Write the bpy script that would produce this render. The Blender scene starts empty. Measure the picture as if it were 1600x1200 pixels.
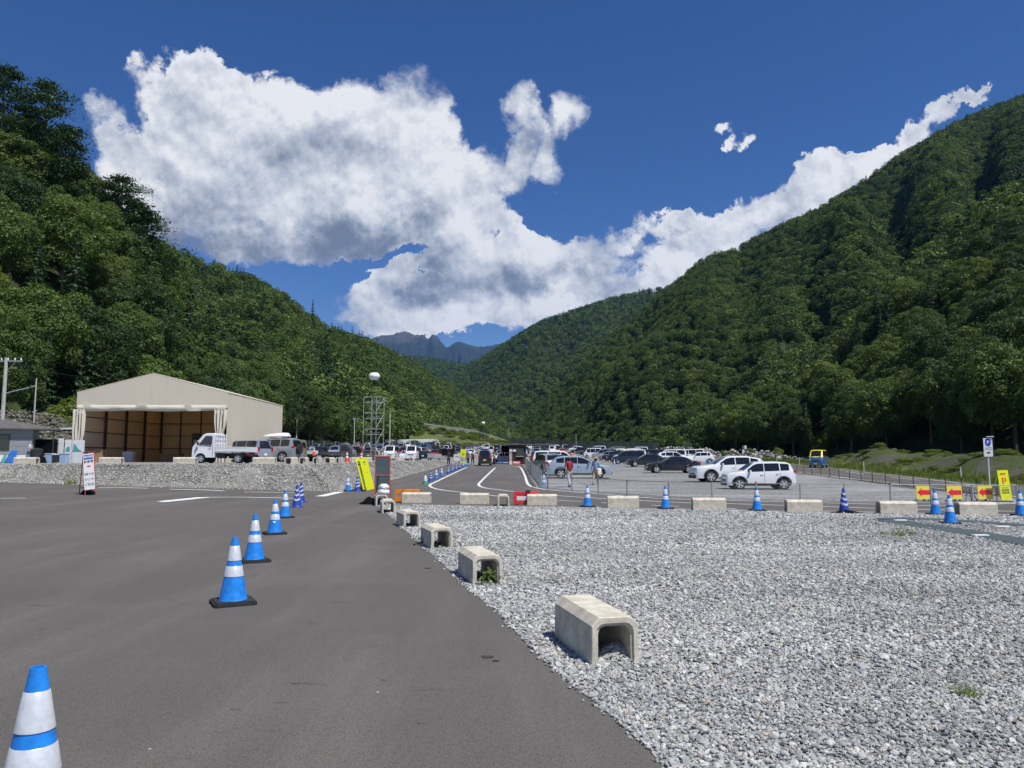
import bpy, bmesh, math, random
import numpy as np
from mathutils import Vector, Matrix, Euler, noise as mnoise
from mathutils.geometry import delaunay_2d_cdt
R = math.radians
rnd = random.Random(7)
rng = np.random.default_rng(7)
S = bpy.context.scene
COL = S.collection

# ------------------------------------------------------------------ camera
PITCH = R(5.47)
EYE = Vector((0, 0, 1.6))
cd = bpy.data.cameras.new('camera'); cam = bpy.data.objects.new('camera', cd); COL.objects.link(cam)
cam.location = EYE; cam.rotation_euler = (R(90) + PITCH, 0, 0)
cd.sensor_width = 36; cd.lens = 27; cd.clip_start = 0.05; cd.clip_end = 40000
S.camera = cam

# ------------------------------------------------------------------ light, sky, exposure
SUN_EL = R(60); SUN_AZ = math.atan2(0.74, -0.67)      # azimuth measured from +Y towards +X
sun_dir = Vector((math.sin(SUN_AZ)*math.cos(SUN_EL), math.cos(SUN_AZ)*math.cos(SUN_EL), math.sin(SUN_EL)))
sl = bpy.data.lights.new('sun', 'SUN'); sl.energy = 4.9; sl.angle = R(0.53); sl.color = (1, .965, .90)
sun = bpy.data.objects.new('sun', sl); COL.objects.link(sun)
sun.rotation_euler = sun_dir.to_track_quat('Z', 'Y').to_euler()
S.view_settings.view_transform = 'Standard'; S.view_settings.look = 'None'
S.view_settings.exposure = 0.08; S.view_settings.gamma = 1.0; S.view_settings.use_curve_mapping = False
S.cycles.max_bounces = 6; S.cycles.transparent_max_bounces = 12; S.cycles.volume_bounces = 0
S.cycles.diffuse_bounces = 3; S.cycles.glossy_bounces = 3; S.cycles.transmission_bounces = 3
S.cycles.use_denoising = True
S.cycles.use_light_tree = False

def ray(px, py):
    """direction of the photograph's pixel as (x/y, z/y) in level coordinates"""
    u = (px - 800) / 1200; v = (600 - py) / 1200
    dy = math.cos(PITCH) - v * math.sin(PITCH); dz = math.sin(PITCH) + v * math.cos(PITCH)
    return u / dy, dz / dy

class NT:
    """small node tree helper"""
    def __init__(s, tree): s.t = tree; s.t.nodes.clear(); s.n = s.t.nodes; s.l = s.t.links
    def node(s, typ, **kw):
        n = s.n.new(typ)
        for k, v in kw.items(): setattr(n, k, v)
        return n
    def put(s, sock, v):
        if isinstance(v, bpy.types.NodeSocket): s.l.new(v, sock)
        elif v is not None:
            if hasattr(sock.default_value, '__len__') and not hasattr(v, '__len__'): v = [v] * len(sock.default_value)
            if hasattr(sock.default_value, '__len__') and len(sock.default_value) == 4 and len(v) == 3: v = (*v, 1)
            sock.default_value = v
    def math(s, op, a, b=None, c=None, clamp=False):
        n = s.node('ShaderNodeMath', operation=op, use_clamp=clamp)
        for i, x in enumerate((a, b, c)):
            if x is not None: s.put(n.inputs[i], x)
        return n.outputs[0]
    def vec(s, op, a, b=None):
        n = s.node('ShaderNodeVectorMath', operation=op); s.put(n.inputs[0], a)
        if b is not None: s.put(n.inputs[3 if op == 'SCALE' else 1], b)
        return n.outputs['Value' if op in ('DOT_PRODUCT', 'LENGTH') else 'Vector']
    def noise(s, vec, scale, detail=4, rough=.55, dist=0, out='Fac'):
        n = s.node('ShaderNodeTexNoise'); s.put(n.inputs['Vector'], vec); s.put(n.inputs['Scale'], scale)
        s.put(n.inputs['Detail'], detail); s.put(n.inputs['Roughness'], rough); s.put(n.inputs['Distortion'], dist)
        return n.outputs[out]
    def ramp(s, fac, stops, interp='LINEAR'):
        n = s.node('ShaderNodeValToRGB'); s.put(n.inputs[0], fac); e = n.color_ramp.elements; n.color_ramp.interpolation = interp
        while len(e) < len(stops): e.new(.5)
        for i, (p, c) in enumerate(stops):
            e[i].position = p; e[i].color = (*c, 1) if hasattr(c, '__len__') else (c, c, c, 1)
        return n.outputs[0]
    def mix(s, f, a, b, blend='MIX'):
        n = s.node('ShaderNodeMix', data_type='RGBA', blend_type=blend); s.put(n.inputs[0], f); s.put(n.inputs[6], a); s.put(n.inputs[7], b)
        return n.outputs[2]
    def smooth(s, x, a, b):
        n = s.node('ShaderNodeMapRange', interpolation_type='SMOOTHSTEP'); s.put(n.inputs[0], x); s.put(n.inputs[1], a); s.put(n.inputs[2], b)
        return n.outputs[0]

# ---- the sky: clear air plus the cumulus banks, laid out by azimuth and elevation
CLOUDS = [  # centre and half-size in the photograph's pixels -> turned into sky directions; last: strength
 (118,170,52,52,1),(130,225,60,70,1),(185,250,70,80,1),(245,135,75,62,1),(320,135,62,55,1),(378,128,34,38,.8),(300,220,130,100,1),(250,320,130,60,1),
 (440,200,110,85,1),(540,190,95,75,1),(630,185,72,65,1),(420,300,200,90,1),(560,300,130,85,1),(640,262,86,68,1),(600,360,110,35,.7),
 (390,362,150,34,1),(700,265,60,50,.8),(760,285,75,50,1),(730,320,60,50,.8),(818,205,30,58,.95),(835,265,55,38,.9),(890,205,50,30,.6),
 (912,172,46,26,.75),(935,195,26,22,.55),(868,215,30,30,.7),(880,258,36,22,.7),(800,330,34,24,.8),
 (620,415,58,32,.9),(690,405,80,48,1),(770,385,85,58,1),(860,395,85,50,1),(930,375,50,28,.8),(975,362,34,20,.7),(560,455,55,20,.55),
 (650,465,110,42,1),(760,465,130,45,1),(870,450,110,45,1),(960,430,75,34,.9),(1030,405,62,30,.9),(620,505,130,32,.9),(760,520,150,36,.95),(680,530,100,20,.8),(560,500,60,18,.6),
 (1050,345,58,30,.9),(1120,330,75,36,1),(1190,310,70,40,1),(1250,300,60,45,1),(1300,270,70,40,1),(1350,240,60,34,1),(1400,212,60,28,.95),
 (1450,190,55,24,.85),(1500,168,52,20,.85),(1530,158,30,12,.6),(1150,375,120,30,.8),(1120,178,30,9,.5),(1160,183,20,9,.5),(1305,225,18,14,.45),(1008,140,10,8,.5),(448,104,7,10,.4),(525,470,40,16,.5),(688,352,14,30,-.45),(655,388,44,20,-.95),(600,396,70,14,-.8),(560,430,60,16,-.6),(868,200,16,26,-.9),(585,395,60,10,-.8)]
SHADE = [(380,372,300,80,.54),(560,368,170,50,.16),(250,365,150,40,.2),(560,360,190,62,.5),(230,300,150,95,.30),(450,250,150,80,.16),(640,330,80,50,.2),(760,445,190,55,.55),(640,470,120,40,.35),(860,455,110,40,.40),
 (700,300,90,70,.22),(830,250,40,60,.12),(1130,360,140,26,.35),(1230,335,110,26,.25),(1060,360,60,24,.3),(700,400,60,30,.12),(940,400,60,30,.15)]
W = bpy.data.worlds.new('World'); S.world = W; W.use_nodes = True
def build_sky():
    T = NT(W.node_tree)
    tc = T.node('ShaderNodeTexCoord').outputs['Generated']
    d = T.vec('NORMALIZE', tc)
    sep = T.node('ShaderNodeSeparateXYZ'); T.put(sep.inputs[0], d)
    az = T.math('ARCTAN2', sep.outputs[0], sep.outputs[1]); el = T.math('ARCSINE', sep.outputs[2])
    sky = T.node('ShaderNodeTexSky', sky_type='NISHITA', sun_disc=False, sun_elevation=SUN_EL, sun_rotation=SUN_AZ,
                 altitude=1500, air_density=1.0, dust_density=0, ozone_density=3.0)
    w1 = T.vec('SCALE', T.vec('SUBTRACT', T.noise(d, 4.5, 3, .5, 0, 'Color'), (.5, .5, .5)), .15)
    w2 = T.vec('SCALE', T.vec('SUBTRACT', T.noise(d, 17, 8, .68, 0, 'Color'), (.5, .5, .5)), .085)
    comb = T.node('ShaderNodeCombineXYZ'); T.put(comb.inputs[0], az); T.put(comb.inputs[1], el)
    p = T.vec('ADD', T.vec('ADD', comb.outputs[0], w1), w2)
    flat = T.vec('MULTIPLY', p, (1, 1, 0))
    def blobs(items, grow, power):
        acc = None
        for cx, cy, rx, ry, k in items:
            s, e = ray(cx, cy); a = math.atan(s); l = math.atan(e / math.sqrt(1 + s * s)); c = math.cos(a)
            ix, iy = 1200 / (rx * c * c * grow), 1200 / (ry * c * grow)
            n = T.node('ShaderNodeVectorMath', operation='MULTIPLY_ADD'); T.put(n.inputs[0], flat); n.inputs[1].default_value = (ix, iy, 0); n.inputs[2].default_value = (-a * ix, -l * iy, 0)
            w = T.math('SUBTRACT', 1.0, T.vec('DOT_PRODUCT', n.outputs[0], n.outputs[0]), clamp=True)
            if power: w = T.math('MULTIPLY', w, w)
            acc = T.math('MULTIPLY', w, k) if acc is None else T.math('MULTIPLY_ADD', w, k, acc)
        return acc
    D = blobs(CLOUDS, 1.18, False); G = blobs(SHADE, 1.0, True)
    back = T.smooth(sep.outputs[1], .55, .1)
    far = T.math('MULTIPLY', T.smooth(T.noise(T.vec('MULTIPLY', d, (1, 1, 2.2)), 2.2, 3, .5), .56, .72), back)
    far = T.math('MULTIPLY', far, T.smooth(sep.outputs[2], .02, .2))
    sun2 = (.020, -.012, .045)
    n = T.noise(d, 10, 14, .60); nb = T.noise(T.vec('ADD', d, sun2), 10, 5, .55); na = T.noise(d, 10, 5, .55)
    f1 = T.noise(d, 38, 6, .6); f2 = T.noise(T.vec('ADD', d, (.004, -.002, .009)), 38, 6, .6)
    Dn = T.math('ADD', D, far)
    inside = T.smooth(Dn, 0.0, .22)
    dens = T.math('ADD', T.math('MULTIPLY', T.math('MINIMUM', Dn, 1.3), 1.25), T.math('MULTIPLY', T.math('SUBTRACT', n, .59), 4.2))
    dens = T.math('MULTIPLY', dens, inside)
    soft = T.math('MULTIPLY_ADD', T.smooth(T.noise(d, 3.2, 2, .5), .42, .62), 1.0, .30)
    alpha = T.math('MULTIPLY', T.smooth(dens, .0, soft), .985)
    big = T.math('MULTIPLY', T.math('SUBTRACT', na, nb), 1.7)
    fine = T.math('MULTIPLY', T.math('SUBTRACT', f1, f2), .95)
    edge = T.smooth(dens, 1.1, .2)
    # undersides in shade, tops and edges in the sun
    b = T.math('SUBTRACT', .80, G)
    b = T.math('ADD', b, T.math('MULTIPLY', edge, .16))
    b = T.math('ADD', T.math('ADD', b, big), fine)
    col = T.ramp(b, [(0, (.20, .24, .32)), (.22, (.27, .315, .395)), (.48, (.49, .535, .61)), (.72, (.71, .745, .80)), (.97, (.93, .94, .955))])
    b1 = T.node('ShaderNodeBackground'); b2 = T.node('ShaderNodeBackground')
    hs = T.node('ShaderNodeHueSaturation'); T.put(hs.inputs['Color'], sky.outputs[0]); hs.inputs['Saturation'].default_value = 1.24; hs.inputs['Hue'].default_value = .512
    T.put(b1.inputs[0], hs.outputs[0]); b1.inputs[1].default_value = SKY_K
    T.put(b2.inputs[0], col); b2.inputs[1].default_value = .92
    m = T.node('ShaderNodeMixShader'); T.put(m.inputs[0], alpha); T.l.new(b1.outputs[0], m.inputs[1]); T.l.new(b2.outputs[0], m.inputs[2])
    o = T.node('ShaderNodeOutputWorld'); T.l.new(m.outputs[0], o.inputs[0])
SKY_K = .092
build_sky()
W.cycles.sampling_method = 'MANUAL'; W.cycles.sample_map_resolution = 512

# ------------------------------------------------------------------ helpers
def tag(o, label=None, cat=None, group=None, kind=None):
    if label: o['label'] = label
    if cat: o['category'] = cat
    if group: o['group'] = group
    if kind: o['kind'] = kind
    return o
def link(o, parent=None):
    COL.objects.link(o)
    if parent is not None: o.parent = parent
    return o
def empty(name, loc=(0, 0, 0), rz=0):
    o = bpy.data.objects.new(name, None); COL.objects.link(o); o.location = loc; o.rotation_euler = (0, 0, rz); o.empty_display_size = .2
    return o
def thing(name, label, cat, loc=(0, 0, 0), rz=0, group=None):
    return tag(empty(name, loc, rz), label, cat, group)
def put(o, loc, rz=0, scale=None):
    o.location = loc; o.rotation_euler = (0, 0, rz)
    if scale is not None: o.scale = (scale,) * 3 if not hasattr(scale, '__len__') else scale
    return o
KIDS = {}
def copy_tree(o, parent=None):
    c = o.copy(); COL.objects.link(c); c.parent = parent
    for ch in list(o.children): copy_tree(ch, c)
    return c

class MB:
    def __init__(s): s.v = []; s.f = []; s.m = []
    def add(s, vs, fs, m=0, M=None):
        b = len(s.v)
        if M is not None: vs = [M @ Vector(v) for v in vs]
        s.v += [tuple(v) for v in vs]; s.f += [tuple(i + b for i in f) for f in fs]; s.m += [m] * len(fs)
        return s
    def box(s, c, d, m=0, M=None, rz=0, ch=0):
        x, y, z = d[0] / 2, d[1] / 2, d[2] / 2
        if ch:
            vs = []
            for sz in (-1, 1):
                for (a, b) in ((x - ch, y), (x, y - ch), (x, -y + ch), (x - ch, -y), (-x + ch, -y), (-x, -y + ch), (-x, y - ch), (-x + ch, y)):
                    vs.append((a, b, sz * z))
            k = (1 - 1.2 * ch / max(x, 1e-6)); k2 = (1 - 1.2 * ch / max(y, 1e-6))
            for i in range(8): vs[i] = (vs[i][0], vs[i][1], vs[i][2] + 0)
            top = [(a * k, b * k2, z) for a, b, _ in vs[8:]]
            vs = vs[:8] + [(a, b, z - ch) for a, b, _ in vs[8:16]] + top
            fs = [tuple(range(7, -1, -1))[::-1], tuple(range(16, 24))[::-1]]
            for r in (0, 8):
                for i in range(8):
                    j = (i + 1) % 8; fs.append((r + i, r + j, r + 8 + j, r + 8 + i))
        else:
            vs = [(-x, -y, -z), (x, -y, -z), (x, y, -z), (-x, y, -z), (-x, -y, z), (x, -y, z), (x, y, z), (-x, y, z)]
            fs = [(0, 3, 2, 1), (4, 5, 6, 7), (0, 1, 5, 4), (1, 2, 6, 5), (2, 3, 7, 6), (3, 0, 4, 7)]
        T = Matrix.Translation(c) @ Matrix.Rotation(rz, 4, 'Z')
        return s.add(vs, fs, m, (M @ T) if M is not None else T)
    def bar(s, a, b, w, h, m=0):
        a, b = Vector(a), Vector(b); d = b - a; L = d.length
        q = d.to_track_quat('Y', 'Z').to_matrix().to_4x4()
        return s.box((0, 0, 0), (w, L, h), m, Matrix.Translation((a + b) / 2) @ q)
    def tube(s, pts, r, n=8, m=0, cap=True):
        pts = [Vector(p) for p in pts]; rs = list(r) if hasattr(r, '__len__') else [r] * len(pts)
        b = len(s.v); N = len(pts); up = None
        for i, p in enumerate(pts):
            d = (pts[min(i + 1, N - 1)] - pts[max(i - 1, 0)]).normalized()
            if up is None: up = d.orthogonal().normalized()
            x = (up - d * up.dot(d)).normalized(); y = d.cross(x); up = x
            for k in range(n):
                a = 2 * math.pi * k / n; s.v.append(tuple(p + (x * math.cos(a) + y * math.sin(a)) * rs[i]))
        for i in range(N - 1):
            for k in range(n):
                j = (k + 1) % n; s.f.append((b + i * n + k, b + i * n + j, b + (i + 1) * n + j, b + (i + 1) * n + k)); s.m.append(m)
        if cap:
            s.f.append(tuple(b + k for k in range(n))[::-1]); s.m.append(m)
            s.f.append(tuple(b + (N - 1) * n + k for k in range(n))); s.m.append(m)
        return s
    def lathe(s, prof, n=24, m=0, M=None, caps=(True, True), flute=None):
        vs = []; fs = []
        for r, z in prof:
            for k in range(n):
                a = 2 * math.pi * k / n; rr = r * (flute(a) if flute else 1); vs.append((rr * math.cos(a), rr * math.sin(a), z))
        for i in range(len(prof) - 1):
            for k in range(n):
                j = (k + 1) % n; fs.append((i * n + k, i * n + j, (i + 1) * n + j, (i + 1) * n + k))
        if caps[0]: fs.append(tuple(range(n))[::-1])
        if caps[1]: fs.append(tuple((len(prof) - 1) * n + k for k in range(n)))
        return s.add(vs, fs, m, M)
    def prism(s, poly, z0, z1, m=0, M=None):
        n = len(poly)
        vs = [(x, y, z0) for x, y in poly] + [(x, y, z1) for x, y in poly]
        fs = [tuple(range(n))[::-1], tuple(range(n, 2 * n))] + [(i, (i + 1) % n, n + (i + 1) % n, n + i) for i in range(n)]
        return s.add(vs, fs, m, M)
    def build(s, name, mats, parent=None, smooth=False, angle=35):
        me = bpy.data.meshes.new(name); me.from_pydata(s.v, [], s.f)
        if not isinstance(mats, (list, tuple)): mats = [mats]
        for x in mats: me.materials.append(x)
        if len(mats) > 1: me.polygons.foreach_set('material_index', s.m)
        if smooth:
            me.polygons.foreach_set('use_smooth', [True] * len(me.polygons))
            bm = bmesh.new(); bm.from_mesh(me)
            for e in bm.edges:
                if len(e.link_faces) == 2 and e.link_faces[0].normal.angle(e.link_faces[1].normal, 0) > R(angle): e.smooth = False
            bm.to_mesh(me); bm.free()
        me.update()
        return link(bpy.data.objects.new(name, me), parent)
def XZ(M=None):
    """matrix that turns a prism drawn in (x,y) and extruded in z into one drawn in (x,z) and extruded along -y"""
    Q = Matrix(((1, 0, 0, 0), (0, 0, -1, 0), (0, 1, 0, 0), (0, 0, 0, 1)))
    return Q if M is None else M @ Q

def np_mesh(name, verts, faces, mats, parent=None, smooth=False):
    me = bpy.data.meshes.new(name); verts = np.asarray(verts, np.float32); faces = np.asarray(faces, np.int32)
    n, k = faces.shape
    me.vertices.add(len(verts)); me.vertices.foreach_set('co', verts.ravel())
    me.loops.add(n * k); me.loops.foreach_set('vertex_index', faces.ravel())
    me.polygons.add(n); me.polygons.foreach_set('loop_start', np.arange(0, n * k, k, dtype=np.int32))
    try: me.polygons.foreach_set('loop_total', np.full(n, k, np.int32))
    except Exception: pass
    for m in (mats if isinstance(mats, (list, tuple)) else [mats]): me.materials.append(m)
    if smooth: me.polygons.foreach_set('use_smooth', np.ones(n, bool))
    me.update(calc_edges=True); me.validate()
    return me

def scatter(name, pts, rots, scl, pick, protos, label=None, kind='stuff', parent=None):
    """one object that places shared meshes on its points (geometry nodes)"""
    pts = np.asarray(pts, np.float32); n = len(pts)
    me = bpy.data.meshes.new(name); me.vertices.add(n); me.vertices.foreach_set('co', pts.ravel())
    scl = np.asarray(scl, np.float32)
    if scl.ndim == 1: scl = np.repeat(scl[:, None], 3, 1)
    for nm, ty, arr in (('rot', 'FLOAT_VECTOR', np.asarray(rots, np.float32)), ('scl', 'FLOAT_VECTOR', scl)):
        a = me.attributes.new(nm, ty, 'POINT'); a.data.foreach_set('vector', arr.ravel())
    a = me.attributes.new('pick', 'INT', 'POINT'); a.data.foreach_set('value', np.asarray(pick, np.int32))
    c = bpy.data.collections.new(name + '_shapes')
    for i, p in enumerate(protos):
        o = bpy.data.objects.new('%s_shape_%02d' % (name, i), p); c.objects.link(o)
    o = link(bpy.data.objects.new(name, me), parent)
    g = bpy.data.node_groups.new(name, 'GeometryNodeTree')
    g.interface.new_socket('Geometry', in_out='INPUT', socket_type='NodeSocketGeometry')
    g.interface.new_socket('Geometry', in_out='OUTPUT', socket_type='NodeSocketGeometry')
    gi = g.nodes.new('NodeGroupInput'); go = g.nodes.new('NodeGroupOutput'); L = g.links.new
    ci = g.nodes.new('GeometryNodeCollectionInfo'); ci.inputs['Collection'].default_value = c
    ci.inputs['Separate Children'].default_value = True; ci.inputs['Reset Children'].default_value = True
    ip = g.nodes.new('GeometryNodeInstanceOnPoints'); ip.inputs['Pick Instance'].default_value = True
    def attr(nm, ty):
        a = g.nodes.new('GeometryNodeInputNamedAttribute'); a.data_type = ty; a.inputs['Name'].default_value = nm; return a.outputs['Attribute']
    L(gi.outputs[0], ip.inputs['Points']); L(ci.outputs[0], ip.inputs['Instance'])
    L(attr('pick', 'INT'), ip.inputs['Instance Index']); L(attr('scl', 'FLOAT_VECTOR'), ip.inputs['Scale'])
    e2r = g.nodes.new('FunctionNodeEulerToRotation'); L(attr('rot', 'FLOAT_VECTOR'), e2r.inputs[0]); L(e2r.outputs[0], ip.inputs['Rotation'])
    L(ip.outputs[0], go.inputs[0])
    md = o.modifiers.new('scatter', 'NODES'); md.node_group = g
    if label: o['label'] = label
    o['kind'] = kind
    return o

# ------------------------------------------------------------------ materials
def mat(name, col, rough=.6, metal=0, var=0, vscale=8, bump=0, bscale=60, spec=.5, coat=0, grain=0, gscale=400, coords='Object', emit=0):
    m = bpy.data.materials.new(name); m.use_nodes = True; T = NT(m.node_tree)
    P = T.node('ShaderNodeBsdfPrincipled'); O = T.node('ShaderNodeOutputMaterial'); T.l.new(P.outputs[0], O.inputs[0])
    tc = T.node('ShaderNodeTexCoord').outputs[coords]
    c = col
    if var:
        n = T.noise(tc, vscale, 5, .6)
        c = T.mix(T.smooth(n, .3, .7), tuple(x * (1 - var) for x in col), tuple(min(1, x * (1 + var)) for x in col))
    if grain:
        n = T.noise(tc, gscale, 2, .6)
        c = T.mix(grain, c, T.mix(n, (0, 0, 0), (1, 1, 1)), 'OVERLAY')
    T.put(P.inputs['Base Color'], c); P.inputs['Roughness'].default_value = rough; P.inputs['Metallic'].default_value = metal
    P.inputs['Specular IOR Level'].default_value = spec
    if coat: P.inputs['Coat Weight'].default_value = coat; P.inputs['Coat Roughness'].default_value = .04
    if bump:
        b = T.node('ShaderNodeBump'); b.inputs['Strength'].default_value = bump; b.inputs['Distance'].default_value = .02
        T.put(b.inputs['Height'], T.noise(tc, bscale, 6, .6)); T.l.new(b.outputs[0], P.inputs['Normal'])
    return m

def leaf_mat(name, cols, transl=.28):
    m = bpy.data.materials.new(name); m.use_nodes = True; T = NT(m.node_tree)
    oi = T.node('ShaderNodeObjectInfo').outputs['Random']
    geo = T.node('ShaderNodeNewGeometry').outputs['Random Per Island']
    cols = [tuple(v * k_ for v, k_ in zip(c, (1.10, 1.16, 1.08))) for c in cols]
    base = T.ramp(oi, [(i / (len(cols) - 1), c) for i, c in enumerate(cols)])
    hs = T.node('ShaderNodeHueSaturation'); T.put(hs.inputs['Color'], base)
    T.put(hs.inputs['Value'], T.math('MULTIPLY_ADD', geo, .7, .65)); T.put(hs.inputs['Hue'], T.math('MULTIPLY_ADD', geo, .03, .485))
    P = T.node('ShaderNodeBsdfPrincipled'); T.put(P.inputs['Base Color'], hs.outputs[0]); P.inputs['Roughness'].default_value = .55
    P.inputs['Specular IOR Level'].default_value = .22
    tr = T.node('ShaderNodeBsdfTranslucent'); T.put(tr.inputs[0], T.mix(1, hs.outputs[0], (1.3, 1.25, .5), 'MULTIPLY'))
    mx = T.node('ShaderNodeMixShader'); mx.inputs[0].default_value = transl
    T.l.new(P.outputs[0], mx.inputs[1]); T.l.new(tr.outputs[0], mx.inputs[2])
    O = T.node('ShaderNodeOutputMaterial'); T.l.new(mx.outputs[0], O.inputs[0])
    return m

M = {}
M['leaf_dark'] = leaf_mat('leaf_dark', [(.030, .054, .020), (.052, .084, .026), (.066, .100, .030), (.040, .068, .026)])
M['leaf_mid'] = leaf_mat('leaf_mid', [(.066, .104, .028), (.094, .136, .034), (.076, .118, .036), (.116, .150, .038)])
M['leaf_light'] = leaf_mat('leaf_light', [(.115, .155, .034), (.150, .180, .038), (.100, .140, .034)], .34)
M['leaf_far'] = leaf_mat('leaf_far', [(.074, .120, .034), (.118, .164, .042), (.088, .134, .038), (.156, .196, .050), (.054, .088, .034), (.134, .166, .046)], .2)
M['needle'] = leaf_mat('needle', [(.026, .056, .024), (.038, .072, .030), (.048, .084, .032)], .12)
M['bark'] = mat('bark', (.11, .085, .062), .9, var=.35, vscale=6, bump=.6, bscale=20)
M['white_paint'] = mat('white_paint', (.74, .75, .76), .35)
M['line_paint'] = mat('line_paint', (.70, .70, .68), .7, var=.10, vscale=3, bump=.15, bscale=200)
M['black_rubber'] = mat('black_rubber', (.022, .022, .024), .75, var=.2, vscale=10, bump=.15)
M['black_cloth'] = mat('black_cloth', (.005, .005, .006), .95, spec=.12, bump=.3, bscale=30)
M['galv'] = mat('galvanised_steel', (.36, .375, .38), .6, .25, var=.15, vscale=12)
M['steel_dark'] = mat('dark_steel', (.07, .07, .075), .5, .6, var=.2)
M['concrete_pole'] = mat('concrete_pole', (.42, .41, .38), .85, var=.12, vscale=3, bump=.2)
M['cone_blue'] = mat('cone_blue', (.012, .215, .70), .48, var=.20, vscale=14, grain=.04, gscale=120)
M['cone_navy'] = mat('cone_navy', (.018, .060, .33), .45, var=.12, vscale=14)
M['cone_green'] = mat('cone_green', (.03, .25, .16), .5, var=.2, vscale=10)
M['cone_red'] = mat('cone_red', (.75, .07, .018), .45, var=.1, vscale=14)
M['blue_plastic'] = mat('blue_plastic', (.04, .17, .55), .5, var=.15)
M['orange_plastic'] = mat('orange_plastic', (.85, .24, .02), .45, var=.08, vscale=6)
M['red_plastic'] = mat('red_plastic', (.70, .035, .045), .45, var=.08, vscale=6)
M['yellow_board'] = mat('yellow_board', (.78, .86, .005), .5, var=.05, vscale=5)
M['arrow_yellow'] = mat('arrow_yellow', (.86, .72, .09), .5, var=.04, vscale=5)
M['arrow_red'] = mat('arrow_red', (.80, .008, .012), .5)
M['sign_blue'] = mat('sign_blue', (.02, .06, .42), .5)
M['sign_ink'] = mat('sign_ink', (.02, .02, .025), .6)
M['red_frame'] = mat('red_frame', (.45, .05, .035), .45, var=.15, vscale=9)
M['frame_coral'] = mat('frame_coral', (.62, .105, .065), .5, var=.12, vscale=9)
M['backboard'] = mat('backboard', (.085, .115, .125), .4, var=.15, vscale=2)
M['sandbag'] = mat('sandbag', (.60, .60, .60), .85, var=.1, vscale=10, bump=.5, bscale=25)
M['glass'] = mat('car_glass', (.012, .014, .016), .06, spec=.8)
M['tyre'] = mat('tyre', (.018, .018, .019), .8, bump=.2)
M['rim'] = mat('alloy_rim', (.55, .56, .58), .35, .3)
M['trim'] = mat('black_trim', (.025, .025, .027), .55)
M['lamp_clear'] = mat('lamp_clear', (.62, .65, .68), .12, .4)
M['lamp_red'] = mat('lamp_red', (.38, .01, .012), .18)
M['plate_yellow'] = mat('plate_yellow', (.75, .55, .03), .5)
M['plate_white'] = mat('plate_white', (.75, .75, .72), .5)
M['shed_grey'] = mat('shed_grey', (.25, .265, .28), .75, var=.06, vscale=3)
M['shed_white'] = mat('shed_white', (.70, .71, .71), .75, var=.08, vscale=3)
M['roof_dark'] = mat('roof_dark', (.115, .105, .10), .7, var=.2, vscale=4, bump=.2)
M['wood_brown'] = mat('dark_brown_board', (.042, .028, .024), .65, var=.2, vscale=4, bump=.15)
M['vinyl'] = mat('greenhouse_film', (.42, .46, .50), .35, var=.1)
M['skin'] = mat('skin', (.48, .28, .19), .55)
M['hair'] = mat('hair', (.018, .013, .011), .5)
M['balloon'] = mat('balloon_cloth', (.80, .80, .81), .5, var=.03)
M['teal_print'] = mat('teal_print', (.10, .36, .33), .6)
M['wire'] = mat('cable', (.03, .03, .032), .6)
M['wood'] = mat('timber', (.33, .22, .12), .75, var=.25, vscale=8)
M['amber'] = mat('cable_yellow', (.65, .5, .08), .5)
PAINT = {}
def paint(name, col, metal=.0):
    PAINT[name] = mat('paint_' + name, col, .28, metal, coat=.6, var=.015, vscale=1)
for nm, c, me_ in (('white', (.72, .73, .75), 0), ('pearl', (.66, .67, .69), 0), ('silver', (.40, .42, .45), .5), ('black', (.010, .010, .012), 0),
                  ('grey', (.12, .125, .13), .4), ('iceblue', (.36, .43, .50), .25), ('red', (.30, .015, .02), .2), ('navy', (.025, .035, .06), .3),
                  ('olive', (.16, .16, .10), 0), ('beige', (.40, .36, .29), .2), ('blue', (.05, .15, .33), .3), ('brown', (.075, .05, .04), .3)):
    paint(nm, c, me_)
# ------------------------------------------------------------------ the lie of the land
def sp(x, w):                      # softplus
    t = np.clip(np.asarray(x, float) / w, -40, 40)
    return w * np.log1p(np.exp(t))
def sstep(x, a, b):
    t = np.clip((np.asarray(x, float) - a) / (b - a), 0, 1); return t * t * (3 - 2 * t)
def Hn(x, y):
    x = np.asarray(x, float); y = np.asarray(y, float)
    z = .014 * sp(y - 45, 4) + .020 * (sp(y - 150, 6) - sp(y - 235, 6))
    z = z + np.minimum(.03 * sp(-x - 9, 1.5), 1.1) * sstep(y, 2, 26)
    z = z - .15 * np.exp(-((x - 16) / 12) ** 2 - ((y - 43) / 6) ** 2)
    m = sstep(np.minimum(-8.0 - x, y - 36.0), 0.0, 2.5)
    pz = 1.25 + .0 * y
    pl = z + (pz - z) * m * sstep(-y, -150, -105)
    z = np.maximum(z, pl)
    # spoil bank beyond the right-hand road
    bx = x - (38 + .10 * (y - 60)); bank = 2.3 * np.exp(-(bx / 8) ** 2) * sstep(y, 46, 60) * sstep(-y, -118, -88) * (0.62 + .22 * np.sin(x * .35 + y * .13) + .12 * np.sin(x * .9 - y * .41) + .07 * np.sin(x * 1.7 + y * 1.1))
    z = z + np.where(x > 20, bank * sstep(x - .13 * (y - 44) - 30, 0, 7), 0)
    # grassy bank under the retaining wall on the far left of the valley
    gb = 9.5 * sstep(-x - .05 * y, 5, 60) * sstep(y, 235, 330) * sstep(-x, -40, 10)
    return z + gb
def H(x, y): return float(Hn(x, y))
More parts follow.
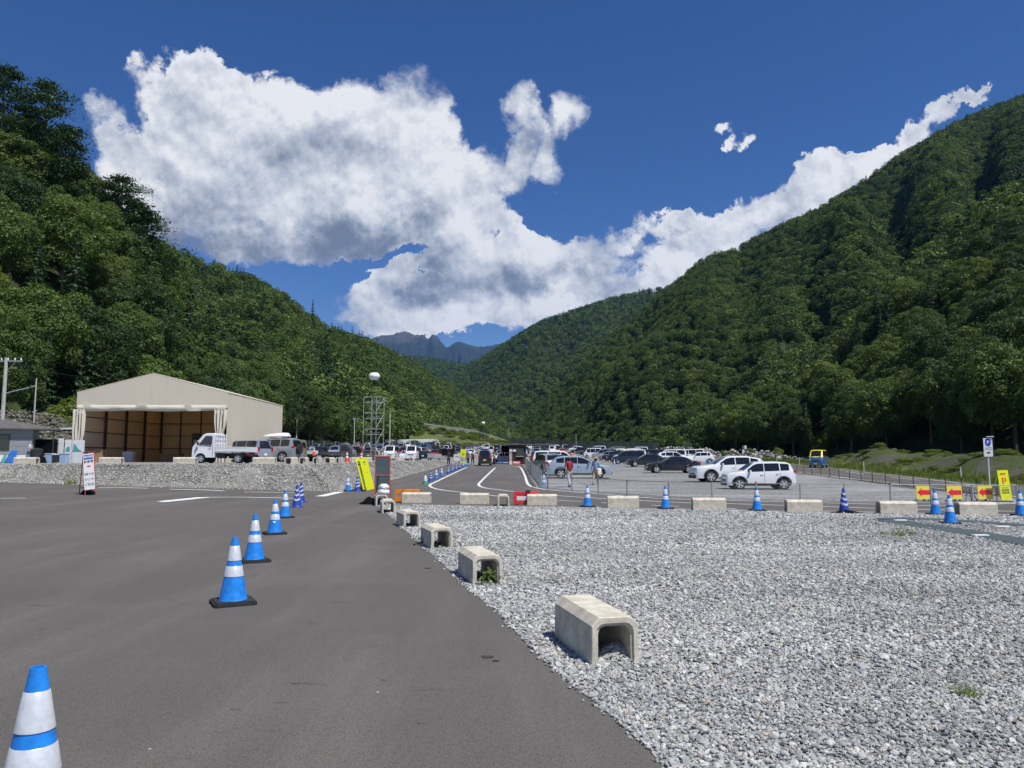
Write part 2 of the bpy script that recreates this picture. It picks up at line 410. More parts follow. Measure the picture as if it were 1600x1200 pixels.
def gpt(px, py):
    """where the line of sight through a pixel of the photograph meets the ground"""
    s, e = ray(px, py); y = 2.0
    step = .05
    while y < 900:
        if EYE.z + e * y <= H(s * y, y): break
        y += step * max(1, y * .02)
    lo, hi = y - step * max(1, y * .02), y
    for _ in range(20):
        m = (lo + hi) / 2
        if EYE.z + e * m <= H(s * m, m): hi = m
        else: lo = m
    return Vector((s * hi, hi, H(s * hi, hi)))
def pat(px, py, Y):
    s, e = ray(px, py); return Vector((s * Y, Y, EYE.z + e * Y))
def on(x, y, dz=0): return Vector((x, y, H(x, y) + dz))

def ground_material(name, kind):
    m = bpy.data.materials.new(name); m.use_nodes = True; T = NT(m.node_tree)
    P = T.node('ShaderNodeBsdfPrincipled'); O = T.node('ShaderNodeOutputMaterial'); T.l.new(P.outputs[0], O.inputs[0])
    g = T.node('ShaderNodeNewGeometry').outputs['Position']
    P.inputs['Specular IOR Level'].default_value = .3
    bump = T.node('ShaderNodeBump')
    if kind == 'asphalt':
        P.inputs['Roughness'].default_value = .82
        big = T.noise(g, .16, 4, .6); st = T.noise(T.vec('MULTIPLY', g, (.9, .14, 1)), 1.0, 5, .65); fine = T.noise(g, 70, 3, .7)
        v = T.node('ShaderNodeTexVoronoi'); T.put(v.inputs['Vector'], g); v.inputs['Scale'].default_value = 140
        patchy = T.noise(T.vec('MULTIPLY', g, (.5, 2.2, 1)), 1.3, 6, .7)
        c = T.ramp(big, [(.3, (.094, .087, .078)), (.7, (.116, .107, .096))])
        c = T.mix(T.smooth(st, .42, .75), c, (.136, .127, .114))
        c = T.mix(T.math('MULTIPLY', T.smooth(patchy, .62, .72), .5), c, (.066, .062, .059))
        c = T.mix(.55, c, T.mix(v.outputs['Distance'], (1, 1, 1), (.1, .1, .1)), 'OVERLAY')
        c = T.mix(.35, c, T.mix(fine, (0, 0, 0), (1, 1, 1)), 'OVERLAY')
        dash = T.noise(T.vec('MULTIPLY', g, (1.1, 13, 1)), 1.0, 4, .7); c = T.mix(T.math('MULTIPLY', T.smooth(dash, .66, .73), .55), c, (.045, .042, .039))
        dust = T.noise(T.vec('MULTIPLY', g, (.45, 1.1, 1)), .6, 7, .7); c = T.mix(T.math('MULTIPLY', T.smooth(dust, .5, .75), .28), c, (.165, .155, .140))
        vs_ = T.node('ShaderNodeTexVoronoi'); T.put(vs_.inputs['Vector'], g); vs_.inputs['Scale'].default_value = 1.7; c = T.mix(T.smooth(vs_.outputs['Distance'], .022, .012), c, (.5, .49, .46))
        spots = T.node('ShaderNodeTexVoronoi'); T.put(spots.inputs['Vector'], T.vec('MULTIPLY', g, (1, .55, 1))); spots.inputs['Scale'].default_value = .55
        sp_ = T.smooth(T.math('ADD', spots.outputs['Distance'], T.math('MULTIPLY', T.noise(g, 9, 3, .6), .12)), .135, .095)
        c = T.mix(T.math('MULTIPLY', sp_, .55), c, (.040, .038, .036))
        bump.inputs['Strength'].default_value = .35; bump.inputs['Distance'].default_value = .006
        T.put(bump.inputs['Height'], T.math('ADD', v.outputs['Distance'], fine))
    elif kind in ('gravel', 'gravel_lot', 'gravel_bank'):
        P.inputs['Roughness'].default_value = .9
        sc = {'gravel': 26, 'gravel_lot': 14, 'gravel_bank': 15}[kind]
        v = T.node('ShaderNodeTexVoronoi'); T.put(v.inputs['Vector'], g); v.inputs['Scale'].default_value = sc
        v2 = T.node('ShaderNodeTexVoronoi'); T.put(v2.inputs['Vector'], T.vec('ADD', g, (3.3, 1.7, .4))); v2.inputs['Scale'].default_value = sc * .37
        sx = T.node('ShaderNodeSeparateColor'); T.put(sx.inputs[0], v.outputs['Color'])
        sy = T.node('ShaderNodeSeparateColor'); T.put(sy.inputs[0], v2.outputs['Color'])
        tone = T.math('ADD', T.math('MULTIPLY', sx.outputs[0], .7), T.math('MULTIPLY', sy.outputs[0], .3))
        hi = {'gravel': (.48, .48, .465), 'gravel_lot': (.44, .44, .43), 'gravel_bank': (.38, .37, .345)}[kind]
        c = T.ramp(tone, [(0, tuple(x * .38 for x in hi)), (.45, tuple(x * .62 for x in hi)), (.8, tuple(x * .9 for x in hi)), (1, tuple(min(1, x * 1.25) for x in hi))])
        c = T.mix(T.smooth(v.outputs['Distance'], .35, .75), c, tuple(x * .25 for x in hi))
        big = T.noise(T.vec('MULTIPLY', g, (.35, 1, 1)), .35, 5, .6)
        c = T.mix(T.smooth(big, .45, .75), c, T.mix(.5, c, tuple(min(1, x * 1.2) for x in hi)))
        if kind == 'gravel_bank': c = T.mix(T.math('MULTIPLY', T.smooth(T.noise(g, .9, 4, .6), .55, .75), .6), c, (.17, .14, .085))
        bump.inputs['Strength'].default_value = .9; bump.inputs['Distance'].default_value = .035
        T.put(bump.inputs['Height'], T.math('SUBTRACT', 1, v.outputs['Distance']))
    elif kind == 'grass':
        P.inputs['Roughness'].default_value = .9
        a = T.math('ADD', T.math('MULTIPLY', T.noise(g, .22, 5, .65), .5), T.math('MULTIPLY', T.noise(g, .045, 6, .7), .5)); b = T.noise(g, 3.5, 5, .7)
        c = T.ramp(a, [(.28, (.19, .165, .11)), (.42, (.085, .105, .03)), (.58, (.135, .155, .04)), (.75, (.15, .14, .07))])
        c = T.mix(.6, c, T.mix(b, (.05, .05, .05), (.95, .95, .95)), 'OVERLAY')
        bump.inputs['Strength'].default_value = 1; bump.inputs['Distance'].default_value = .3; T.put(bump.inputs['Height'], b)
    elif kind == 'spoil':
        P.inputs['Roughness'].default_value = .95
        a = T.noise(g, .35, 5, .65); b = T.noise(g, 5, 6, .75)
        c = T.ramp(a, [(.3, (.095, .09, .07)), (.42, (.12, .115, .088)), (.48, (.075, .095, .03)), (.75, (.105, .13, .038))])
        c = T.mix(.6, c, T.mix(b, (.05, .05, .05), (.95, .95, .95)), 'OVERLAY')
        bump.inputs['Strength'].default_value = 1; bump.inputs['Distance'].default_value = .25; T.put(bump.inputs['Height'], b)
    elif kind == 'forest_floor':
        P.inputs['Roughness'].default_value = .95
        b = T.noise(g, .4, 5, .7)
        c = T.ramp(b, [(.3, (.018, .028, .010)), (.7, (.045, .062, .020))])
        bump.inputs['Strength'].default_value = .8; bump.inputs['Distance'].default_value = 1.0; T.put(bump.inputs['Height'], b)
    T.put(P.inputs['Base Color'], c); T.l.new(bump.outputs[0], P.inputs['Normal'])
    return m
for k in ('asphalt', 'gravel', 'gravel_lot', 'gravel_bank', 'grass', 'spoil', 'forest_floor'): M[k] = ground_material(k, k)

EDGE_A, EDGE_B = (-4.45, 25.9), (.795, 4.15)           # where asphalt meets the near gravel
def edge_x(y): return EDGE_B[0] + (y - EDGE_B[1]) * (EDGE_A[0] - EDGE_B[0]) / (EDGE_A[1] - EDGE_B[1]) + .05 * math.sin(y * 1.7) * .5
near_gravel = [(edge_x(y), y) for y in np.linspace(-20, 25.7, 40)] + [(-3.6, 26.1), (1.5, 25.5), (6.6, 24.2), (9.5, 22.9), (13.9, 21.2), (24, 18.6), (60, 10), (60, -20)]
FENCE = [gpt(x, y) for x, y in ((856, 764), (894, 767.5), (935, 770.6), (980, 774), (1045, 778), (1113, 780.6), (1182, 782.2), (1251, 783.6), (1320, 784.8), (1392, 785.8), (1455, 786.6), (1520, 787.2), (1590, 787.8))]
fl = [(p.x, p.y) for p in FENCE]
road_in = [(19.8, 30.5), (21.2, 38.8), (25.7, 72), (31, 110), (37, 150), (47, 215)]
road_out = [(53, 215), (43, 150), (37.5, 110), (33.4, 81), (27.7, 45), (29, 43.8), (70, 41)]
asphalt = [(-75, -20), (60, -20), (70, -20), (70, 41)] + road_out[::-1][1:] + road_in[::-1] + [(fl[-1][0], fl[-1][1])] + fl[::-1][1:] + [(1.35, 40.5), (1.35, 97), (-8, 97), (-8, 36), (-24, 36.2), (-75, 36)]
bank = [(-75, 36), (-24, 36.2), (-8, 36), (-8, 97), (-8, 108), (-10.6, 108), (-10.6, 38.6), (-24, 38.8), (-75, 38.7)]
car_park = [(-10.6, 38.6), (-10.6, 108), (-8, 108), (-8, 97), (1.35, 97), (1.35, 40.5)] + fl + road_in + [(40, 232), (-50, 232), (-44, 160), (-34, 110), (-27, 80), (-75, 66), (-75, 38.7), (-24, 38.8)]
spoil = road_out[::-1][2:] + [(60, 215), (62, 130), (75, 60), (70, 41)]
spoil = [(29, 43.8), (27.7, 45), (33.4, 81), (37.5, 110), (43, 150), (53, 215), (75, 215), (68, 130), (80, 60), (75, 41), (70, 41)]
vband = [(29, 43.8), (27.7, 45), (33.4, 81), (37.5, 110), (43, 150), (53, 215), (58, 215), (47.5, 150), (42, 110), (38, 81), (34, 60), (33.5, 50), (45, 47), (70, 45), (70, 41)]
REG = [('gravel', near_gravel, 'gravel'), ('embankment', bank, 'gravel_bank'), ('car_park', car_park, 'gravel_lot'), ('road', asphalt, 'asphalt'), ('grass_verge', vband, 'grass'), ('spoil_bank', spoil, 'spoil')]
def inside(poly, x, y):
    x = np.asarray(x); y = np.asarray(y); r = np.zeros(x.shape, bool); n = len(poly); j = n - 1
    for i in range(n):
        xi, yi = poly[i]; xj, yj = poly[j]
        if yi != yj:
            c = ((yi > y) != (yj > y)) & (x < (xj - xi) * (y - yi) / (yj - yi) + xi); r ^= c
        j = i
    return r
def build_ground():
    pts = []; edges = []
    for _, poly, _ in REG:
        b = len(pts); n = len(poly); dense = []
        for i in range(n):
            a, c = poly[i], poly[(i + 1) % n]; L = math.hypot(c[0] - a[0], c[1] - a[1]); k = max(1, int(L / 3))
            dense += [(a[0] + (c[0] - a[0]) * t / k, a[1] + (c[1] - a[1]) * t / k) for t in range(k)]
        pts += dense; n = len(dense); edges += [(b + i, b + (i + 1) % n) for i in range(n)]
    box = [(-700, -150), (700, -150), (700, 1150), (-700, 1150)]; b = len(pts); pts += box; edges += [(b + i, b + (i + 1) % 4) for i in range(4)]
    g = []
    for x in np.arange(-60, 62, 2.0):
        for y in np.arange(0, 130, 2.0): g.append((x + .13 * math.sin(y), y + .13 * math.cos(x)))
    for x in np.arange(-40, -6, .55):
        for y in np.arange(35.3, 39.4, .5): g.append((x + .07 * math.sin(9 * y), y))
    for y in np.arange(40, 108, 1.1):
        for x in np.arange(-11, -7.6, .5): g.append((x, y + .07 * math.sin(9 * x)))
    for x in np.arange(28, 62, 1.0):
        for y in np.arange(46, 128, 1.5): g.append((x, y + .1 * math.sin(x)))
    for x in np.arange(-180, 180, 9):
        for y in np.arange(-20, 480, 9):
            if not (-60 < x < 62 and 0 < y < 130): g.append((x + .2 * math.sin(y), y))
    for x in np.arange(-690, 700, 45):
        for y in np.arange(-140, 1140, 45):
            if not (-180 < x < 180 and -20 < y < 480): g.append((x, y))
    allp = [Vector(p) for p in pts + g]
    vs, es, fs, *_ = delaunay_2d_cdt(allp, edges, [], 0, .02)
    xy = np.array([(v.x, v.y) for v in vs]); F = np.array([f for f in fs if len(f) == 3])
    z = Hn(xy[:, 0], xy[:, 1])
    # small lumps on the embankment
    onb = inside(bank, xy[:, 0], xy[:, 1])
    for i in np.nonzero(onb)[0]: z[i] += .10 * mnoise.noise(Vector((xy[i, 0] * .9, xy[i, 1] * .9, 0)))
    c = xy[F].mean(1); done = np.zeros(len(F), bool)
    P3 = np.column_stack([xy, z])
    for nm, poly, mk in REG + [('ground', None, 'grass')]:
        sel = ~done if poly is None else (inside(poly, c[:, 0], c[:, 1]) & ~done)
        done |= sel; f = F[sel]; u, inv = np.unique(f, return_inverse=True)
        me = np_mesh(nm, P3[u], inv.reshape(-1, 3), M[mk], smooth=True)
        tag(link(bpy.data.objects.new(nm, me)), kind='structure')
build_ground()

# ------------------------------------------------------------------ painted lines
def strip(name, pts, w, mat_, dz=.012, closed=False):
    """a painted line through ground points, draped"""
    P = [Vector((p[0], p[1])) for p in pts]; out = []
    for i in range(len(P) - 1):
        L = (P[i + 1] - P[i]).length; k = max(1, int(L / .8)); out += [P[i].lerp(P[i + 1], t / k) for t in range(k)]
    out.append(P[-1]); b = MB(); vs = []
    for i, p in enumerate(out):
        d = (out[min(i + 1, len(out) - 1)] - out[max(i - 1, 0)]).normalized(); nrm = Vector((-d.y, d.x)); ww = w[0] + (w[1] - w[0]) * i / (len(out) - 1) if hasattr(w, '__len__') else w
        for s_ in (1, -1):
            q = p + nrm * ww / 2 * s_; vs.append((q.x, q.y, H(q.x, q.y) + dz))
    b.add(vs, [(2 * i, 2 * i + 1, 2 * i + 3, 2 * i + 2) for i in range(len(out) - 1)])
    o = b.build(name, mat_); tag(o, kind='structure'); return o
def smooth_px(pp, k=4):
    G = [gpt(*p) for p in pp]; out = []
    for i in range(len(G) - 1):
        p0, p1, p2, p3 = G[max(i - 1, 0)], G[i], G[i + 1], G[min(i + 2, len(G) - 1)]
        for j in range(k):
            t = j / k; out.append(.5 * ((2 * p1) + (p2 - p0) * t + (2 * p0 - 5 * p1 + 4 * p2 - p3) * t * t + (3 * p1 - p0 - 3 * p2 + p3) * t ** 3))
    return out + [G[-1]]
LINES = [
 ([(730, 730), (706, 741), (680, 753.6), (673, 757), (671.5, 759.2), (675, 762), (691, 766), (740, 771.6), (790, 777)], .16),
 ([(774, 731), (762, 742), (750.5, 753.5), (747.8, 757), (750, 760), (758.8, 762.8), (783, 766), (809, 769), (860, 774), (935, 779), (1060, 785.5), (1131, 787.2), (1285, 792), (1432, 796.5), (1590, 799.5)], .16),
 ([(790, 728), (806, 728.6), (813.5, 731), (819.7, 742.5), (823.5, 754), (827, 758.5), (834, 761.5), (856, 765.6), (931, 771.6), (998, 777.2), (1060, 780.4), (1200, 784), (1360, 788), (1450, 790.5), (1560, 788), (1599, 786)], .16),
 ([(870, 782), (908, 784)], .12), ([(940, 786), (972, 788)], .12), ([(1018, 790), (1061, 791.8)], .12), ([(1132, 794.6), (1150, 795.5)], .12),
 ([(1285, 799), (1375, 801), (1440, 802.5), (1500, 803.5), (1599, 805)], .12),
 ([(0, 779), (41, 779)], .16),
 ([(154, 762), (190, 762.2), (231, 763.3)], .28), ([(265, 765), (310, 765.6), (351, 767.5)], .3), ([(382, 769), (425, 769.6), (466, 770.7)], .22),
 ([(253, 785), (280, 781.5), (312, 778), (345, 777.2), (392, 777.4), (458, 779)], .22),
 ([(500, 776), (531, 769)], .42), ([(253, 784.4), (318, 777.6)], .45),
 ([(1322, 746.9), (1392, 756.6), (1437, 761.2), (1500, 768), (1585, 776), (1620, 780)], .13),
 ([(1230, 737.4), (1322, 746.9)], .13), ([(1110, 722), (1230, 737.4)], .13),
 ([(1322, 737), (1350, 741)], .12), ([(1392, 746), (1438, 751)], .12), ([(1495, 757.5), (1555, 764)], .12), ([(1254, 731), (1272, 733)], .12),
 ([(1400, 743.5), (1547, 760.5), (1600, 763)], .12), ([(1310, 733.5), (1400, 743.5)], .12),
]
for pp, w in LINES: strip('road_marking', smooth_px(pp) if len(pp) > 2 else [gpt(*p) for p in pp], w, M['line_paint'])
# tyre-dark seam along the mesh fence and the dark flat mat laid as a hairpin on the gravel
M['seam'] = mat('tar_seam', (.03, .03, .03), .7)
strip('road_marking', [gpt(848, 757), gpt(824, 731)], .07, M['seam']); strip('road_marking', [gpt(841, 757), gpt(821, 731)], .07, M['seam'])
M['mat_green'] = mat('weed_mat', (.060, .085, .09), .8, var=.12, vscale=4, bump=.1)
outer = smooth_px([(1600, 822), (1520, 816), (1450, 812.2), (1410, 811.6), (1388, 813)]) 
inner_ = smooth_px([(1388, 813), (1415, 818.5), (1460, 825), (1530, 835.5), (1600, 848), (1660, 858)])
o_ = MB()
def mat_strip(path, w0, w1):
    n = len(path); vs = []
    for i, p in enumerate(path):
        d = (path[min(i + 1, n - 1)] - path[max(i - 1, 0)]).normalized(); nr = Vector((-d.y, d.x, 0)); w = w0 + (w1 - w0) * i / (n - 1)
        for dz in (.022, .006):
            for s_ in (1, -1):
                q = p + nr * w / 2 * s_; vs.append((q.x, q.y, H(q.x, q.y) + dz))
    fs = []
    for i in range(n - 1):
        a = 4 * i; b = a + 4; fs += [(a, a + 1, b + 1, b), (a + 2, b + 2, b + 3, a + 3), (a, b, b + 2, a + 2), (a + 1, a + 3, b + 3, b + 1)]
    fs += [(0, 2, 3, 1), (4 * n - 4, 4 * n - 3, 4 * n - 1, 4 * n - 2)]
    o_.add(vs, fs)
mat_strip(outer[:-1], .62, .70); mat_strip(inner_, .75, .72)
mt = tag(empty('ground_mat', gpt(1500, 818)), 'dark green strip of matting laid in a hairpin on the gravel', 'mat')
mo = o_.build('matting', M['mat_green'], mt); mo.matrix_parent_inverse = Matrix.Translation(-mt.location)
for px, py in ((1407, 814.3), (1532, 838), (1566, 824.2)):
    b = MB(); b.box((0, 0, .0), (.30, .16, .012), ch=.01); o = b.build('white_plate', M['white_paint'], mt); q = gpt(px, py); o.location = Vector((q.x, q.y, q.z + .030)) - mt.location

# thin dark scratches and a stain on the near asphalt
M['scratch'] = mat('asphalt_scratch', (.048, .046, .043), .85, var=.3, vscale=12)
def blot(cx, cy, rx, ry, seed):
    c = gpt(cx, cy); b = MB(); n = 26; vs = [(c.x, c.y, H(c.x, c.y) + .006)]
    for k in range(n): a = 2 * math.pi * k / n; q = 1 + .55 * mnoise.noise(Vector((math.cos(a) * 2.2, math.sin(a) * 2.2, seed))); x, y = c.x + math.cos(a) * rx * q, c.y + math.sin(a) * ry * q; vs.append((x, y, H(x, y) + .006))
    b.add(vs, [(0, k + 1, (k + 1) % n + 1) for k in range(n)]); tag(b.build('asphalt_stain', M['scratch']), kind='structure')
blot(762, 1027, .050, .035, 1.0); blot(775, 1033, .030, .02, 3.0); blot(668, 888, .05, .04, 7.0)
for k, (x0, y0, x1, y1, w) in enumerate(((514, 941, 572, 942.5, .010), (482, 973, 506, 974, .010), (455, 1068.5, 515, 1070, .009), (165, 862.5, 181, 863.5, .02), (48, 946.5, 98, 946.8, .012), (360, 1109, 378, 1108, .008), (575, 1010, 600, 1010.5, .008), (60, 984, 78, 983.5, .012), (594, 1063, 605, 1064, .01), (640, 905, 672, 907, .012), (600, 848, 640, 849, .014), (650, 1130, 668, 1131, .008), (430, 1098, 452, 1099, .006))):
    strip('asphalt_scratch', [gpt(x0, y0), gpt((x0 + x1) / 2, (y0 + y1) / 2 + (.6 if k % 2 else -.4)), gpt(x1, y1)], (w, w * .3), M['scratch'], dz=.005)

# ------------------------------------------------------------------ stones
def stone_mesh(i, sub=1):
    bm = bmesh.new(); bmesh.ops.create_icosphere(bm, subdivisions=sub, radius=.5); r = random.Random(i)
    sx, sy, sz = r.uniform(.8, 1.15), r.uniform(.6, .9), r.uniform(.32, .6)
    for v in bm.verts:
        k = 1 + r.uniform(-.22, .18); v.co = Vector((v.co.x * sx * k, v.co.y * sy * k, v.co.z * sz * k))
    me = bpy.data.meshes.new('stone'); bm.to_mesh(me); bm.free(); return me
def stone_mat(name, stops):
    m = bpy.data.materials.new(name); m.use_nodes = True; T = NT(m.node_tree)
    P = T.node('ShaderNodeBsdfPrincipled'); O = T.node('ShaderNodeOutputMaterial'); T.l.new(P.outputs[0], O.inputs[0])
    r = T.node('ShaderNodeObjectInfo').outputs['Random']; tc = T.node('ShaderNodeTexCoord').outputs['Object']
    c = T.ramp(r, stops); loc = T.node('ShaderNodeObjectInfo').outputs['Location']; big = T.noise(T.vec('MULTIPLY', loc, (.30, .75, 0)), .55, 4, .65); c = T.mix(1.0, c, T.ramp(big, [(.32, .74), (.5, 1.0), (.68, 1.22)]), 'MULTIPLY'); n = T.noise(T.vec('ADD', tc, T.vec('SCALE', (7, 5, 3), r)), 3.5, 4, .6)
    T.put(P.inputs['Base Color'], T.mix(.35, c, T.mix(n, (0, 0, 0), (1, 1, 1)), 'OVERLAY')); P.inputs['Roughness'].default_value = .8; P.inputs['Specular IOR Level'].default_value = .35
    return m
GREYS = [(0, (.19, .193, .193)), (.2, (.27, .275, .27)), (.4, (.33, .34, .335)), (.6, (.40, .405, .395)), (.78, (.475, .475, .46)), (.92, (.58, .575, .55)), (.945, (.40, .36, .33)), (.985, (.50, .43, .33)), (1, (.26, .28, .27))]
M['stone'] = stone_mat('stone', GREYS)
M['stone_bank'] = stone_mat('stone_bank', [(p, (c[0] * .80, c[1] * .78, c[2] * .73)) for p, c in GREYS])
STONES = [stone_mesh(i) for i in range(10)]
for s in STONES: s.materials.append(M['stone'])
BSTONES = [stone_mesh(i + 20) for i in range(8)]
for s in BSTONES: s.materials.append(M['stone_bank'])
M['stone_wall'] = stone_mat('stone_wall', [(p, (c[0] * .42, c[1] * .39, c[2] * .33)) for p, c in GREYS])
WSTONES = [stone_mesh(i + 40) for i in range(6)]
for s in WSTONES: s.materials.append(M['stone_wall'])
def gravel_points():
    P = []; Sc = []
    for y0, y1, dens, size, lift in ((3.2, 6, 3000, .0235, 0), (6, 9, 1900, .027, 0), (9, 14, 1250, .0285, 0), (14, 20, 700, .035, 0), (20, 26.2, 400, .042, 0)):
        W_ = .74 * y1 + 4.1; x0 = edge_x(y1) - .3; area = (W_ - x0) * (y1 - y0); n = int(area * dens)
        x = rng.uniform(x0, W_, n); y = rng.uniform(y0, y1, n)
        ex = np.array([edge_x(t) for t in y]); far = 26.1 - np.maximum(0, x + 3.6) * .29 * 1.0
        k = (x > ex - .01 - .010 * rng.standard_normal(n) ** 2) & (y < far + .1) & (x < .74 * y + 4.0)
        x, y = x[k], y[k]; c_ = np.array(MATP); dm = np.full(len(x), 9.0)
        for a_, b_ in c_: dm = np.minimum(dm, (x - a_) ** 2 + (y - b_) ** 2)
        x, y = x[dm > .15], y[dm > .15]; s = size * np.exp(.33 * rng.standard_normal(len(x)))
        P.append(np.column_stack([x, y, Hn(x, y) + s * rng.uniform(.02, .28, len(x)) + .004])); Sc.append(s)
    # spill inside and round the nearest gutter block
    n = 1500; a = rng.normal(0, .13, n); b = rng.normal(0, .10, n); c = gpt(966, 1030)
    hgt = .10 * np.exp(-(a / .14) ** 2 - (b / .14) ** 2)
    P.append(np.column_stack([c.x + a, c.y + .05 + b, hgt + .01])); Sc.append((.028 * np.exp(.3 * rng.standard_normal(n))))
    return np.vstack(P), np.concatenate(Sc)
MATP = [(p.lerp(q, t).x, p.lerp(q, t).y) for path in (outer, inner_) for p, q in zip(path, path[1:]) for t in (0, .2, .4, .6, .8)]
gp, gs = gravel_points()
scatter('gravel_stones', gp, rng.uniform(-1, 1, (len(gp), 3)) * np.array([.7, .7, 3.14]), gs * 1.15, rng.integers(0, 10, len(gp)), STONES, 'grey crushed stones covering the near lot beside the asphalt')
def bank_points():
    n = 22000; x = rng.uniform(-34, -7.9, n); y = rng.uniform(35.9, 38.9, n)
    n2 = 14000; x = np.concatenate([x, rng.uniform(-10.9, -7.9, n2)]); y = np.concatenate([y, 36 + 60 * rng.uniform(0, 1, n2) ** 1.3])
    s = .066 * np.exp(.35 * rng.standard_normal(len(x)))
    return np.column_stack([x, y, Hn(x, y) + s * .1]), s
bp, bs = bank_points()
scatter('embankment_stones', bp, rng.uniform(-1, 1, (len(bp), 3)) * np.array([1, 1, 3.14]), bs, rng.integers(0, 8, len(bp)), BSTONES, 'loose grey stones on the slope of the embankment')
# ------------------------------------------------------------------ hills
HILLS = {}
class Hill:
    def __init__(s, name, cols, th, rows=26, p=1.0, amp=.05, nsc=.02, sub=6, off=0, foot_drop=1.0, ridge_noise=0):
        s.name, s.th = name, th
        px = np.array([c[0] for c in cols], float); n = (len(cols) - 1) * sub + 1
        q = np.linspace(0, len(cols) - 1, n); xi = np.arange(len(cols))
        smooth = lambda a: np.convolve(np.pad(a, (sub // 2, sub // 2), mode='edge'), np.ones(sub // 2 * 2 + 1) / (sub // 2 * 2 + 1), 'valid')
        PX = np.interp(q, xi, px); FY = smooth(np.interp(q, xi, [c[1] for c in cols])); RY = smooth(np.interp(q, xi, [c[2] for c in cols])); PY = np.interp(q, xi, [c[3] for c in cols])
        se = [ray(a, b) for a, b in zip(PX, PY)]
        s.S = np.array([a for a, _ in se]); E = np.array([b for _, b in se])
        # the ray's x/y depends a little on the row: use the column's value at the horizon for the whole column
        s.FY, s.RY = FY, RY; s.ZR = 1.6 + E * RY - th * .88
        s.ZF = Hn(s.S * FY, FY) - foot_drop; s.ZR = np.maximum(s.ZR, s.ZF + .5)
        s.p, s.amp, s.nsc, s.off, s.rows = p, amp, nsc, off, rows
        U = np.linspace(0, 1, rows); V = []
        for i in range(n):
            for u in U: V.append(s.at(i, u))
            x, y, z = s.at(i, 1.0)
            k = 1.12; V.append((x * k, y * k, z - .05 * y)); k = 1.5; V.append((x * k, y * k, z - .42 * y)); 
        m = rows + 2; F = []
        for i in range(n - 1):
            for j in range(m - 1): a = i * m + j; F.append((a, a + m, a + m + 1, a + 1))
        s.V = np.array(V); s.n, s.m = n, m
        me = np_mesh(name, s.V, np.array(F), M['forest_floor'], smooth=True)
        s.o = tag(link(bpy.data.objects.new(name, me)), kind='structure'); HILLS[name] = s
    def at(s, i, u):
        i0 = int(min(max(i, 0), len(s.S) - 1)); i1 = min(i0 + 1, len(s.S) - 1); f = i - i0
        L = lambda a: a[i0] * (1 - f) + a[i1] * f
        y = L(s.FY) + (L(s.RY) - L(s.FY)) * u; x = L(s.S) * y; zf, zr = L(s.ZF), L(s.ZR)
        z = zf + (zr - zf) * u ** s.p
        w = min(1, u * 4) * min(1, (1 - u) * 4)
        z += w * s.amp * (zr - zf) * (1.6 * mnoise.noise(Vector((L(s.S) * 14 + s.off, u * 1.6, s.off))) + .8 * mnoise.noise(Vector((x * s.nsc, y * s.nsc, s.off))))
        return (x, y, z)
    def points(s, n, smin=-9, smax=9, umin=0.0, umax=1.04, seed=1):
        r = np.random.default_rng(seed); P = s.V.reshape(s.n, s.m, 3)[:, :s.rows + 1]
        a, b, c, d = P[:-1, :-1], P[1:, :-1], P[1:, 1:], P[:-1, 1:]
        ar = np.linalg.norm(np.cross(c - a, d - b), axis=2) / 2
        sm = (s.S[:-1] + s.S[1:]) / 2; ar[(sm < smin) | (sm > smax)] = 0
        ar[:, int(s.rows * umax):] = 0; ar[:, :int(s.rows * umin)] = 0
        pr = (ar / ar.sum()).ravel(); k = r.choice(len(pr), n, p=pr); i, j = np.divmod(k, ar.shape[1])
        f, g = r.random((n, 1)), r.random((n, 1))
        return a[i, j] * (1 - f) * (1 - g) + b[i, j] * f * (1 - g) + c[i, j] * f * g + d[i, j] * (1 - f) * g
    def area(s, smin=-9, smax=9):
        P = s.V.reshape(s.n, s.m, 3)[:, :s.rows]; a, b, c, d = P[:-1, :-1], P[1:, :-1], P[1:, 1:], P[:-1, 1:]
        ar = np.linalg.norm(np.cross(c - a, d - b), axis=2) / 2; sm = (s.S[:-1] + s.S[1:]) / 2; ar[(sm < smin) | (sm > smax)] = 0
        return ar.sum()
    def z(s, sx, Y):
        i = float(np.interp(sx, s.S, np.arange(len(s.S)))); i0 = int(i); i1 = min(i0 + 1, len(s.S) - 1); f = i - i0
        fy = s.FY[i0] * (1 - f) + s.FY[i1] * f; ry = s.RY[i0] * (1 - f) + s.RY[i1] * f
        return s.at(i, min(1, max(0, (Y - fy) / (ry - fy))))[2]

# near slope behind the house and the tent; px, foot, ridge, canopy row
A = Hill('near_hillside', [(-900, 62, 120, 60), (-500, 62, 120, 120), (-200, 63, 120, 175), (0, 66, 122, 200), (40, 70, 122, 225), (80, 74, 124, 262), (130, 80, 126, 292), (170, 86, 130, 330), (205, 92, 134, 362),
    (235, 98, 138, 395), (262, 102, 140, 470), (300, 108, 140, 560), (340, 116, 142, 640)], 11, amp=.05, nsc=.03)
B = Hill('middle_hillside', [(100, 112, 330, 330), (200, 118, 330, 362), (235, 120, 330, 371), (270, 122, 340, 378), (300, 126, 350, 387), (350, 138, 360, 407), (400, 150, 380, 425), (440, 165, 400, 450), (480, 182, 420, 482), (520, 200, 450, 508),
    (560, 215, 500, 520), (600, 240, 560, 540), (640, 290, 610, 562), (680, 350, 680, 588), (720, 420, 740, 614), (760, 480, 800, 640), (790, 560, 860, 664), (830, 650, 900, 690)], 11, amp=.09, nsc=.012, off=3.1)
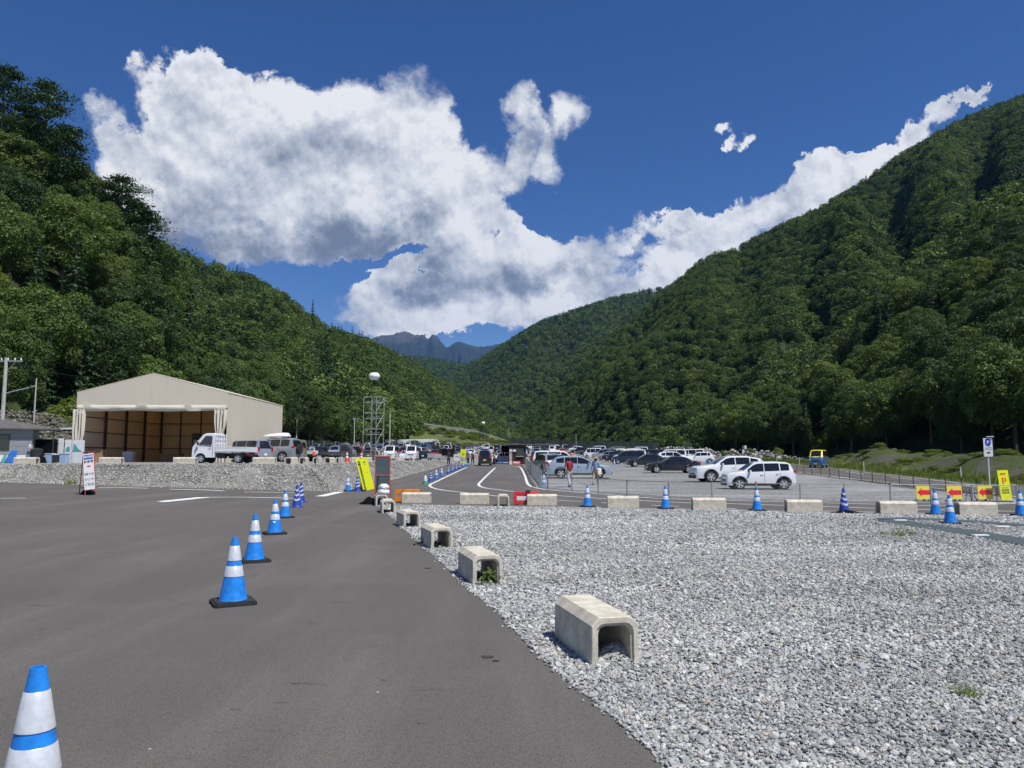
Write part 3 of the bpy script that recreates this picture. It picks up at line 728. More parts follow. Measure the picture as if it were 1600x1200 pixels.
RR = Hill('right_mountain', [(790, 640, 900, 676), (815, 600, 860, 655), (840, 560, 830, 630), (860, 520, 800, 608), (900, 460, 770, 566), (950, 390, 740, 522), (1000, 340, 720, 480), (1040, 310, 700, 447), (1090, 285, 680, 404), (1120, 270, 680, 388), (1150, 255, 680, 381),
    (1200, 240, 690, 357), (1290, 215, 700, 314), (1350, 205, 720, 277), (1400, 200, 740, 242), (1450, 195, 760, 217), (1500, 190, 780, 187), (1560, 185, 800, 162), (1600, 180, 800, 149), (1700, 175, 800, 105), (1900, 170, 800, 60), (2500, 160, 700, 20)], 11, p=1.05, amp=.10, nsc=.008, off=7.7)
R2 = Hill('right_spur', [(1010, 215, 250, 690), (1060, 205, 255, 672), (1120, 190, 258, 655), (1180, 172, 260, 628), (1250, 150, 262, 578), (1300, 138, 262, 535), (1350, 128, 262, 488), (1400, 118, 262, 440), (1450, 108, 262, 392), (1500, 100, 262, 352), (1560, 92, 262, 312), (1600, 88, 262, 292), (1800, 80, 260, 220), (2300, 72, 240, 140)], 11, p=.9, amp=.07, nsc=.02, off=1.3)
CC = Hill('far_hill', [(640, 1050, 2300, 640), (680, 1040, 2250, 606), (718, 1020, 2200, 580), (760, 1000, 2150, 553), (800, 980, 2100, 527), (850, 950, 2050, 499), (900, 950, 2000, 482), (960, 950, 1950, 463), (1040, 950, 1900, 447), (1120, 950, 1850, 425), (1300, 950, 1850, 400)], 11, amp=.10, nsc=.003, off=5.2, rows=30)
C0 = Hill('valley_head_hill', [(560, 1500, 3400, 560), (640, 1500, 3400, 556), (690, 1500, 3400, 563), (725, 1500, 3400, 570), (760, 1500, 3300, 560), (820, 1500, 3200, 545)], 11, amp=.06, nsc=.002, off=9.2)

# distant blue peaks
def peaks():
    crest = [(520, 552), (560, 535), (595, 524), (612, 523), (622, 519.5), (632, 517.5), (642, 520), (648, 523.5), (658, 522.5), (664, 524), (668, 531), (672, 526.5), (676, 522), (684, 526), (690, 534), (697, 543), (703, 541), (709, 535.5), (717, 533.5), (728, 536.5), (738, 540), (748, 541.5), (760, 541), (790, 535), (860, 525), (1000, 520)]
    PX = np.linspace(520, 1000, 360); PY = np.interp(PX, [c[0] for c in crest], [c[1] for c in crest])
    V = []; rows = 90
    for px, py in zip(PX, PY):
        s, e = ray(px, py)
        for j in range(rows + 6):
            u = j / rows; Y = 6200 + 2600 * u; base = e * 8800
            z = 60 + (base - 60) * (u ** 1.15 if u <= 1 else 1 - (u - 1) * 6)
            nz = mnoise.fractal(Vector((s * 34, u * 3.2, 2.2)), 1.0, 2.1, 6); rd = 1 - abs(mnoise.fractal(Vector((s * 46 + 4, u * 1.1, 8.1)), .9, 2.2, 6))
            w = min(1, u * 3) * min(1, max(0, 1 - u) * 5)
            z += w * (120 * nz + 120 * (rd - .75))
            if u >= .98: z += 12 * mnoise.noise(Vector((s * 260, 1, 1)))
            V.append((s * Y, Y, z))
    m = rows + 6; F = [(i * m + j, (i + 1) * m + j, (i + 1) * m + j + 1, i * m + j + 1) for i in range(len(PX) - 1) for j in range(m - 1)]
    mt_ = bpy.data.materials.new('peak_rock_and_forest'); mt_.use_nodes = True; T = NT(mt_.node_tree)
    P = T.node('ShaderNodeBsdfPrincipled'); O = T.node('ShaderNodeOutputMaterial'); T.l.new(P.outputs[0], O.inputs[0]); P.inputs['Roughness'].default_value = .95
    g = T.node('ShaderNodeNewGeometry'); sx = T.node('ShaderNodeSeparateXYZ'); T.put(sx.inputs[0], g.outputs['Position'])
    n = T.noise(g.outputs['Position'], .004, 8, .7); n2 = T.noise(g.outputs['Position'], .02, 4, .7)
    h = T.math('ADD', sx.outputs[2], T.math('MULTIPLY', T.math('SUBTRACT', n, .5), 900))
    c = T.mix(T.smooth(h, 1180, 1500), T.mix(n2, (.010, .020, .018), (.022, .036, .026)), T.mix(n2, (.030, .036, .036), (.12, .118, .11)))
    T.put(P.inputs['Base Color'], c)
    me = np_mesh('distant_peaks', V, F, mt_, smooth=False); tag(link(bpy.data.objects.new('distant_peaks', me)), kind='structure')
peaks()

# ------------------------------------------------------------------ tree shapes
def leaf_cards(C, N, size, seed, aspect=.55):
    """rhombic leaf sprays at centres C with normals N"""
    r = np.random.default_rng(seed); n = len(C); N = N / np.maximum(1e-6, np.linalg.norm(N, axis=1, keepdims=True))
    a = r.standard_normal((n, 3)); a -= N * (a * N).sum(1, keepdims=True); a /= np.maximum(1e-6, np.linalg.norm(a, axis=1, keepdims=True)); b = np.cross(N, a)
    l = size * np.exp(.28 * r.standard_normal((n, 1))) * .5; w = l * aspect * r.uniform(.8, 1.3, (n, 1))
    V = np.stack([C - a * l, C - b * w + N * w * .25, C + a * l * 1.1, C + b * w + N * w * .25], 1).reshape(-1, 3)
    return V, np.arange(4 * n).reshape(n, 4)
def core_blob(pos, rad, r, n=10):
    """an uneven closed lump inside the crown (so that it is opaque)"""
    bm = bmesh.new(); bmesh.ops.create_icosphere(bm, subdivisions=2, radius=1)
    V = np.array([v.co[:] for v in bm.verts]); F = np.array([[v.index for v in f.verts] for f in bm.faces]); bm.free()
    k = 1 + .22 * r.standard_normal((len(V), 1)).clip(-1.5, 1.5); V = V * k * rad + pos
    return V, np.column_stack([F, F[:, 2]])
def broad_crown(seed, clumps, leaves, size, h=12, wid=4.2, core=True, low=.22, clump_r=1.25, flat=.8):
    r = np.random.default_rng(seed); C = []; N = []
    cz = h * (low + 1) / 2; hz = h * (1 - low) / 2
    k = np.arange(clumps) + .5; ph = np.arccos(1 - 1.75 * k / clumps); th = math.pi * (1 + 5 ** .5) * k + r.uniform(0, 6)
    rad = r.uniform(.62, 1.0, clumps); lob = 1 + .18 * np.sin(2 * th + r.uniform(0, 6)) + .12 * np.sin(5 * th)
    cx = np.column_stack([np.sin(ph) * np.cos(th) * wid * rad * lob, np.sin(ph) * np.sin(th) * wid * rad * lob, cz + np.cos(ph) * hz * rad])
    for c in cx:
        cr = clump_r * r.uniform(.7, 1.35); m = max(4, int(leaves * (cr / clump_r) ** 2)); d = r.standard_normal((m, 3)); d /= np.linalg.norm(d, axis=1, keepdims=True)
        out = (c - [0, 0, cz]); out = out / (np.linalg.norm(out) + 1e-6)
        d = d + .55 * out + [0, 0, .35]; d /= np.linalg.norm(d, axis=1, keepdims=True)
        q = c + d * cr * r.uniform(.75, 1.08, (m, 1)) * [1, 1, flat]
        C.append(q); N.append(d * .8 + .55 * r.standard_normal((m, 3)) + [0, 0, .35])
    V, F = leaf_cards(np.vstack(C), np.vstack(N), size, seed)
    if core:
        V2, F2 = core_blob(np.array([0, 0, cz]), np.array([wid * .68, wid * .68, hz * .74]), r); F = np.vstack([F, F2 + len(V)]); V = np.vstack([V, V2])
    return V, F
def conifer_crown(seed, tiers, leaves, size, h=18, wid=2.8, low=.12, droop=.35):
    r = np.random.default_rng(seed); C = []; N = []
    for t in range(tiers):
        u = (t + r.uniform(-.3, .3)) / tiers; z = h * (low + (1 - low) * u); R_ = wid * (1 - u) ** .8 + .12
        nb = max(4, int(7 * (1 - u) + 4)); a0 = r.uniform(0, 6)
        for b in range(nb):
            a = a0 + 2 * math.pi * b / nb + r.uniform(-.25, .25); L = R_ * r.uniform(.7, 1.15); m = max(3, int(leaves * (L / wid + .2)))
            t_ = r.uniform(.15, 1, m) ** .7; w = r.normal(0, .22, m) * L * (1.1 - t_ * .7) + 0
            x = np.cos(a) * L * t_ - np.sin(a) * w; y = np.sin(a) * L * t_ + np.cos(a) * w
            C.append(np.column_stack([x, y, z - droop * L * t_ ** 1.5 + r.normal(0, .10, m)])); N.append(np.column_stack([np.cos(a) * .5 + r.normal(0, .45, m), np.sin(a) * .5 + r.normal(0, .45, m), np.ones(m)]))
    V, F = leaf_cards(np.vstack(C), np.vstack(N), size, seed, .42)
    V2, F2 = core_blob(np.array([0, 0, h * .45]), np.array([wid * .32, wid * .32, h * .36]), r)
    return np.vstack([V, V2]), np.vstack([F, F2 + len(V)])
def pine_crown(seed, pads, leaves, size, h=16, wid=3.6):
    r = np.random.default_rng(seed); C = []; N = []; limbs = []
    for k in range(pads):
        u = k / (pads - 1); z = h * (.42 + .56 * u); R_ = wid * (1 - .62 * u) * r.uniform(.55, 1.1) * (1 if u < .95 else .1); a = k * 2.4 + r.uniform(-.5, .5)
        c = np.array([math.cos(a) * R_, math.sin(a) * R_, z]); pr = r.uniform(1.0, 1.65) * (1.1 - .35 * u); m = leaves
        d = r.standard_normal((m, 3)) * [1, 1, .27]; C.append(c + d * pr * .62); N.append(r.standard_normal((m, 3)) * .6 + [0, 0, 1]); limbs.append(c)
    V, F = leaf_cards(np.vstack(C), np.vstack(N), size, seed, .45)
    return V, F, limbs
def trunk_mesh(seed, h, top=.62, r0=.22, limbs=None, lean=.3, m='bark'):
    r = random.Random(seed); b = MB(); pts = [(lean * math.sin(t * 2 + seed) * t, lean * math.cos(t * 1.7 + seed) * t * .6, h * top * t) for t in (0, .25, .5, .75, 1)]
    b.tube([(0, 0, -.8)] + pts, [r0 * 1.35, r0 * 1.15, r0 * .95, r0 * .8, r0 * .62, r0 * .4], 7)
    if limbs is None:
        for k in range(6):
            t = .45 + .5 * k / 6; p = Vector(pts[min(4, int(t * 4 + .5))]); a = k * 2.2 + seed; L = h * .26 * r.uniform(.7, 1.1)
            b.tube([p, p + Vector((math.cos(a) * L * .5, math.sin(a) * L * .5, L * .35)), p + Vector((math.cos(a) * L, math.sin(a) * L, L * .85))], [r0 * .4, r0 * .26, r0 * .1], 5)
    else:
        for c in limbs:
            z = max(h * .2, c[2] - .25 * math.hypot(c[0], c[1]) - .3); b.tube([(0, 0, z), (c[0] * .6, c[1] * .6, (z + c[2]) / 2), tuple(c)], [r0 * .35, r0 * .22, r0 * .08], 5)
    o = b.build('trunk', M[m]); me = o.data; bpy.data.objects.remove(o); return me
def crown_me(vf, mt_): return np_mesh('crown', vf[0], vf[1], M[mt_])
NEAR = []   # (crown mesh, trunk mesh, height, kind)
for i, (cl, lv, sz, wid, lm) in enumerate(((62, 330, .25, 4.3, 'leaf_mid'), (54, 340, .24, 3.8, 'leaf_dark'), (70, 320, .26, 4.8, 'leaf_mid'), (50, 320, .24, 3.6, 'leaf_light'), (58, 320, .25, 4.2, 'leaf_dark'), (60, 330, .24, 4.0, 'leaf_mid'))):
    NEAR.append((crown_me(broad_crown(i, cl, lv, sz, wid=wid, low=.18 + .02 * i), lm), trunk_mesh(i, 12), 12, 'broadleaf'))
for i in range(3): NEAR.append((crown_me(conifer_crown(40 + i, 26, 26, .42, h=18, wid=2.6 + .3 * i), 'needle'), trunk_mesh(40 + i, 18, .96, .2, [], .1), 18, 'conifer'))
PINES = []
for i in range(3):
    V_, F_, lb = pine_crown(60 + i, 26, 400, .27); PINES.append((crown_me((V_, F_), 'needle'), trunk_mesh(60 + i, 16, .97, .20, lb, .35), 16, 'pine'))
MID = [crown_me(broad_crown(100 + i, 34, 34, .72, wid=4.0 + .25 * (i % 3), low=.15, clump_r=1.5), ('leaf_far', 'leaf_dark', 'leaf_far', 'leaf_mid', 'leaf_far', 'leaf_dark')[i]) for i in range(6)] + \
      [crown_me(conifer_crown(120 + i, 15, 8, .85, h=16, wid=2.7), 'needle') for i in range(2)]
FAR = [crown_me(broad_crown(140 + i, 16, 15, 1.45, wid=4.1 + .3 * (i % 3), low=.12, clump_r=1.8), ('leaf_far', 'leaf_far', 'leaf_dark', 'leaf_mid', 'leaf_far')[i]) for i in range(5)] + \
      [crown_me(conifer_crown(160 + i, 8, 4, 1.6, h=15, wid=3.0), 'needle') for i in range(2)]

# ------------------------------------------------------------------ forests
def canopy(name, P, protos, smin, smax, label, con=.12, seed=3, patchy=.012):
    r = np.random.default_rng(seed); n = len(P); nb = len(protos) - 2
    sc = r.uniform(smin, smax, n); pick = r.integers(0, nb, n)
    pn = np.array([mnoise.noise(Vector((p[0] * patchy, p[1] * patchy, seed))) for p in P]); isc = r.random(n) < con * (1 + 5 * np.clip(pn, 0, 1)); pick[isc] = nb + r.integers(0, 2, isc.sum())
    rot = np.column_stack([r.normal(0, .05, n), r.normal(0, .05, n), r.uniform(0, 6.28, n)])
    s3 = np.column_stack([sc * r.uniform(.9, 1.2, n), sc * r.uniform(.9, 1.2, n), sc * r.uniform(.8, 1.15, n)])
    return scatter(name, P, rot, s3, pick, protos, label)
TREES = []
def candidate(hill, n, seed, smin=-.80, smax=.80, umax=1.02):
    P = hill.points(n, smin, smax, 0, umax, seed)
    # keep them apart
    keep = []; cell = {}
    for p in P:
        k = (int(p[0] // 5.2), int(p[1] // 5.2))
        if any((q[0] - p[0]) ** 2 + (q[1] - p[1]) ** 2 < 24 for dx in (-1, 0, 1) for dy in (-1, 0, 1) for q in cell.get((k[0] + dx, k[1] + dy), ())): continue
        cell.setdefault(k, []).append(p); keep.append(p)
    return np.array(keep)
pa = candidate(A, 1400, 11); pb = candidate(B, 3000, 12, umax=.30); pr2 = candidate(R2, 4200, 13, umax=1.0)
cand = [(p, 'left') for p in pa] + [(p, 'mid') for p in pb] + [(p, 'right') for p in pr2]
def rank(c):
    p = c[0]; s = p[0] / p[1]; inview = abs(s) < .735
    return p[1] * (1 if c[1] == 'left' else 1.05) + (0 if inview else 400)
cand = [c for c in cand if not (c[1] == 'right' and c[0][0] / c[0][1] < .235)]
cand.sort(key=rank)
IND, REST = cand[:288], cand[288:]
LMK = [(-99, 'above the grey shed'), (60, 'above the white hoarding'), (125, 'above the tent curtain'), (190, 'above the tent gable'), (260, 'above the tent roof slope'), (340, 'above the white kei truck'), (400, 'above the roof box'), (450, 'above the olive off-roader'), (500, 'above the dark kei truck'), (545, 'behind the lighting tower'), (612, 'above the tunnel greenhouse'), (670, 'above the retaining wall'), (740, 'above the far balloon'), (1010, 'above the black sedans'), (1100, 'above the white suv'), (1180, 'above the small white suv'), (1240, 'above the two-tone van'), (1310, 'above the striped cone'), (1380, 'above the first arrow sign'), (1440, 'above the second arrow sign'), (1500, 'above the pole sign'), (1560, 'above the yellow P board')]
def tree_label(p, kind, shade, sc, side='left'):
    px = 800 + 1200 * p[0] / p[1] * .995; mk = [t for a, t in LMK if px >= a][-1] if px > -99 else 'outside the picture'; hgt = (p[2] + 10 - 1.6) / p[1]
    wd = {'left': 'near', 'mid': 'middle', 'right': 'shaded'}[side]
    lvl = [t for v, t in ((0, 'lowest in'), (.07, 'at foot of'), (.10, 'a little up'), (.13, 'low in'), (.17, 'a third up'), (.21, 'halfway up'), (.25, 'past mid-height of'), (.29, 'two thirds up'), (.33, 'high in'), (.37, 'very high in'), (.41, 'topmost in')) if hgt >= v][-1] + ' %s wood' % wd
    return '%s %s %s tree %s %s' % ('tall' if sc > 1.0 else 'broad' if sc > .9 else 'slim' if kind == 'conifer' else 'small', shade, {'broadleaf': 'leafy', 'conifer': 'pointed', 'pine': 'flat-topped'}[kind], lvl, mk)
TL = {'left': 'tree in the dense wood on the near slope behind the house and the cream tent', 'mid': 'tree at the edge of the wood behind the far end of the left car park', 'right': 'tree in the dark wood on the shaded slope beyond the grass verge'}
KL = {'broadleaf': 'leafy green', 'conifer': 'dark pointed', 'pine': 'flat-topped'}
GRP = {'left': 'trees on the near slope', 'mid': 'trees along the foot of the middle slope', 'right': 'trees on the shaded right slope'}
def plant(pr, p, sc, side, label=None, group=None, name=None, rz=None, sxy=1.0):
    cm, tm, h, kind = pr; r = rnd
    nm = name or ('broadleaf_tree' if kind == 'broadleaf' else 'conifer_tree' if kind == 'conifer' else 'pine_tree')
    t = thing(nm, label or tree_label(p, kind, {'leaf_mid': 'mid-green', 'leaf_dark': 'dark', 'leaf_light': 'yellow-green', 'needle': 'blackish green'}[cm.materials[0].name], sc, side), 'tree', p, r.uniform(0, 6.28) if rz is None else rz, group or (None if label else GRP[side]))
    t.scale = (sc * sxy, sc * sxy, sc)
    link(bpy.data.objects.new('trunk', tm), t); link(bpy.data.objects.new('crown', cm), t); return t
for (p, side) in IND:
    u = mnoise.noise(Vector((p[0] * .03, p[1] * .03, 4))); q = rnd.random()
    light = side == 'left' and p[1] < 105 and q < .35
    if q < (.10 if u < .1 else .4): pr = NEAR[6 + rnd.randrange(3)]; sc = rnd.uniform(.6, .9)
    elif light: pr = NEAR[3]; sc = rnd.uniform(.65, .95)
    else: pr = NEAR[rnd.choice((0, 1, 2, 4, 5))]; sc = rnd.uniform(.78, 1.15)
    plant(pr, Vector(p), sc * 1.05, side)
rest = np.array([p for p, _ in REST])
canopy('forest_foot', rest, MID, .8, 1.12, 'trees at the foot of the valley sides', seed=21)
def fill(hill, spacing, protos, name, label, smin, smax, a, b, umin=0, seed=5, con=.12, patchy=.012):
    n = int(hill.area(smin, smax) / spacing ** 2); P = hill.points(n, smin, smax, umin, 1.04, seed); canopy(name, P, protos, a, b, label, con, seed, patchy); return n
cnt = [fill(A, 5.2, MID, 'forest_beyond_near_slope', 'wood on the near slope outside the picture', -3, -.80, .85, 1.2),
       fill(B, 4.6, MID, 'middle_slope_forest', 'dense forest covering the middle slope', -.9, .3, .5, 1.1, umin=.27, con=.16),
       fill(RR, 5.0, MID, 'right_mountain_forest', 'dense broadleaf forest covering the big mountain', -.1, 1.0, .48, 1.15, con=.10),
       fill(CC, 8.5, FAR, 'far_hill_forest', 'fine-grained forest on the far hill', -.2, .5, .8, 1.15, con=.2, patchy=.004),
       fill(C0, 12, FAR, 'valley_head_forest', 'forest at the head of the valley', -.3, .1, 1, 1.6, con=.2)]
print('FOREST', cnt, 'individual', len(IND), 'rest', len(REST), 'A', len(pa), 'B', len(pb), 'R2', len(pr2))

# named trees that stand out against the sky
def skyline(pr, px, top, Y, hill, label, name, sxy=1.0, group=None):
    t = pat(px, top, Y); s = t.x / t.y; zb = hill.z(s, Y); h = t.z - zb
    return plant(pr, Vector((t.x, t.y, zb)), h / pr[2], 'left', label, name=name, sxy=sxy)
skyline(PINES[0], 72, 128, 116, A, 'tall open-crowned pine standing highest against the cloud at the top of the near slope', 'pine_tree', .95)
skyline(PINES[1], 8, 104, 114, A, 'tall dark pine cut by the edge of the picture above the near slope', 'pine_tree', 1.0)
skyline(PINES[2], 104, 196, 118, A, 'smaller ragged pine just below the tallest pine on the skyline', 'pine_tree', 1.0)
skyline(PINES[0], 188, 276, 126, A, 'flat-layered pine leaning out from the near slope under the big cloud', 'pine_tree', 1.25)
skyline(PINES[2], 216, 318, 124, A, 'short pine with level boughs below the flat-layered pine', 'pine_tree', 1.3)
skyline(NEAR[6], 489, 466, 395, B, 'lone slender conifer rising above the ridge line of the middle slope', 'conifer_tree', .62)
skyline(NEAR[7], 300, 445, 125, B, 'tall dark cedar with drooping boughs behind the tent roof', 'conifer_tree', .95)
skyline(NEAR[8], 330, 470, 132, B, 'second dark cedar beside the tallest one behind the tent roof', 'conifer_tree', .9)
skyline(NEAR[6], 622, 560, 560, B, 'dark pointed fir among broadleaf trees below the blue peaks', 'conifer_tree', 1.0)
skyline(NEAR[7], 510, 520, 240, B, 'broad dark fir standing beside the lone conifer slope', 'conifer_tree', 1.1)
# bright scrub along the foot of the near slope
SHR = [(crown_me(broad_crown(200 + i, 26, 110, .24, h=4, wid=2.0, low=.0, clump_r=.75), 'leaf_light'), trunk_mesh(200 + i, 4, .4, .06), 4, 'broadleaf') for i in range(3)]
for i, (px, py, Y, sc) in enumerate(((22, 598, 64, 1.0), (60, 600, 64, 1.0), (90, 612, 68, 1.1), (118, 560, 72, 1.5), (150, 545, 76, 1.6), (185, 540, 82, 1.7), (215, 520, 88, 1.9), (245, 515, 92, 1.8), (262, 545, 92, 1.7),
      (205, 560, 84, 1.6), (230, 575, 86, 1.6), (165, 580, 78, 1.4), (95, 650, 63, .7), (108, 640, 66, .9), (278, 560, 96, 1.7), (40, 625, 63, .6), (300, 590, 100, 1.5))):
    t = pat(px, py, Y); hz = A.z(t.x / t.y, Y); zb = min(t.z - 3.2 * sc, hz + 6) if False else hz
    o = plant(SHR[i % 3], Vector((t.x, t.y, hz)), sc, 'left', ('large', 'bright', 'small')[0 if sc > 1.55 else 1 if sc > 1 else 2] + ' yellow-green bush ' + ('behind the crossarm pole', 'behind the thin steel pole', 'above the rubble wall end', 'highest above the hoarding', 'highest above the lunch sign', 'beside the highest pair', 'left of the pole behind the tent', 'behind the tent ridge', 'just below the one behind the ridge', 'below the pole behind the tent', 'just left of the tent ridge', 'above the tent curtain', 'on the slope of the rubble wall', 'between shed and tent', 'right of the tent ridge', 'right beside the crossarm pole', 'farthest right above the tent roof')[i], 'bushes at the foot of the near slope', 'bush')
    tag(o, cat='bush')
for i, (px, Y) in enumerate(((1288, 150), (1296, 152), (1304, 149), (1312, 151), (1320, 148), (1280, 153), (1330, 147))):
    s_ = ray(px, 700)[0]; tag(plant(SHR[i % 3], Vector((s_ * Y, Y, R2.z(s_, Y) - .2)), .7 + .1 * (i % 3), 'right', 'dark scrub at the wood edge behind the two-tone van', 'scrub behind the two-tone van', 'bush'), cat='bush')
# verge scrub on the right under the trees and on the spoil bank
for i, (px, py) in enumerate(((1130, 702), (1170, 700), (1215, 698), (1010, 694), (1380, 716), (1430, 712), (1470, 706), (1500, 704), (1090, 700), (970, 694), (1395, 706))):
    if px > 1350: continue
    g = gpt(px, py + 8); y = min(g.y, 150); s_, e_ = ray(px, py)
    p = on(s_ * y, y); o = plant(SHR[i % 3], p, .3 + .25 * rnd.random(), 'right', 'low weedy bush on the verge below the dark wood', 'bushes on the verge', 'bush'); tag(o, cat='bush')
# verge grass: real blades, nobody could count them
def tufts(name, poly, n, h, label, mt_='leaf_light'):
    V = []; F = []
    for k in range(7):
        a = k * .9; w = .02; V += [(math.cos(a) * .05 - w, math.sin(a) * .05, 0), (math.cos(a) * .05 + w, math.sin(a) * .05, 0), (math.cos(a) * .22, math.sin(a) * .22, 1)]; F.append((3 * k, 3 * k + 1, 3 * k + 2))
    me = np_mesh('tuft', np.array(V) * h, np.array(F), M[mt_]); xs = [p[0] for p in poly]; ys = [p[1] for p in poly]
    x = rng.uniform(min(xs), max(xs), n); y = rng.uniform(min(ys), max(ys), n); k = inside(poly, x, y); x, y = x[k], y[k]
    q = np.array([mnoise.noise(Vector((a * .35, b * .35, 0))) for a, b in zip(x, y)]) > -.15; x, y = x[q], y[q]
    scatter(name, np.column_stack([x, y, Hn(x, y)]), np.column_stack([x * 0, x * 0, rng.uniform(0, 6, len(x))]), rng.uniform(.6, 1.5, len(x)), np.zeros(len(x)), [me], label)
tufts('verge_grass', [(28.2, 44.2), (27.8, 45), (33.8, 81), (38, 110), (43, 150), (47, 150), (42, 110), (38, 81), (33, 52), (44, 48), (70, 46), (70, 43)], 60000, .32, 'rough green grass along the verge of the right-hand road')
rr = np.random.default_rng(77); xs = rr.uniform(28, 75, 900); ys = rr.uniform(48, 120, 900); kk = inside(spoil, xs, ys) & ~inside(vband, xs, ys); xs, ys = xs[kk], ys[kk]; kk = np.array([mnoise.noise(Vector((a * .12, b * .12, 3))) for a, b in zip(xs, ys)]) > -.05; xs, ys = xs[kk], ys[kk]
scatter('bank_weeds', np.column_stack([xs, ys, Hn(xs, ys) - .05]), np.column_stack([xs * 0, xs * 0, rr.uniform(0, 6, len(xs))]), np.column_stack([rr.uniform(.15, .42, len(xs))] * 2 + [rr.uniform(.04, .13, len(xs))]), rr.integers(0, 3, len(xs)), [s[0] for s in SHR], 'low weeds over the spoil bank beyond the right-hand road')
xs = rr.uniform(28, 75, 2600); ys = rr.uniform(48, 120, 2600); kk = inside(spoil, xs, ys) & ~inside(vband, xs, ys); xs, ys = xs[kk], ys[kk]
scatter('bank_rubble', np.column_stack([xs, ys, Hn(xs, ys)]), rr.uniform(-1, 1, (len(xs), 3)) * [1, 1, 3], .12 * np.exp(.6 * rr.standard_normal(len(xs))), rr.integers(0, 6, len(xs)), WSTONES, 'dark stones strewn over the spoil bank')
tufts('field_grass', [(-60, 236), (40, 236), (60, 330), (-70, 330)], 9000, 1.0, 'green field grass behind the car park')
# ------------------------------------------------------------------ lettering
def text(body, size, mt_, parent, loc, rot=(R(90), 0, 0), align='CENTER', sx=1):
    c = bpy.data.curves.new('lettering', 'FONT'); c.body = body; c.size = size; c.align_x = align; c.align_y = 'CENTER'; c.extrude = .0008; c.offset = size * .012
    c.materials.append(mt_); c.resolution_u = 3
    o = link(bpy.data.objects.new('lettering', c), parent); o.location = loc; o.rotation_euler = rot; o.scale = (sx, 1, 1)
    me = bpy.data.meshes.new_from_object(o); n = link(bpy.data.objects.new('lettering', me), parent); n.location = loc; n.rotation_euler = rot; n.scale = (sx, 1, 1); bpy.data.objects.remove(o); return n

# ------------------------------------------------------------------ precast gutter blocks
M['block'] = mat('precast_concrete', (.58, .53, .43), .85, var=.20, vscale=5, bump=.35, bscale=90, grain=.18, gscale=60)
def block_mesh(L=1.0, W_=.385, Hh=.365):
    w = W_ / 2; t = .058
    def arc(wx, top, ch, n, zb=0):   # U path from bottom-left over the top to bottom-right
        pts = [(-wx - .004, zb), (-wx, (top - ch) * .5), (-wx, top - ch)]
        if n == 0: pts += [(-wx + ch * .33, top - ch * .67), (-wx + ch * .67, top - ch * .33)]
        else:
            for k in (1, 2):
                a = R(180 - 30 * k); pts.append((-wx + ch + math.cos(a) * ch, top - ch + math.sin(a) * ch))
        pts += [(-wx + ch, top)]
        return pts + [(-x, z) for x, z in pts[::-1]]
    O_ = arc(w, Hh, .062, 0); Oi = arc(w - .006, Hh - .006, .062, 0)
    I1 = arc(w - t + .020, Hh - t + .012, .07, 1); I2 = arc(w - t, Hh - t - .012, .06, 1)
    b = MB(); n = len(O_)
    rings = [(O_, .008), (Oi, 0), (I1, 0), (I1, .018), (I2, .020), (I2, L - .0), (Oi, L), (O_, L - .008)]
    vs = []
    for ring, y in rings: vs += [(x, y, z) for x, z in ring]
    fs = []
    for r in range(len(rings)):
        r2 = (r + 1) % len(rings)
        for i in range(n - 1): fs.append((r * n + i, r * n + i + 1, r2 * n + i + 1, r2 * n + i))
    for i in (0, n - 1):       # feet
        f = [r * n + i for r in range(len(rings))]; fs.append(tuple(f if i else f[::-1]))
    b.add(vs, fs); o = b.build('gutter_block', M['block']); bm = bmesh.new(); bm.from_mesh(o.data); bmesh.ops.recalc_face_normals(bm, faces=bm.faces); bm.to_mesh(o.data); bm.free()
    me = o.data; bpy.data.objects.remove(o); return me
BLK = block_mesh()
def block(p, rz, label, group, L=1.0, dz=0):
    o = tag(link(bpy.data.objects.new('gutter_block', BLK)), label, 'concrete block', group); put(o, Vector(p) + Vector((0, 0, dz)), rz, (1, L, 1)); return o
GA = 'concrete gutter blocks along the asphalt edge'
def block_fl(fl_, bl, label, wpx, dz=.02):   # from front-left and back-left corners
    a, b = gpt(*fl_), gpt(*bl); d = (b - a); rz = math.atan2(-d.x, d.y)
    ax = Vector((math.cos(rz), math.sin(rz), 0)); c = a + ax * .1925
    return block(c, rz, label, GA, dz=dz - .02)
block_fl((925, 1042), (859.5, 990), 'largest-looking open-ended concrete block on the gravel, with stones heaped in its mouth', 0)
block_fl((738.5, 914), (712.4, 893.5), 'concrete block with a green weed growing in its mouth beside the asphalt', 0)
block_fl((673.4, 858), (658, 849), 'concrete block between the weedy one and the smaller ones up the asphalt edge', 0)
block_fl((630.5, 825), (620.5, 820), 'fourth concrete block up the asphalt edge, open end showing daylight', 0)
block_fl((596.6, 801.8), (593, 797.5), 'concrete block just before the one that carries the white bags', 0)
bk6 = block_fl((587, 790.5), (584, 787), 'concrete block topped with white sandbags beside the red-framed board', 0)
GB = 'concrete blocks lining the road edge of the gravel lot'
rowb = [(650, 786, -2, 'concrete block side-on behind the orange barrier'), (741, 787.4, -2, 'concrete block alone on the road edge between the orange and the red barrier'),
        (847, 789.6, -3, 'concrete block side-on against the red barrier'), (974, 793.6, -4, 'concrete block between the two cones nearest the red barrier'), (1109, 797.2, -5, 'concrete block before the parked white cars'),
        (1258, 801.2, -6, 'concrete block left of the dark striped cone with the black cloth'), (1405, 804, -6, 'concrete block before the first arrow sign'), (1530, 806, -6, 'concrete block before the yellow P board')]
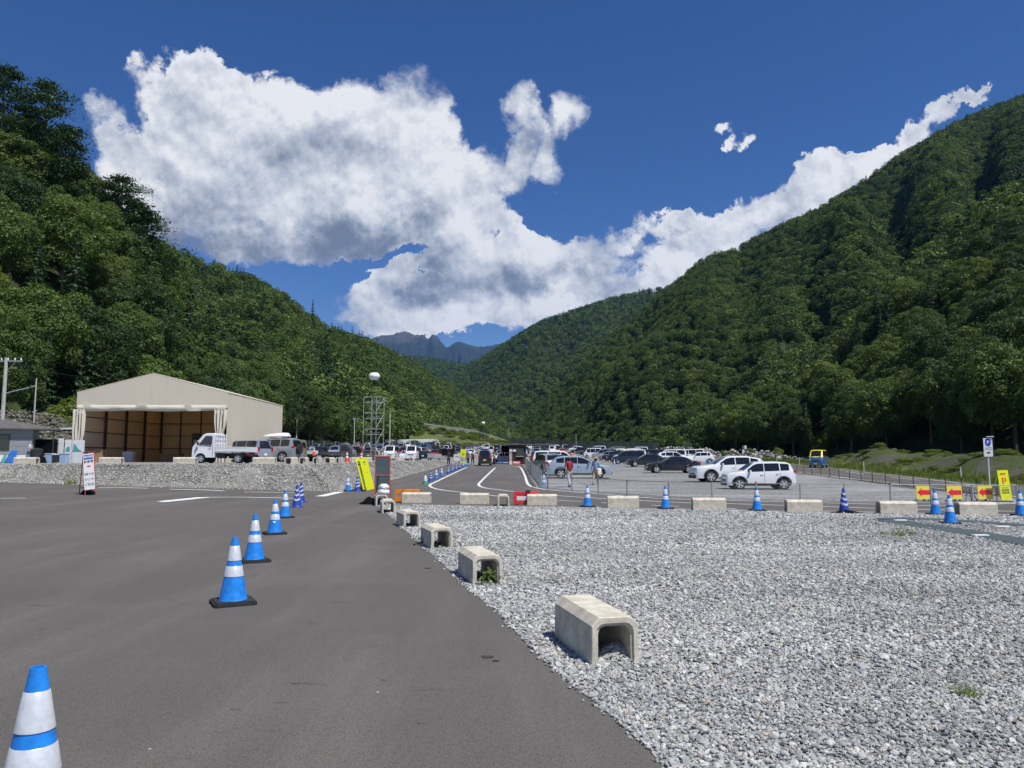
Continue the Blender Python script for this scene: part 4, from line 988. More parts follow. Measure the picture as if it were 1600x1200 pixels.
for px, py, a, lb in rowb:
    g = gpt(px, py); rz = R(a); ax = Vector((math.cos(rz), math.sin(rz), 0)); block(g - ax * .5 + Vector((-ax.y, ax.x, 0)) * .19, rz - R(90), lb, GB)
g = gpt(786.5, 791.3); block(g, R(2), 'concrete block turned end-on so that its arch shows, left of the red barrier', GB)
GC = 'concrete blocks along the top of the embankment'
for i, (px, lb) in enumerate(((39, 'concrete block on the embankment before the grey shed'), (172, 'concrete block on the embankment behind the white lunch sign'), (288, 'concrete block on the embankment left of the white kei truck'), (412, 'concrete block on the embankment below the silver wagon'))):
    y = 39.3; s, _ = ray(px, 727); x = s * y; block(on(x - .55, y + .1), R(-90), lb, GC, 1.12)
for i, y in enumerate((39.6, 42.4, 45.4, 48.2, 51.4, 55, 60, 64, 68.5, 73, 78, 84, 90)):
    block(on(-11.3 - .005 * y, y), R(6 if i % 3 else -4) + (R(90) if i in (6, 7, 9, 11) else 0), 'concrete block in the row running back along the embankment top', GC)

# ------------------------------------------------------------------ traffic cones
def cone_proto(kind):
    t = empty('traffic_cone'); h = .70; r0, r1 = .142, .030
    rad = lambda z: r0 + (r1 - r0) * (z - .04) / (h - .04)
    main = {'blue': 'cone_blue', 'navy': 'cone_navy', 'green': 'cone_green', 'red': 'cone_red', 'sky': 'cone_blue'}[kind]
    b = MB(); prof = [(r0 + .012, .036), (r0 + .004, .046), (r0, .06)]
    cuts = {'blue': ((.29, .40), (.455, .61)), 'red': ((.30, .42), (.50, .62)), 'green': ((.20, .52),), 'sky': ((.18, .34), (.42, .60)), 'navy': ()}[kind]
    zs = sorted({.06, h} | {z for c in cuts for z in c})
    prof += [(rad(z), z) for z in zs[1:]] + [(r1 - .008, h), (r1 - .009, h - .03)]
    b.lathe(prof, 28, caps=(True, True)); b.build('body', M[main], t, smooth=True)
    for z0, z1 in cuts:
        c = MB(); c.lathe([(rad(z0) + .0012, z0), (rad(z0) + .004, z0 + .003), (rad(z1) + .004, z1 - .003), (rad(z1) + .0012, z1)], 28, caps=(False, False)); c.build('reflective_band', M['band'], t, smooth=True)
    if kind == 'navy':           # slanting chevron bands
        for k in range(3):
            c = MB(); n = 24; vs = []; fs = []
            for i in range(n + 1):
                a = 2 * math.pi * i / n; tri = abs(((i / n * 2) % 1) - .5) * 2; zb = .20 + k * .15 + .055 * tri
                for dz in (0, .06): z = zb + dz; q = rad(z) + .004; vs.append((q * math.cos(a), q * math.sin(a), z))
            for i in range(n): fs.append((2 * i, 2 * i + 2, 2 * i + 3, 2 * i + 1))
            c.add(vs, fs); c.build('reflective_band', M['band'], t)
    b = MB()
    if kind in ('blue',):
        o = []
        for i in range(8):
            a0 = R(22.5 + 45 * i); o.append((math.cos(a0) * .225, math.sin(a0) * .225))
        sq = [(.19, .215), (.215, .19), (.215, -.19), (.19, -.215), (-.19, -.215), (-.215, -.19), (-.215, .19), (-.19, .215)][::-1]
        b.prism(sq, .0, .034); b.prism([(x * .90, y * .90) for x, y in sq], .034, .046)
        b.build('base', M['black_rubber'], t)
    else:
        sq = [(.17, .19), (.19, .17), (.19, -.17), (.17, -.19), (-.17, -.19), (-.19, -.17), (-.19, .17), (-.17, .19)][::-1]
        b.prism(sq, 0, .022); b.lathe([(.165, .022), (.150, .040)], 24); b.build('base', M[main], t)
    return t
M['band'] = mat('reflective_sheet', (.66, .68, .71), .30, .25, var=.08, vscale=30, bump=.12, bscale=12, grain=.08, gscale=90)
CP = {}
def cone(kind, p, label, group, rz=None, sc=1.0):
    if kind not in CP: CP[kind] = t = cone_proto(kind)
    else: t = copy_tree(CP[kind])
    tag(t, label, 'traffic cone', group); put(t, p, rnd.uniform(-.4, .4) if rz is None else rz, sc); return t
GN_ = 'blue cones across the asphalt'
s_, e_ = ray(60, 1042); y_ = (.70 * 1.03 - 1.6) / e_
cone('blue', Vector((s_ * y_, y_, 0)), 'blue cone at the very bottom corner, cut off by the picture edge', GN_, .1, 1.03)
for px, py, lb in ((364, 943, 'blue cone second in the line, standing whole on a black rubber base'), (397, 877.5, 'blue cone third in the line across the asphalt'), (429, 834.5, 'blue cone fourth in the line, with a small white sticker'), (445, 809, 'blue cone before the two darker cones')):
    cone('blue', gpt(px, py), lb, GN_, .5, 1.03)
# sticker on the fourth
cone('navy', gpt(463.5, 792.5), 'dark blue cone with white chevrons and no rubber base', GN_)
cone('navy', gpt(470, 785), 'dark blue cone hidden partly behind the chevron cone', GN_)
GR_ = 'blue cones along the far edge of the gravel lot'
for px, py, k, lb in ((918, 792, 'blue', 'blue cone beside the block right of the red barrier'), (1040, 795, 'blue', 'blue cone behind the gravel below the black sedan'), (1183, 798, 'blue', 'blue cone before the wheel of the white parked car'),
                      (1319, 801, 'navy', 'dark striped cone standing on a crumpled black cloth'), (1462, 804.5, 'blue', 'blue cone between the first and second arrow signs'), (1485, 818.5, 'blue', 'blue cone standing on the green matting'), (1595, 806, 'blue', 'blue cone at the picture edge past the yellow P board')):
    cone(k, gpt(px, py), lb, GR_)
GL_ = 'cones by the leaning yellow board'
cone('blue', gpt(543.5, 767.5), 'blue cone left of the leaning yellow board', GL_); cone('navy', gpt(558.5, 768), 'dark chevron cone against the leaning yellow board', GL_)
GM_ = 'cones along the entrance lane line'
lane = [(664.5, 757, 'green'), (673, 752.6, 'navy'), (681.5, 748.6, 'blue'), (690, 744.6, 'blue'), (700, 740.6, 'navy'), (706.5, 737.8, 'navy'), (712.5, 735.2, 'navy'), (718, 732.8, 'navy'), (724, 730.6, 'blue'), (728, 729, 'blue')]
nth = ['first', 'second', 'third', 'fourth', 'fifth', 'sixth', 'seventh', 'eighth', 'ninth', 'last']
for i, (px, py, k) in enumerate(lane):
    cone(k, gpt(px, py), ('green and white cone at the near end of the lane line' if i == 0 else nth[i] + (' cone along the lane line, dark with chevrons' if k == 'navy' else ' cone along the lane line, blue with white bands')), GM_)
cone('sky', gpt(849.5, 759), 'pale blue and white cone inside the mesh fence corner', 'cones in the right car park'); cone('sky', gpt(960, 726), 'pale cone beside the dark van in the right car park', 'cones in the right car park')
cone('sky', gpt(780, 723.6), 'blue cone near the brown hut', 'cones by the hut'); cone('sky', gpt(785, 723.6), 'pale cone nearest the brown hut', 'cones by the hut')
for px, y, lb in ((542, 50.6, 'orange cone on the embankment corner'), (564.5, 56, 'orange cone above the leaning yellow board'), (604, 66, 'orange cone behind the red-framed board')):
    s, _ = ray(px, 720); cone('red', on(s * y, y), lb, 'orange cones on the embankment', sc=1.05)
s, _ = ray(112.5, 712); cone('red', on(s * 52, 52, .42), 'red and white cone on a wooden box beside the tent curtain', 'cones by the shed')
s, _ = ray(491, 700); cone('red', on(s * 66, 66, .55), 'red and white cone on the bed of the pickup by the wood', 'cones by the shed')
for px in (1104.5, 1113.5):
    g = gpt(px, 728); b = MB(); b.tube([(0, 0, 0), (0, 0, .75)], .09, 10); b.lathe([(.2, 0), (.2, .04)], 12)
    o = b.build('post', M['blue_plastic']); o.location = g; tag(o, 'short blue post behind the white parked cars', 'post', 'blue posts')
# sticker
b = MB(); b.box((0, 0, 0), (.05, .003, .03)); 
g4 = gpt(429, 834.5); o = b.build('sticker', M['white_paint'], None); 
for t in bpy.data.objects:
    if t.get('label', '').startswith('blue cone fourth'): o.parent = t; o.location = (-.035, -.108, .25); o.rotation_euler = (R(-10), 0, -.5 + .25)

# black cloth under the striped cone, black bags
def rag(name, p, rx, ry, h, mt_, label, cat, seed=1, rz=0):
    b = MB(); n = 22; vs = []; fs = []
    for j in range(n):
        for i in range(n):
            u, v = i / (n - 1) * 2 - 1, j / (n - 1) * 2 - 1; d = min(1, math.hypot(u, v)); k = 1 / max(1e-6, max(abs(u), abs(v))) * math.hypot(u, v) if (u or v) else 1
            x, y = u * rx / max(1, math.hypot(u, v)), v * ry / max(1, math.hypot(u, v))
            z = h * (1 - d ** 2) * (.7 + .5 * mnoise.noise(Vector((u * 2.2, v * 2.2, seed)))) + .04 * h * mnoise.noise(Vector((u * 7, v * 7, seed))) + .003
            vs.append((x, y, max(.002, z)))
    for j in range(n - 1):
        for i in range(n - 1): a = j * n + i; fs.append((a, a + 1, a + n + 1, a + n))
    b.add(vs, fs); o = b.build(name, mt_, smooth=True); put(o, p, rz); return tag(o, label, cat)
rag('cloth', gpt(1321, 802), .55, .3, .10, M['black_cloth'], 'crumpled black cloth under the dark striped cone', 'cloth', 3)

# ------------------------------------------------------------------ signs
def board(w, h, th, mt_, name, parent, loc=(0, 0, 0), rot=(0, 0, 0), ch=0):
    b = MB(); b.box((0, 0, 0), (w, th, h)); o = b.build(name, mt_, parent); o.location = loc; o.rotation_euler = rot; return o
def arrow(w, h, mt_, parent, loc, name='arrow', rot=(0, 0, 0)):      # points to -x
    b = MB(); P = [(-w / 2, 0), (-w / 2 + w * .38, -h / 2), (-w / 2 + w * .33, -h * .26), (w / 2, -h * .26), (w / 2, h * .26), (-w / 2 + w * .33, h * .26), (-w / 2 + w * .38, h / 2)]
    b.prism(P, -.002, .002, M=XZ()); o = b.build(name, mt_, parent); o.location = loc; o.rotation_euler = rot; return o
# white lunch sign
g = gpt(141, 773.5); T_ = thing('a_board_sign', 'tall white sign in a red frame advertising parking and lunch, with a black weight beneath', 'sign', g, R(8)); tl = R(9)
fr = MB(); Hs = 1.62
for sx in (-.185, .185): fr.tube([(sx + .07, -.16, 0), (sx - .16, .06, Hs)], .017, 6)
for z in (.16, Hs - .02): fr.tube([(-.185 + .07 - .23 * z / Hs, -.16 + .22 * z / Hs, z), (.185 + .07 - .23 * z / Hs, -.16 + .22 * z / Hs, z)], .015, 6)
fr.build('frame', M['red_frame'], T_)
bl = MB()
for sx in (-.21, .21): bl.tube([(sx * .8 - .42, .5, 0), (sx * .8 - .18, .09, Hs - .06)], .018, 6)
bl.tube([(-.58, .5, .25), (-.16, .5, .25)], .014, 6); bl.build('rear_leg', M['red_frame'], T_)
pn = empty('panel'); pn.parent = T_; pn.location = (-.027, -.075, .86); pn.rotation_euler = (R(-7.6), R(-1.8) , 0)
bd = board(.365, 1.36, .02, M['white_paint'], 'white_board', T_, (-.055, -.078, .875), (R(-7.6), R(-8.1), 0)); bpy.data.objects.remove(pn)
sh = Matrix.Identity(4)
def on_board(o, parent): o.parent = parent; return o
board(.32, .17, .004, M['sign_blue'], 'blue_panel', bd, (0, -.013, .55))
text('無線館', .105, M['white_paint'], bd, (0, -.0165, .55))
text('駐車場', .11, M['sign_ink'], bd, (0, -.0125, .37)); arrow(.13, .10, M['arrow_red'], bd, (0, -.013, .20))
text('日替り10食', .098, M['sign_ink'], bd, (0, -.0125, -.10), sx=.68); text('ランチ', .11, M['sign_ink'], bd, (0, -.0125, -.30)); text('ご宿泊', .11, M['sign_ink'], bd, (0, -.0125, -.49))
rag('weight_bag', g + Vector((-.24, .28, 0)), .30, .24, .36, M['black_cloth'], 'black weight bag under the white lunch sign', 'bag', 5)

# yellow board sign leaning on black legs
g = gpt(572, 768); YL = thing('yellow_sign', 'bright yellow folding sign leaning sideways before the embankment', 'sign', g, R(0))
lean = R(-15)
for dx, dy, w in ((-.16, .03, .15), (.13, -.03, .36)):
    b = MB(); b.box((0, 0, .80), (w, .025, 1.52)); o = b.build('board', M['yellow_board'], YL); o.location = (dx + .1, dy, .05); o.rotation_euler = (R(-5), lean, R(4))
    for k, z in enumerate((1.36, 1.25, .88)):
        text(('▼', '■', 'P')[k] if dx < 0 else ('■', 'P', '↓')[k], .09, M['arrow_red'] if k == 2 else M['sign_ink'], o, (0, -.0135, z))
b = MB()
b.tube([(-.18, .05, 1.0), (-.72, .35, 0)], .016, 6); b.tube([(-.08, .1, 1.1), (-.60, .55, 0)], .016, 6); b.tube([(-.70, .34, .08), (-.58, .53, .08)], .012, 6); b.build('stand', M['steel_dark'], YL)
g = gpt(567.5, 767.5); T_ = thing('arrow_sign', 'small red sign with a white arrow tilted against the yellow board', 'sign', g, R(5))
b = MB(); b.prism([(-.16, .02), (.10, .0), (.17, .40), (.12, .46), (-.14, .47), (-.19, .42)], -.02, .02, M=XZ()); o = b.build('panel', M['red_plastic'], T_); o.rotation_euler = (R(-14), R(8), 0)
a = arrow(.22, .20, M['white_paint'], o, (0, -.024, .24)); a.rotation_euler = (0, R(180), 0)

# red-framed double board seen from behind
g = gpt(597, 781); T_ = thing('framed_board', 'tall grey board in a coral red frame standing beside the sandbags', 'sign', g, R(2)); w = .56; h = 1.66
b = MB()
for sx in (-1, 1): b.box((sx * w / 2, 0, h / 2), (.035, .03, h))
for z in (h - .02, h * .56, .35): b.box((0, 0, z), (w - .035, .026, .035))
b.build('frame', M['frame_coral'], T_)
for z0, z1 in ((h * .56 + .0175, h - .0375), (.3675, h * .56 - .0175)): board(w - .04, z1 - z0, .012, M['backboard'], 'panel', T_, (0, .004, (z0 + z1) / 2))
b = MB()
for sx in (-1, 1): b.tube([(sx * w / 2 * .9, .03, h - .1), (sx * w / 2 * .9, .62, 0)], .014, 6)
b.build('rear_leg', M['frame_coral'], T_)
q = gpt(578, 788); rag('black_bag', q + Vector((0, .15, 0)), .42, .34, .30, M['black_cloth'], 'black bag slumped on the ground by the red-framed board', 'bag', 8)
b = MB(); b.tube([(0, 0, .1), (.10, .0, .5), (.14, .0, .95)], .018, 6); o = b.build('strap', M['black_cloth']); o.location = q + Vector((.12, .05, 0)); tag(o, 'black strap running from the slumped bag up the red-framed board', 'strap')
# sandbags on the block
def bag(p, rx, ry, rz_, label, seed):
    bm = bmesh.new(); bmesh.ops.create_icosphere(bm, subdivisions=3, radius=1)
    for v in bm.verts:
        n = mnoise.noise(v.co * 1.6 + Vector((seed, 0, 0))) * .16 + mnoise.noise(v.co * 5 + Vector((seed, 3, 0))) * .05
        c = v.co * (1 + n); v.co = Vector((c.x * rx, c.y * ry, max(-.6, c.z) * rz_))
    me = bpy.data.meshes.new('sandbag'); bm.to_mesh(me); bm.free(); me.materials.append(M['sandbag']); me.polygons.foreach_set('use_smooth', [True] * len(me.polygons))
    o = link(bpy.data.objects.new('sandbag', me)); o.location = p; return tag(o, label, 'sandbag', 'sandbags on the block')
c6 = bk6.location + Vector((.0, .30, .365)); bag(c6 + Vector((0, 0, .075)), .215, .30, .13, 'lower white sandbag lying on the concrete block', 1); bag(c6 + Vector((.01, .02, .24)), .175, .24, .12, 'upper white sandbag slumped on the lower one', 5)
b = MB(); b.box((0, .45, .14), (.17, .25, .20), ch=.03); o = b.build('blue_can', M['blue_plastic']); put(o, bk6.location + Vector((-.03, .15, -.02)), bk6.rotation_euler.z); tag(o, 'blue plastic can inside the block under the sandbags', 'can')

# plastic barriers
def barrier(name, L, mt_, p, rz, label, white=False):
    t = thing(name, label, 'barrier', p, rz); b = MB(); h = .44; d = .05
    if not white: b.box((-L / 2 + .05, 0, h / 2 + .02), (.10, d, h - .02)); b.box((-L / 2 + .20, 0, h - .05), (.20, d, .14)); b.box((-L / 2 + .20, 0, .10), (.20, d, .15))
    if white:
        b.box((0, 0, h - .04), (L, d, .10), ch=.012); b.box((0, 0, .07), (L, d, .10), ch=.012); b.box((-L / 2 + .06, 0, h / 2), (.12, d, h - .19)); b.box((L / 2 - .06, 0, h / 2), (.12, d, h - .19)); b.box((0, 0, h / 2 + .01), (L - .24, d * .6, h - .18))
    else:
        b.box((.12, 0, h - .03), (L - .24, d, .10), ch=.012); b.box((.12, 0, .09), (L - .24, d, .10), ch=.012); b.box((L / 2 - .06, 0, h / 2 + .01), (.12, d, h - .16))
    b.build('body', mt_, t)
    f = MB()
    for sx in (-L / 2 + .12, L / 2 - .12): f.box((sx, 0, .015), (.16, .36, .03), ch=.01)
    f.build('foot', M['black_rubber'], t)
    if white:
        board(.44, .14, .006, M['white_paint'], 'white_plate', t, (-.18, -.032 + .012, h / 2 + .0)); 
        r = MB(); r.tube([(.08, -.05, h + .03), (.10, -.045, h * .5), (.11, -.05, .02)], .014, 6); r.tube([(-.02, -.035, h + .03), (.16, -.035, h + .03)], .016, 6); r.tube([(.0, -.04, h * .86), (.18, -.04, h * .80)], .010, 6); r.build('rope', M['black_cloth'], t)
    else:
        board(.10, .03, .03, M['black_rubber'], 'clip', t, (-.08, 0, h + .015)); board(.03, .02, .02, M['black_rubber'], 'clip', t, (.22, -.03, h - .03))
    return t
g = gpt(634, 785.5); barrier('plastic_barrier', .88, M['orange_plastic'], g + Vector((0, .35, 0)), R(-1), 'orange plastic barrier behind a concrete block by the sandbags')
g = gpt(821, 789); barrier('plastic_barrier', .86, M['red_plastic'], g + Vector((.02, .12, 0)), R(-2), 'red plastic barrier with a white plate and black rope', True)

# arrow signs on black stands
for i, (px, py) in enumerate(((1444, 783.6), (1492, 783.8), (1540, 783.4))):
    g = gpt(px, py); t = thing('arrow_sign', ('yellow sign with a red arrow, standing apart before the gravel', 'yellow sign with a red arrow, between a cone and the black trestle', 'yellow sign with a red arrow, next to the yellow P board')[i], 'sign', g, R(-3), 'arrow signs by the road')
    bd = board(.53, .49, .02, M['arrow_yellow'], 'panel', t, (0, 0, .33), (R(-4), 0, 0)); arrow(.48, .33, M['arrow_red'], bd, (0, -.0125, 0))
    b = MB(); b.box((0, .0, .045), (.07, .04, .07)); b.box((0, .05, .01), (.62, .30, .02)); b.bar((-.2, .02, .1), (-.24, .18, .02), .02, .02); b.bar((.2, .02, .1), (.24, .18, .02), .02, .02); b.build('stand', M['black_rubber'], t)
def trestle(p, rz, label):
    t = thing('trestle', label, 'trestle', p, rz)
    for y in (-.1, .1):
        b = MB()
        b.tube([(-.22, y * 1.6, 0), (-.09, y * .5, .47), (0, y * .3, .50), (.09, y * .5, .47), (.22, y * 1.6, 0)], .014, 6)
        b.tube([(-.16, y * 1.2, .16), (0, y, .23), (.16, y * 1.2, .16)], .012, 6); b.tube([(-.11, y * .7, .34), (0, y * .8, .24), (.11, y * .7, .34), (0, y * .6, .42), (-.11, y * .7, .34)], .011, 6)
        b.build('frame', M['steel_dark'], t)
trestle(gpt(1513.5, 783), R(4), 'black steel A-shaped trestle between the second and third arrow signs'); trestle(gpt(1554, 779), R(40), 'black steel trestle half hidden behind the yellow P board')

# yellow P board
g = gpt(1571, 784.2); T_ = thing('parking_board', 'tall fluorescent yellow board with a red arrow and a P', 'sign', g, R(-4))
bd = board(.37, 1.09, .03, M['yellow_board'], 'panel', T_, (0, 0, .60), (R(-5), R(-2.6), 0))
arrow(.22, .085, M['arrow_red'], bd, (-.02, -.018, .41)); text('P', .33, M['arrow_red'], bd, (0, -.0165, .13))
for z, s_ in ((-.10, 'PARKING'), (-.19, '駐車場'), (-.28, '駐車場'), (-.41, '入口')): text(s_, .055 if z == -.10 else .085, M['sign_ink'] if z > -.4 else M['arrow_yellow'], bd, (0, -.0165, z))
b = MB()
for sx in (-.17, .17): b.tube([(sx, .04, .95), (sx + .09, .42, 0)], .014, 6)
b.box((0, .16, .012), (.5, .55, .024)); b.tube([(-.08, .42, .2), (.26, .42, .2)], .011, 6); b.build('stand', M['steel_dark'], T_)

# entrance sign on a pole
s, e = ray(1547.5, 775); yP = 31.5; p = on(s * yP, yP); T_ = thing('parking_sign', 'white pole sign with a blue P and a small arrow, topped by a lamp', 'sign', p, R(-6))
topz = pat(1548, 684.5, yP).z - p.z; b = MB(); b.tube([(0, 0, 0), (0, 0, topz)], .024, 10); b.build('pole', M['white_paint'], T_)
hh = 28.6 / 1200 * yP; bd = board(.345, hh, .02, M['white_paint'], 'panel', T_, (.0, -.04, topz - hh / 2))
b = MB(); n = 20; b.prism([(math.cos(2 * math.pi * k / n) * .115, math.sin(2 * math.pi * k / n) * .16) for k in range(n)], -.002, .003, M=XZ()); o = b.build('blue_disc', M['sign_blue'], bd); o.location = (0, -.0115, .20)
text('P', .20, M['white_paint'], bd, (0, -.0165, .20)); text('入口', .135, M['sign_ink'], bd, (0, -.0125, -.06)); arrow(.14, .11, M['sign_ink'], bd, (0, -.013, -.22))
b = MB(); b.box((.09, -.05, topz + .06), (.26, .10, .03)); b.tube([(0, 0, topz - .02), (0, 0, topz + .06)], .012, 6); b.build('lamp', M['white_paint'], T_)

# yellow board, notice board in the lane
g = gpt(724, 729); y = 100; s, _ = ray(724, 720); T_ = thing('yellow_sign', 'small yellow upright board at the far end of the entrance lane', 'sign', on(s * y, y)); 
board(.72, 1.75, .04, M['yellow_board'], 'panel', T_, (0, 0, 1.0)); text('P', .5, M['sign_ink'], T_, (0, -.025, 1.2)); b = MB(); b.tube([(-.25, .1, 0), (-.25, .02, 1.2)], .02, 5); b.tube([(.25, .1, 0), (.25, .02, 1.2)], .02, 5); b.build('leg', M['steel_dark'], T_)
s, _ = ray(714, 720); y = 97; T_ = thing('notice_board', 'low pale notice board beside the small yellow board', 'sign', on(s * y, y)); board(.80, .85, .04, M['shed_white'], 'panel', T_, (0, 0, .85)); b = MB(); b.tube([(-.3, .03, 0), (-.3, .03, 1.2)], .02, 5); b.tube([(.3, .03, 0), (.3, .03, 1.2)], .02, 5); b.build('leg', M['galv'], T_)
text('ご案内', .2, M['sign_ink'], T_, (0, -.024, .95))
s, _ = ray(1163, 705); y = 118; p = on(s * y, y); T_ = thing('road_sign', 'small double sign on a dark post beyond the right-hand road', 'sign', p); b = MB(); b.tube([(0, 0, 0), (0, 0, 2.5)], .05, 6); b.build('pole', M['steel_dark'], T_)
for z in (2.15, 1.55): 
    for sx in (-.17, .17): board(.31, .5, .03, M['shed_white'] if sx * (z - 1.8) > 0 else M['backboard'], 'panel', T_, (sx, -.06, z))

# ------------------------------------------------------------------ fences
def mesh_panel(a, b, h, step, parent, name='wire_mesh', r=.0016, dz=.04):
    a, b = Vector(a), Vector(b); L = (Vector((b.x, b.y)) - Vector((a.x, a.y))).length; V = []; F = []
    def wire(p, q):
        n = len(V); off = Vector((0, 0, 1)).cross((q - p).normalized()); off = off.normalized() * r if off.length > 1e-4 else Vector((r, 0, 0)); up = Vector((0, 0, r * 1.4))
        for c in (p, q): V.extend([c + off, c - off, c + up])
        F.extend([(n, n + 1, n + 4, n + 3), (n + 1, n + 2, n + 5, n + 4), (n + 2, n, n + 3, n + 5)])
    hh = h - dz - .03; k = int((L + hh) / step)
    def P(t, z): q = a.lerp(b, t); return Vector((q.x, q.y, q.z + dz + z))
    for i in range(1, k):
        u = i * step
        for sgn in (1, -1):     # clip a 45 degree wire to the panel
            x0, x1 = (u - hh, u); z0, z1 = (0, hh)
            if x0 < 0: z0 = -x0; x0 = 0
            if x1 > L: z1 = hh - (x1 - L); x1 = L
            if x1 <= x0: continue
            if sgn == 1: wire(P(x0 / L, z0), P(x1 / L, z1))
            else: wire(P(x0 / L, hh - z0), P(x1 / L, hh - z1))
    me = bpy.data.meshes.new(name); me.from_pydata([tuple(v) for v in V], [], F); me.materials.append(M['galv']); return tag(link(bpy.data.objects.new(name, me), parent), kind='stuff')
FN = thing('mesh_fence', 'low grey pipe and mesh fence along the front of the right car park', 'fence')
hf = .66
FP = [Vector((p.x, p.y, p.z)) for p in FENCE]
postx = FP[:10] + [FP[10], FP[11], FP[12]]
pm = MB(); pm.tube([(0, 0, -.1), (0, 0, hf)], .030, 8); pmo = pm.build('post', M['galv'], FN); pmo.location = FP[0]
for i, p in enumerate(FP[1:]): o = pmo.copy(); COL.objects.link(o); o.location = p
for i in range(len(FP) - 1):
    for z, nm, r in ((hf - .02, 'top_rail', .016), (.05, 'bottom_rail', .014)):
        b = MB(); b.tube([FP[i] + Vector((0, -.002, z)), FP[i + 1] + Vector((0, -.002, z))], r, 6); b.build(nm, M['galv'], FN)
    mesh_panel(FP[i], FP[i + 1], hf, .11, FN)
for i, px in ((1, 'a'), (6, 'b'), (9, 'c')):
    b = MB(); b.tube([(0, 0, hf), (0, 0, hf + .045)], .034, 8); o = b.build('red_cap', M['red_frame'], FN); o.location = FP[i]
FN2 = thing('mesh_fence', 'mesh fence running straight back beside the entrance lane to the hut', 'fence')
LP = [on(1.55, y) for y in (38.6, 41.4, 44.2, 47.2, 50.4, 53.8, 57.5, 61.5, 66, 71, 77, 84, 92)]; LP[0] = Vector(FP[0])
hh2 = .95
for i, p in enumerate(LP):
    o = pmo.copy(); COL.objects.link(o); o.parent = FN2; o.location = p; o.scale = (1, 1, hh2 / hf)
for i in range(len(LP) - 1):
    for z, nm in ((hh2 - .02, 'top_rail'), (.05, 'bottom_rail')):
        b = MB(); b.tube([LP[i] + Vector((0, 0, z)), LP[i + 1] + Vector((0, 0, z))], .018, 6); b.build(nm, M['galv'], FN2)
    mesh_panel(LP[i], LP[i + 1], hh2, .10, FN2, r=.0022)
# post and cable fence between the car park and the right-hand road
FR = thing('cable_fence', 'row of thin dark posts with cables along the right-hand road', 'fence')
bp_ = [(1580, 775.5), (1560, 773.5), (1540, 771.6), (1515, 769.5), (1489, 767), (1463, 764.5), (1437, 761.3), (1415, 758.9), (1392.6, 756), (1372, 753.4), (1354, 751.6), (1336, 749.6), (1319, 747.8), (1304, 746), (1290, 744.2), (1276, 742.4), (1263, 740.9), (1252, 739.6), (1240, 738.2), (1229, 736.9)]
pts_ = [gpt(*p) for p in bp_]; pts_ = [Vector((p.x - .35, p.y, H(p.x - .35, p.y))) for p in pts_]
for k in range(1, 26): y = pts_[19].y + k * 3.6; x = np.interp(y, [72, 110, 150, 215], [25.2, 30.6, 36.6, 46.6]); pts_.append(on(float(x), y))
b = MB(); b.tube([(0, 0, -.1), (0, 0, .66)], .024, 6); q = b.build('post', M['steel_dark'], FR); q.location = pts_[0]
for p in pts_[1:]: o = q.copy(); COL.objects.link(o); o.location = p
for z in (.60, .42, .24):
    b = MB(); b.tube([p + Vector((0, 0, z)) for p in pts_], .004, 4); b.build('cable', M['wire'], FR)
kb = MB(); 
for i in range(len(pts_) - 1): kb.bar(pts_[i] + Vector((.16, 0, .02)), pts_[i + 1] + Vector((.16, 0, .02)), .12, .10)
o = kb.build('kerb', M['block']); tag(o, kind='structure')
# delineator stakes in the verge
b = MB(); b.tube([(0, 0, 0), (0, 0, .85)], .035, 6); sm = b.build('marker_stake', M['white_paint']); sm.location = gpt(1214, 722) ; tag(sm, 'thin white stake in the grass verge', 'stake', 'stakes in the verge')
for px, py in ((1249, 727), (1350, 737), (1502, 751)): o = sm.copy(); COL.objects.link(o); o.location = gpt(px, py - 1)
# fence at the wood edge
FW = thing('mesh_fence', 'tall chain-link fence at the edge of the wood behind the left car park', 'fence')
wp = []
for px in (452, 470, 488, 506, 524, 542, 560): s, _ = ray(px, 695); y = 168; x = s * y; z = H(x, y); wp.append(Vector((x, y, z)))
b = MB(); b.tube([(0, 0, 0), (0, 0, 2.2)], .05, 6); q = b.build('post', M['galv'], FW); q.location = wp[0]
for p in wp[1:]: o = q.copy(); COL.objects.link(o); o.location = p
for i in range(6): mesh_panel(wp[i], wp[i + 1], 2.2, .3, FW, r=.006)
# ------------------------------------------------------------------ the big cream tent
def fabric(name, col, tr=.12):
    m = bpy.data.materials.new(name); m.use_nodes = True; T = NT(m.node_tree); tc = T.node('ShaderNodeTexCoord').outputs['Object']
    P = T.node('ShaderNodeBsdfPrincipled'); P.inputs['Roughness'].default_value = .6
    n = T.noise(T.vec('MULTIPLY', tc, (1.5, 1.5, .25)), 1.2, 4, .6)
    T.put(P.inputs['Base Color'], T.mix(n, tuple(c * .92 for c in col), tuple(min(1, c * 1.05) for c in col)))
    b = T.node('ShaderNodeBump'); b.inputs['Strength'].default_value = .25; b.inputs['Distance'].default_value = .05; T.put(b.inputs['Height'], T.noise(T.vec('MULTIPLY', tc, (3, 3, .35)), 1.0, 3, .5)); T.l.new(b.outputs[0], P.inputs['Normal'])
    t = T.node('ShaderNodeBsdfTranslucent'); T.put(t.inputs[0], (col[0], col[1] * .70, col[2] * .36)); mx = T.node('ShaderNodeMixShader'); mx.inputs[0].default_value = tr
    T.l.new(P.outputs[0], mx.inputs[1]); T.l.new(t.outputs[0], mx.inputs[2]); O = T.node('ShaderNodeOutputMaterial'); T.l.new(mx.outputs[0], O.inputs[0]); return m
M['tent'] = fabric('tent_fabric', (.82, .785, .66), .30); M['curtain'] = fabric('tent_curtain', (.70, .66, .56), .06)
dT = 56.0; sR, eR = ray(357, 613.8); sL, _ = ray(121, 618); sA, eA = ray(240, 585)
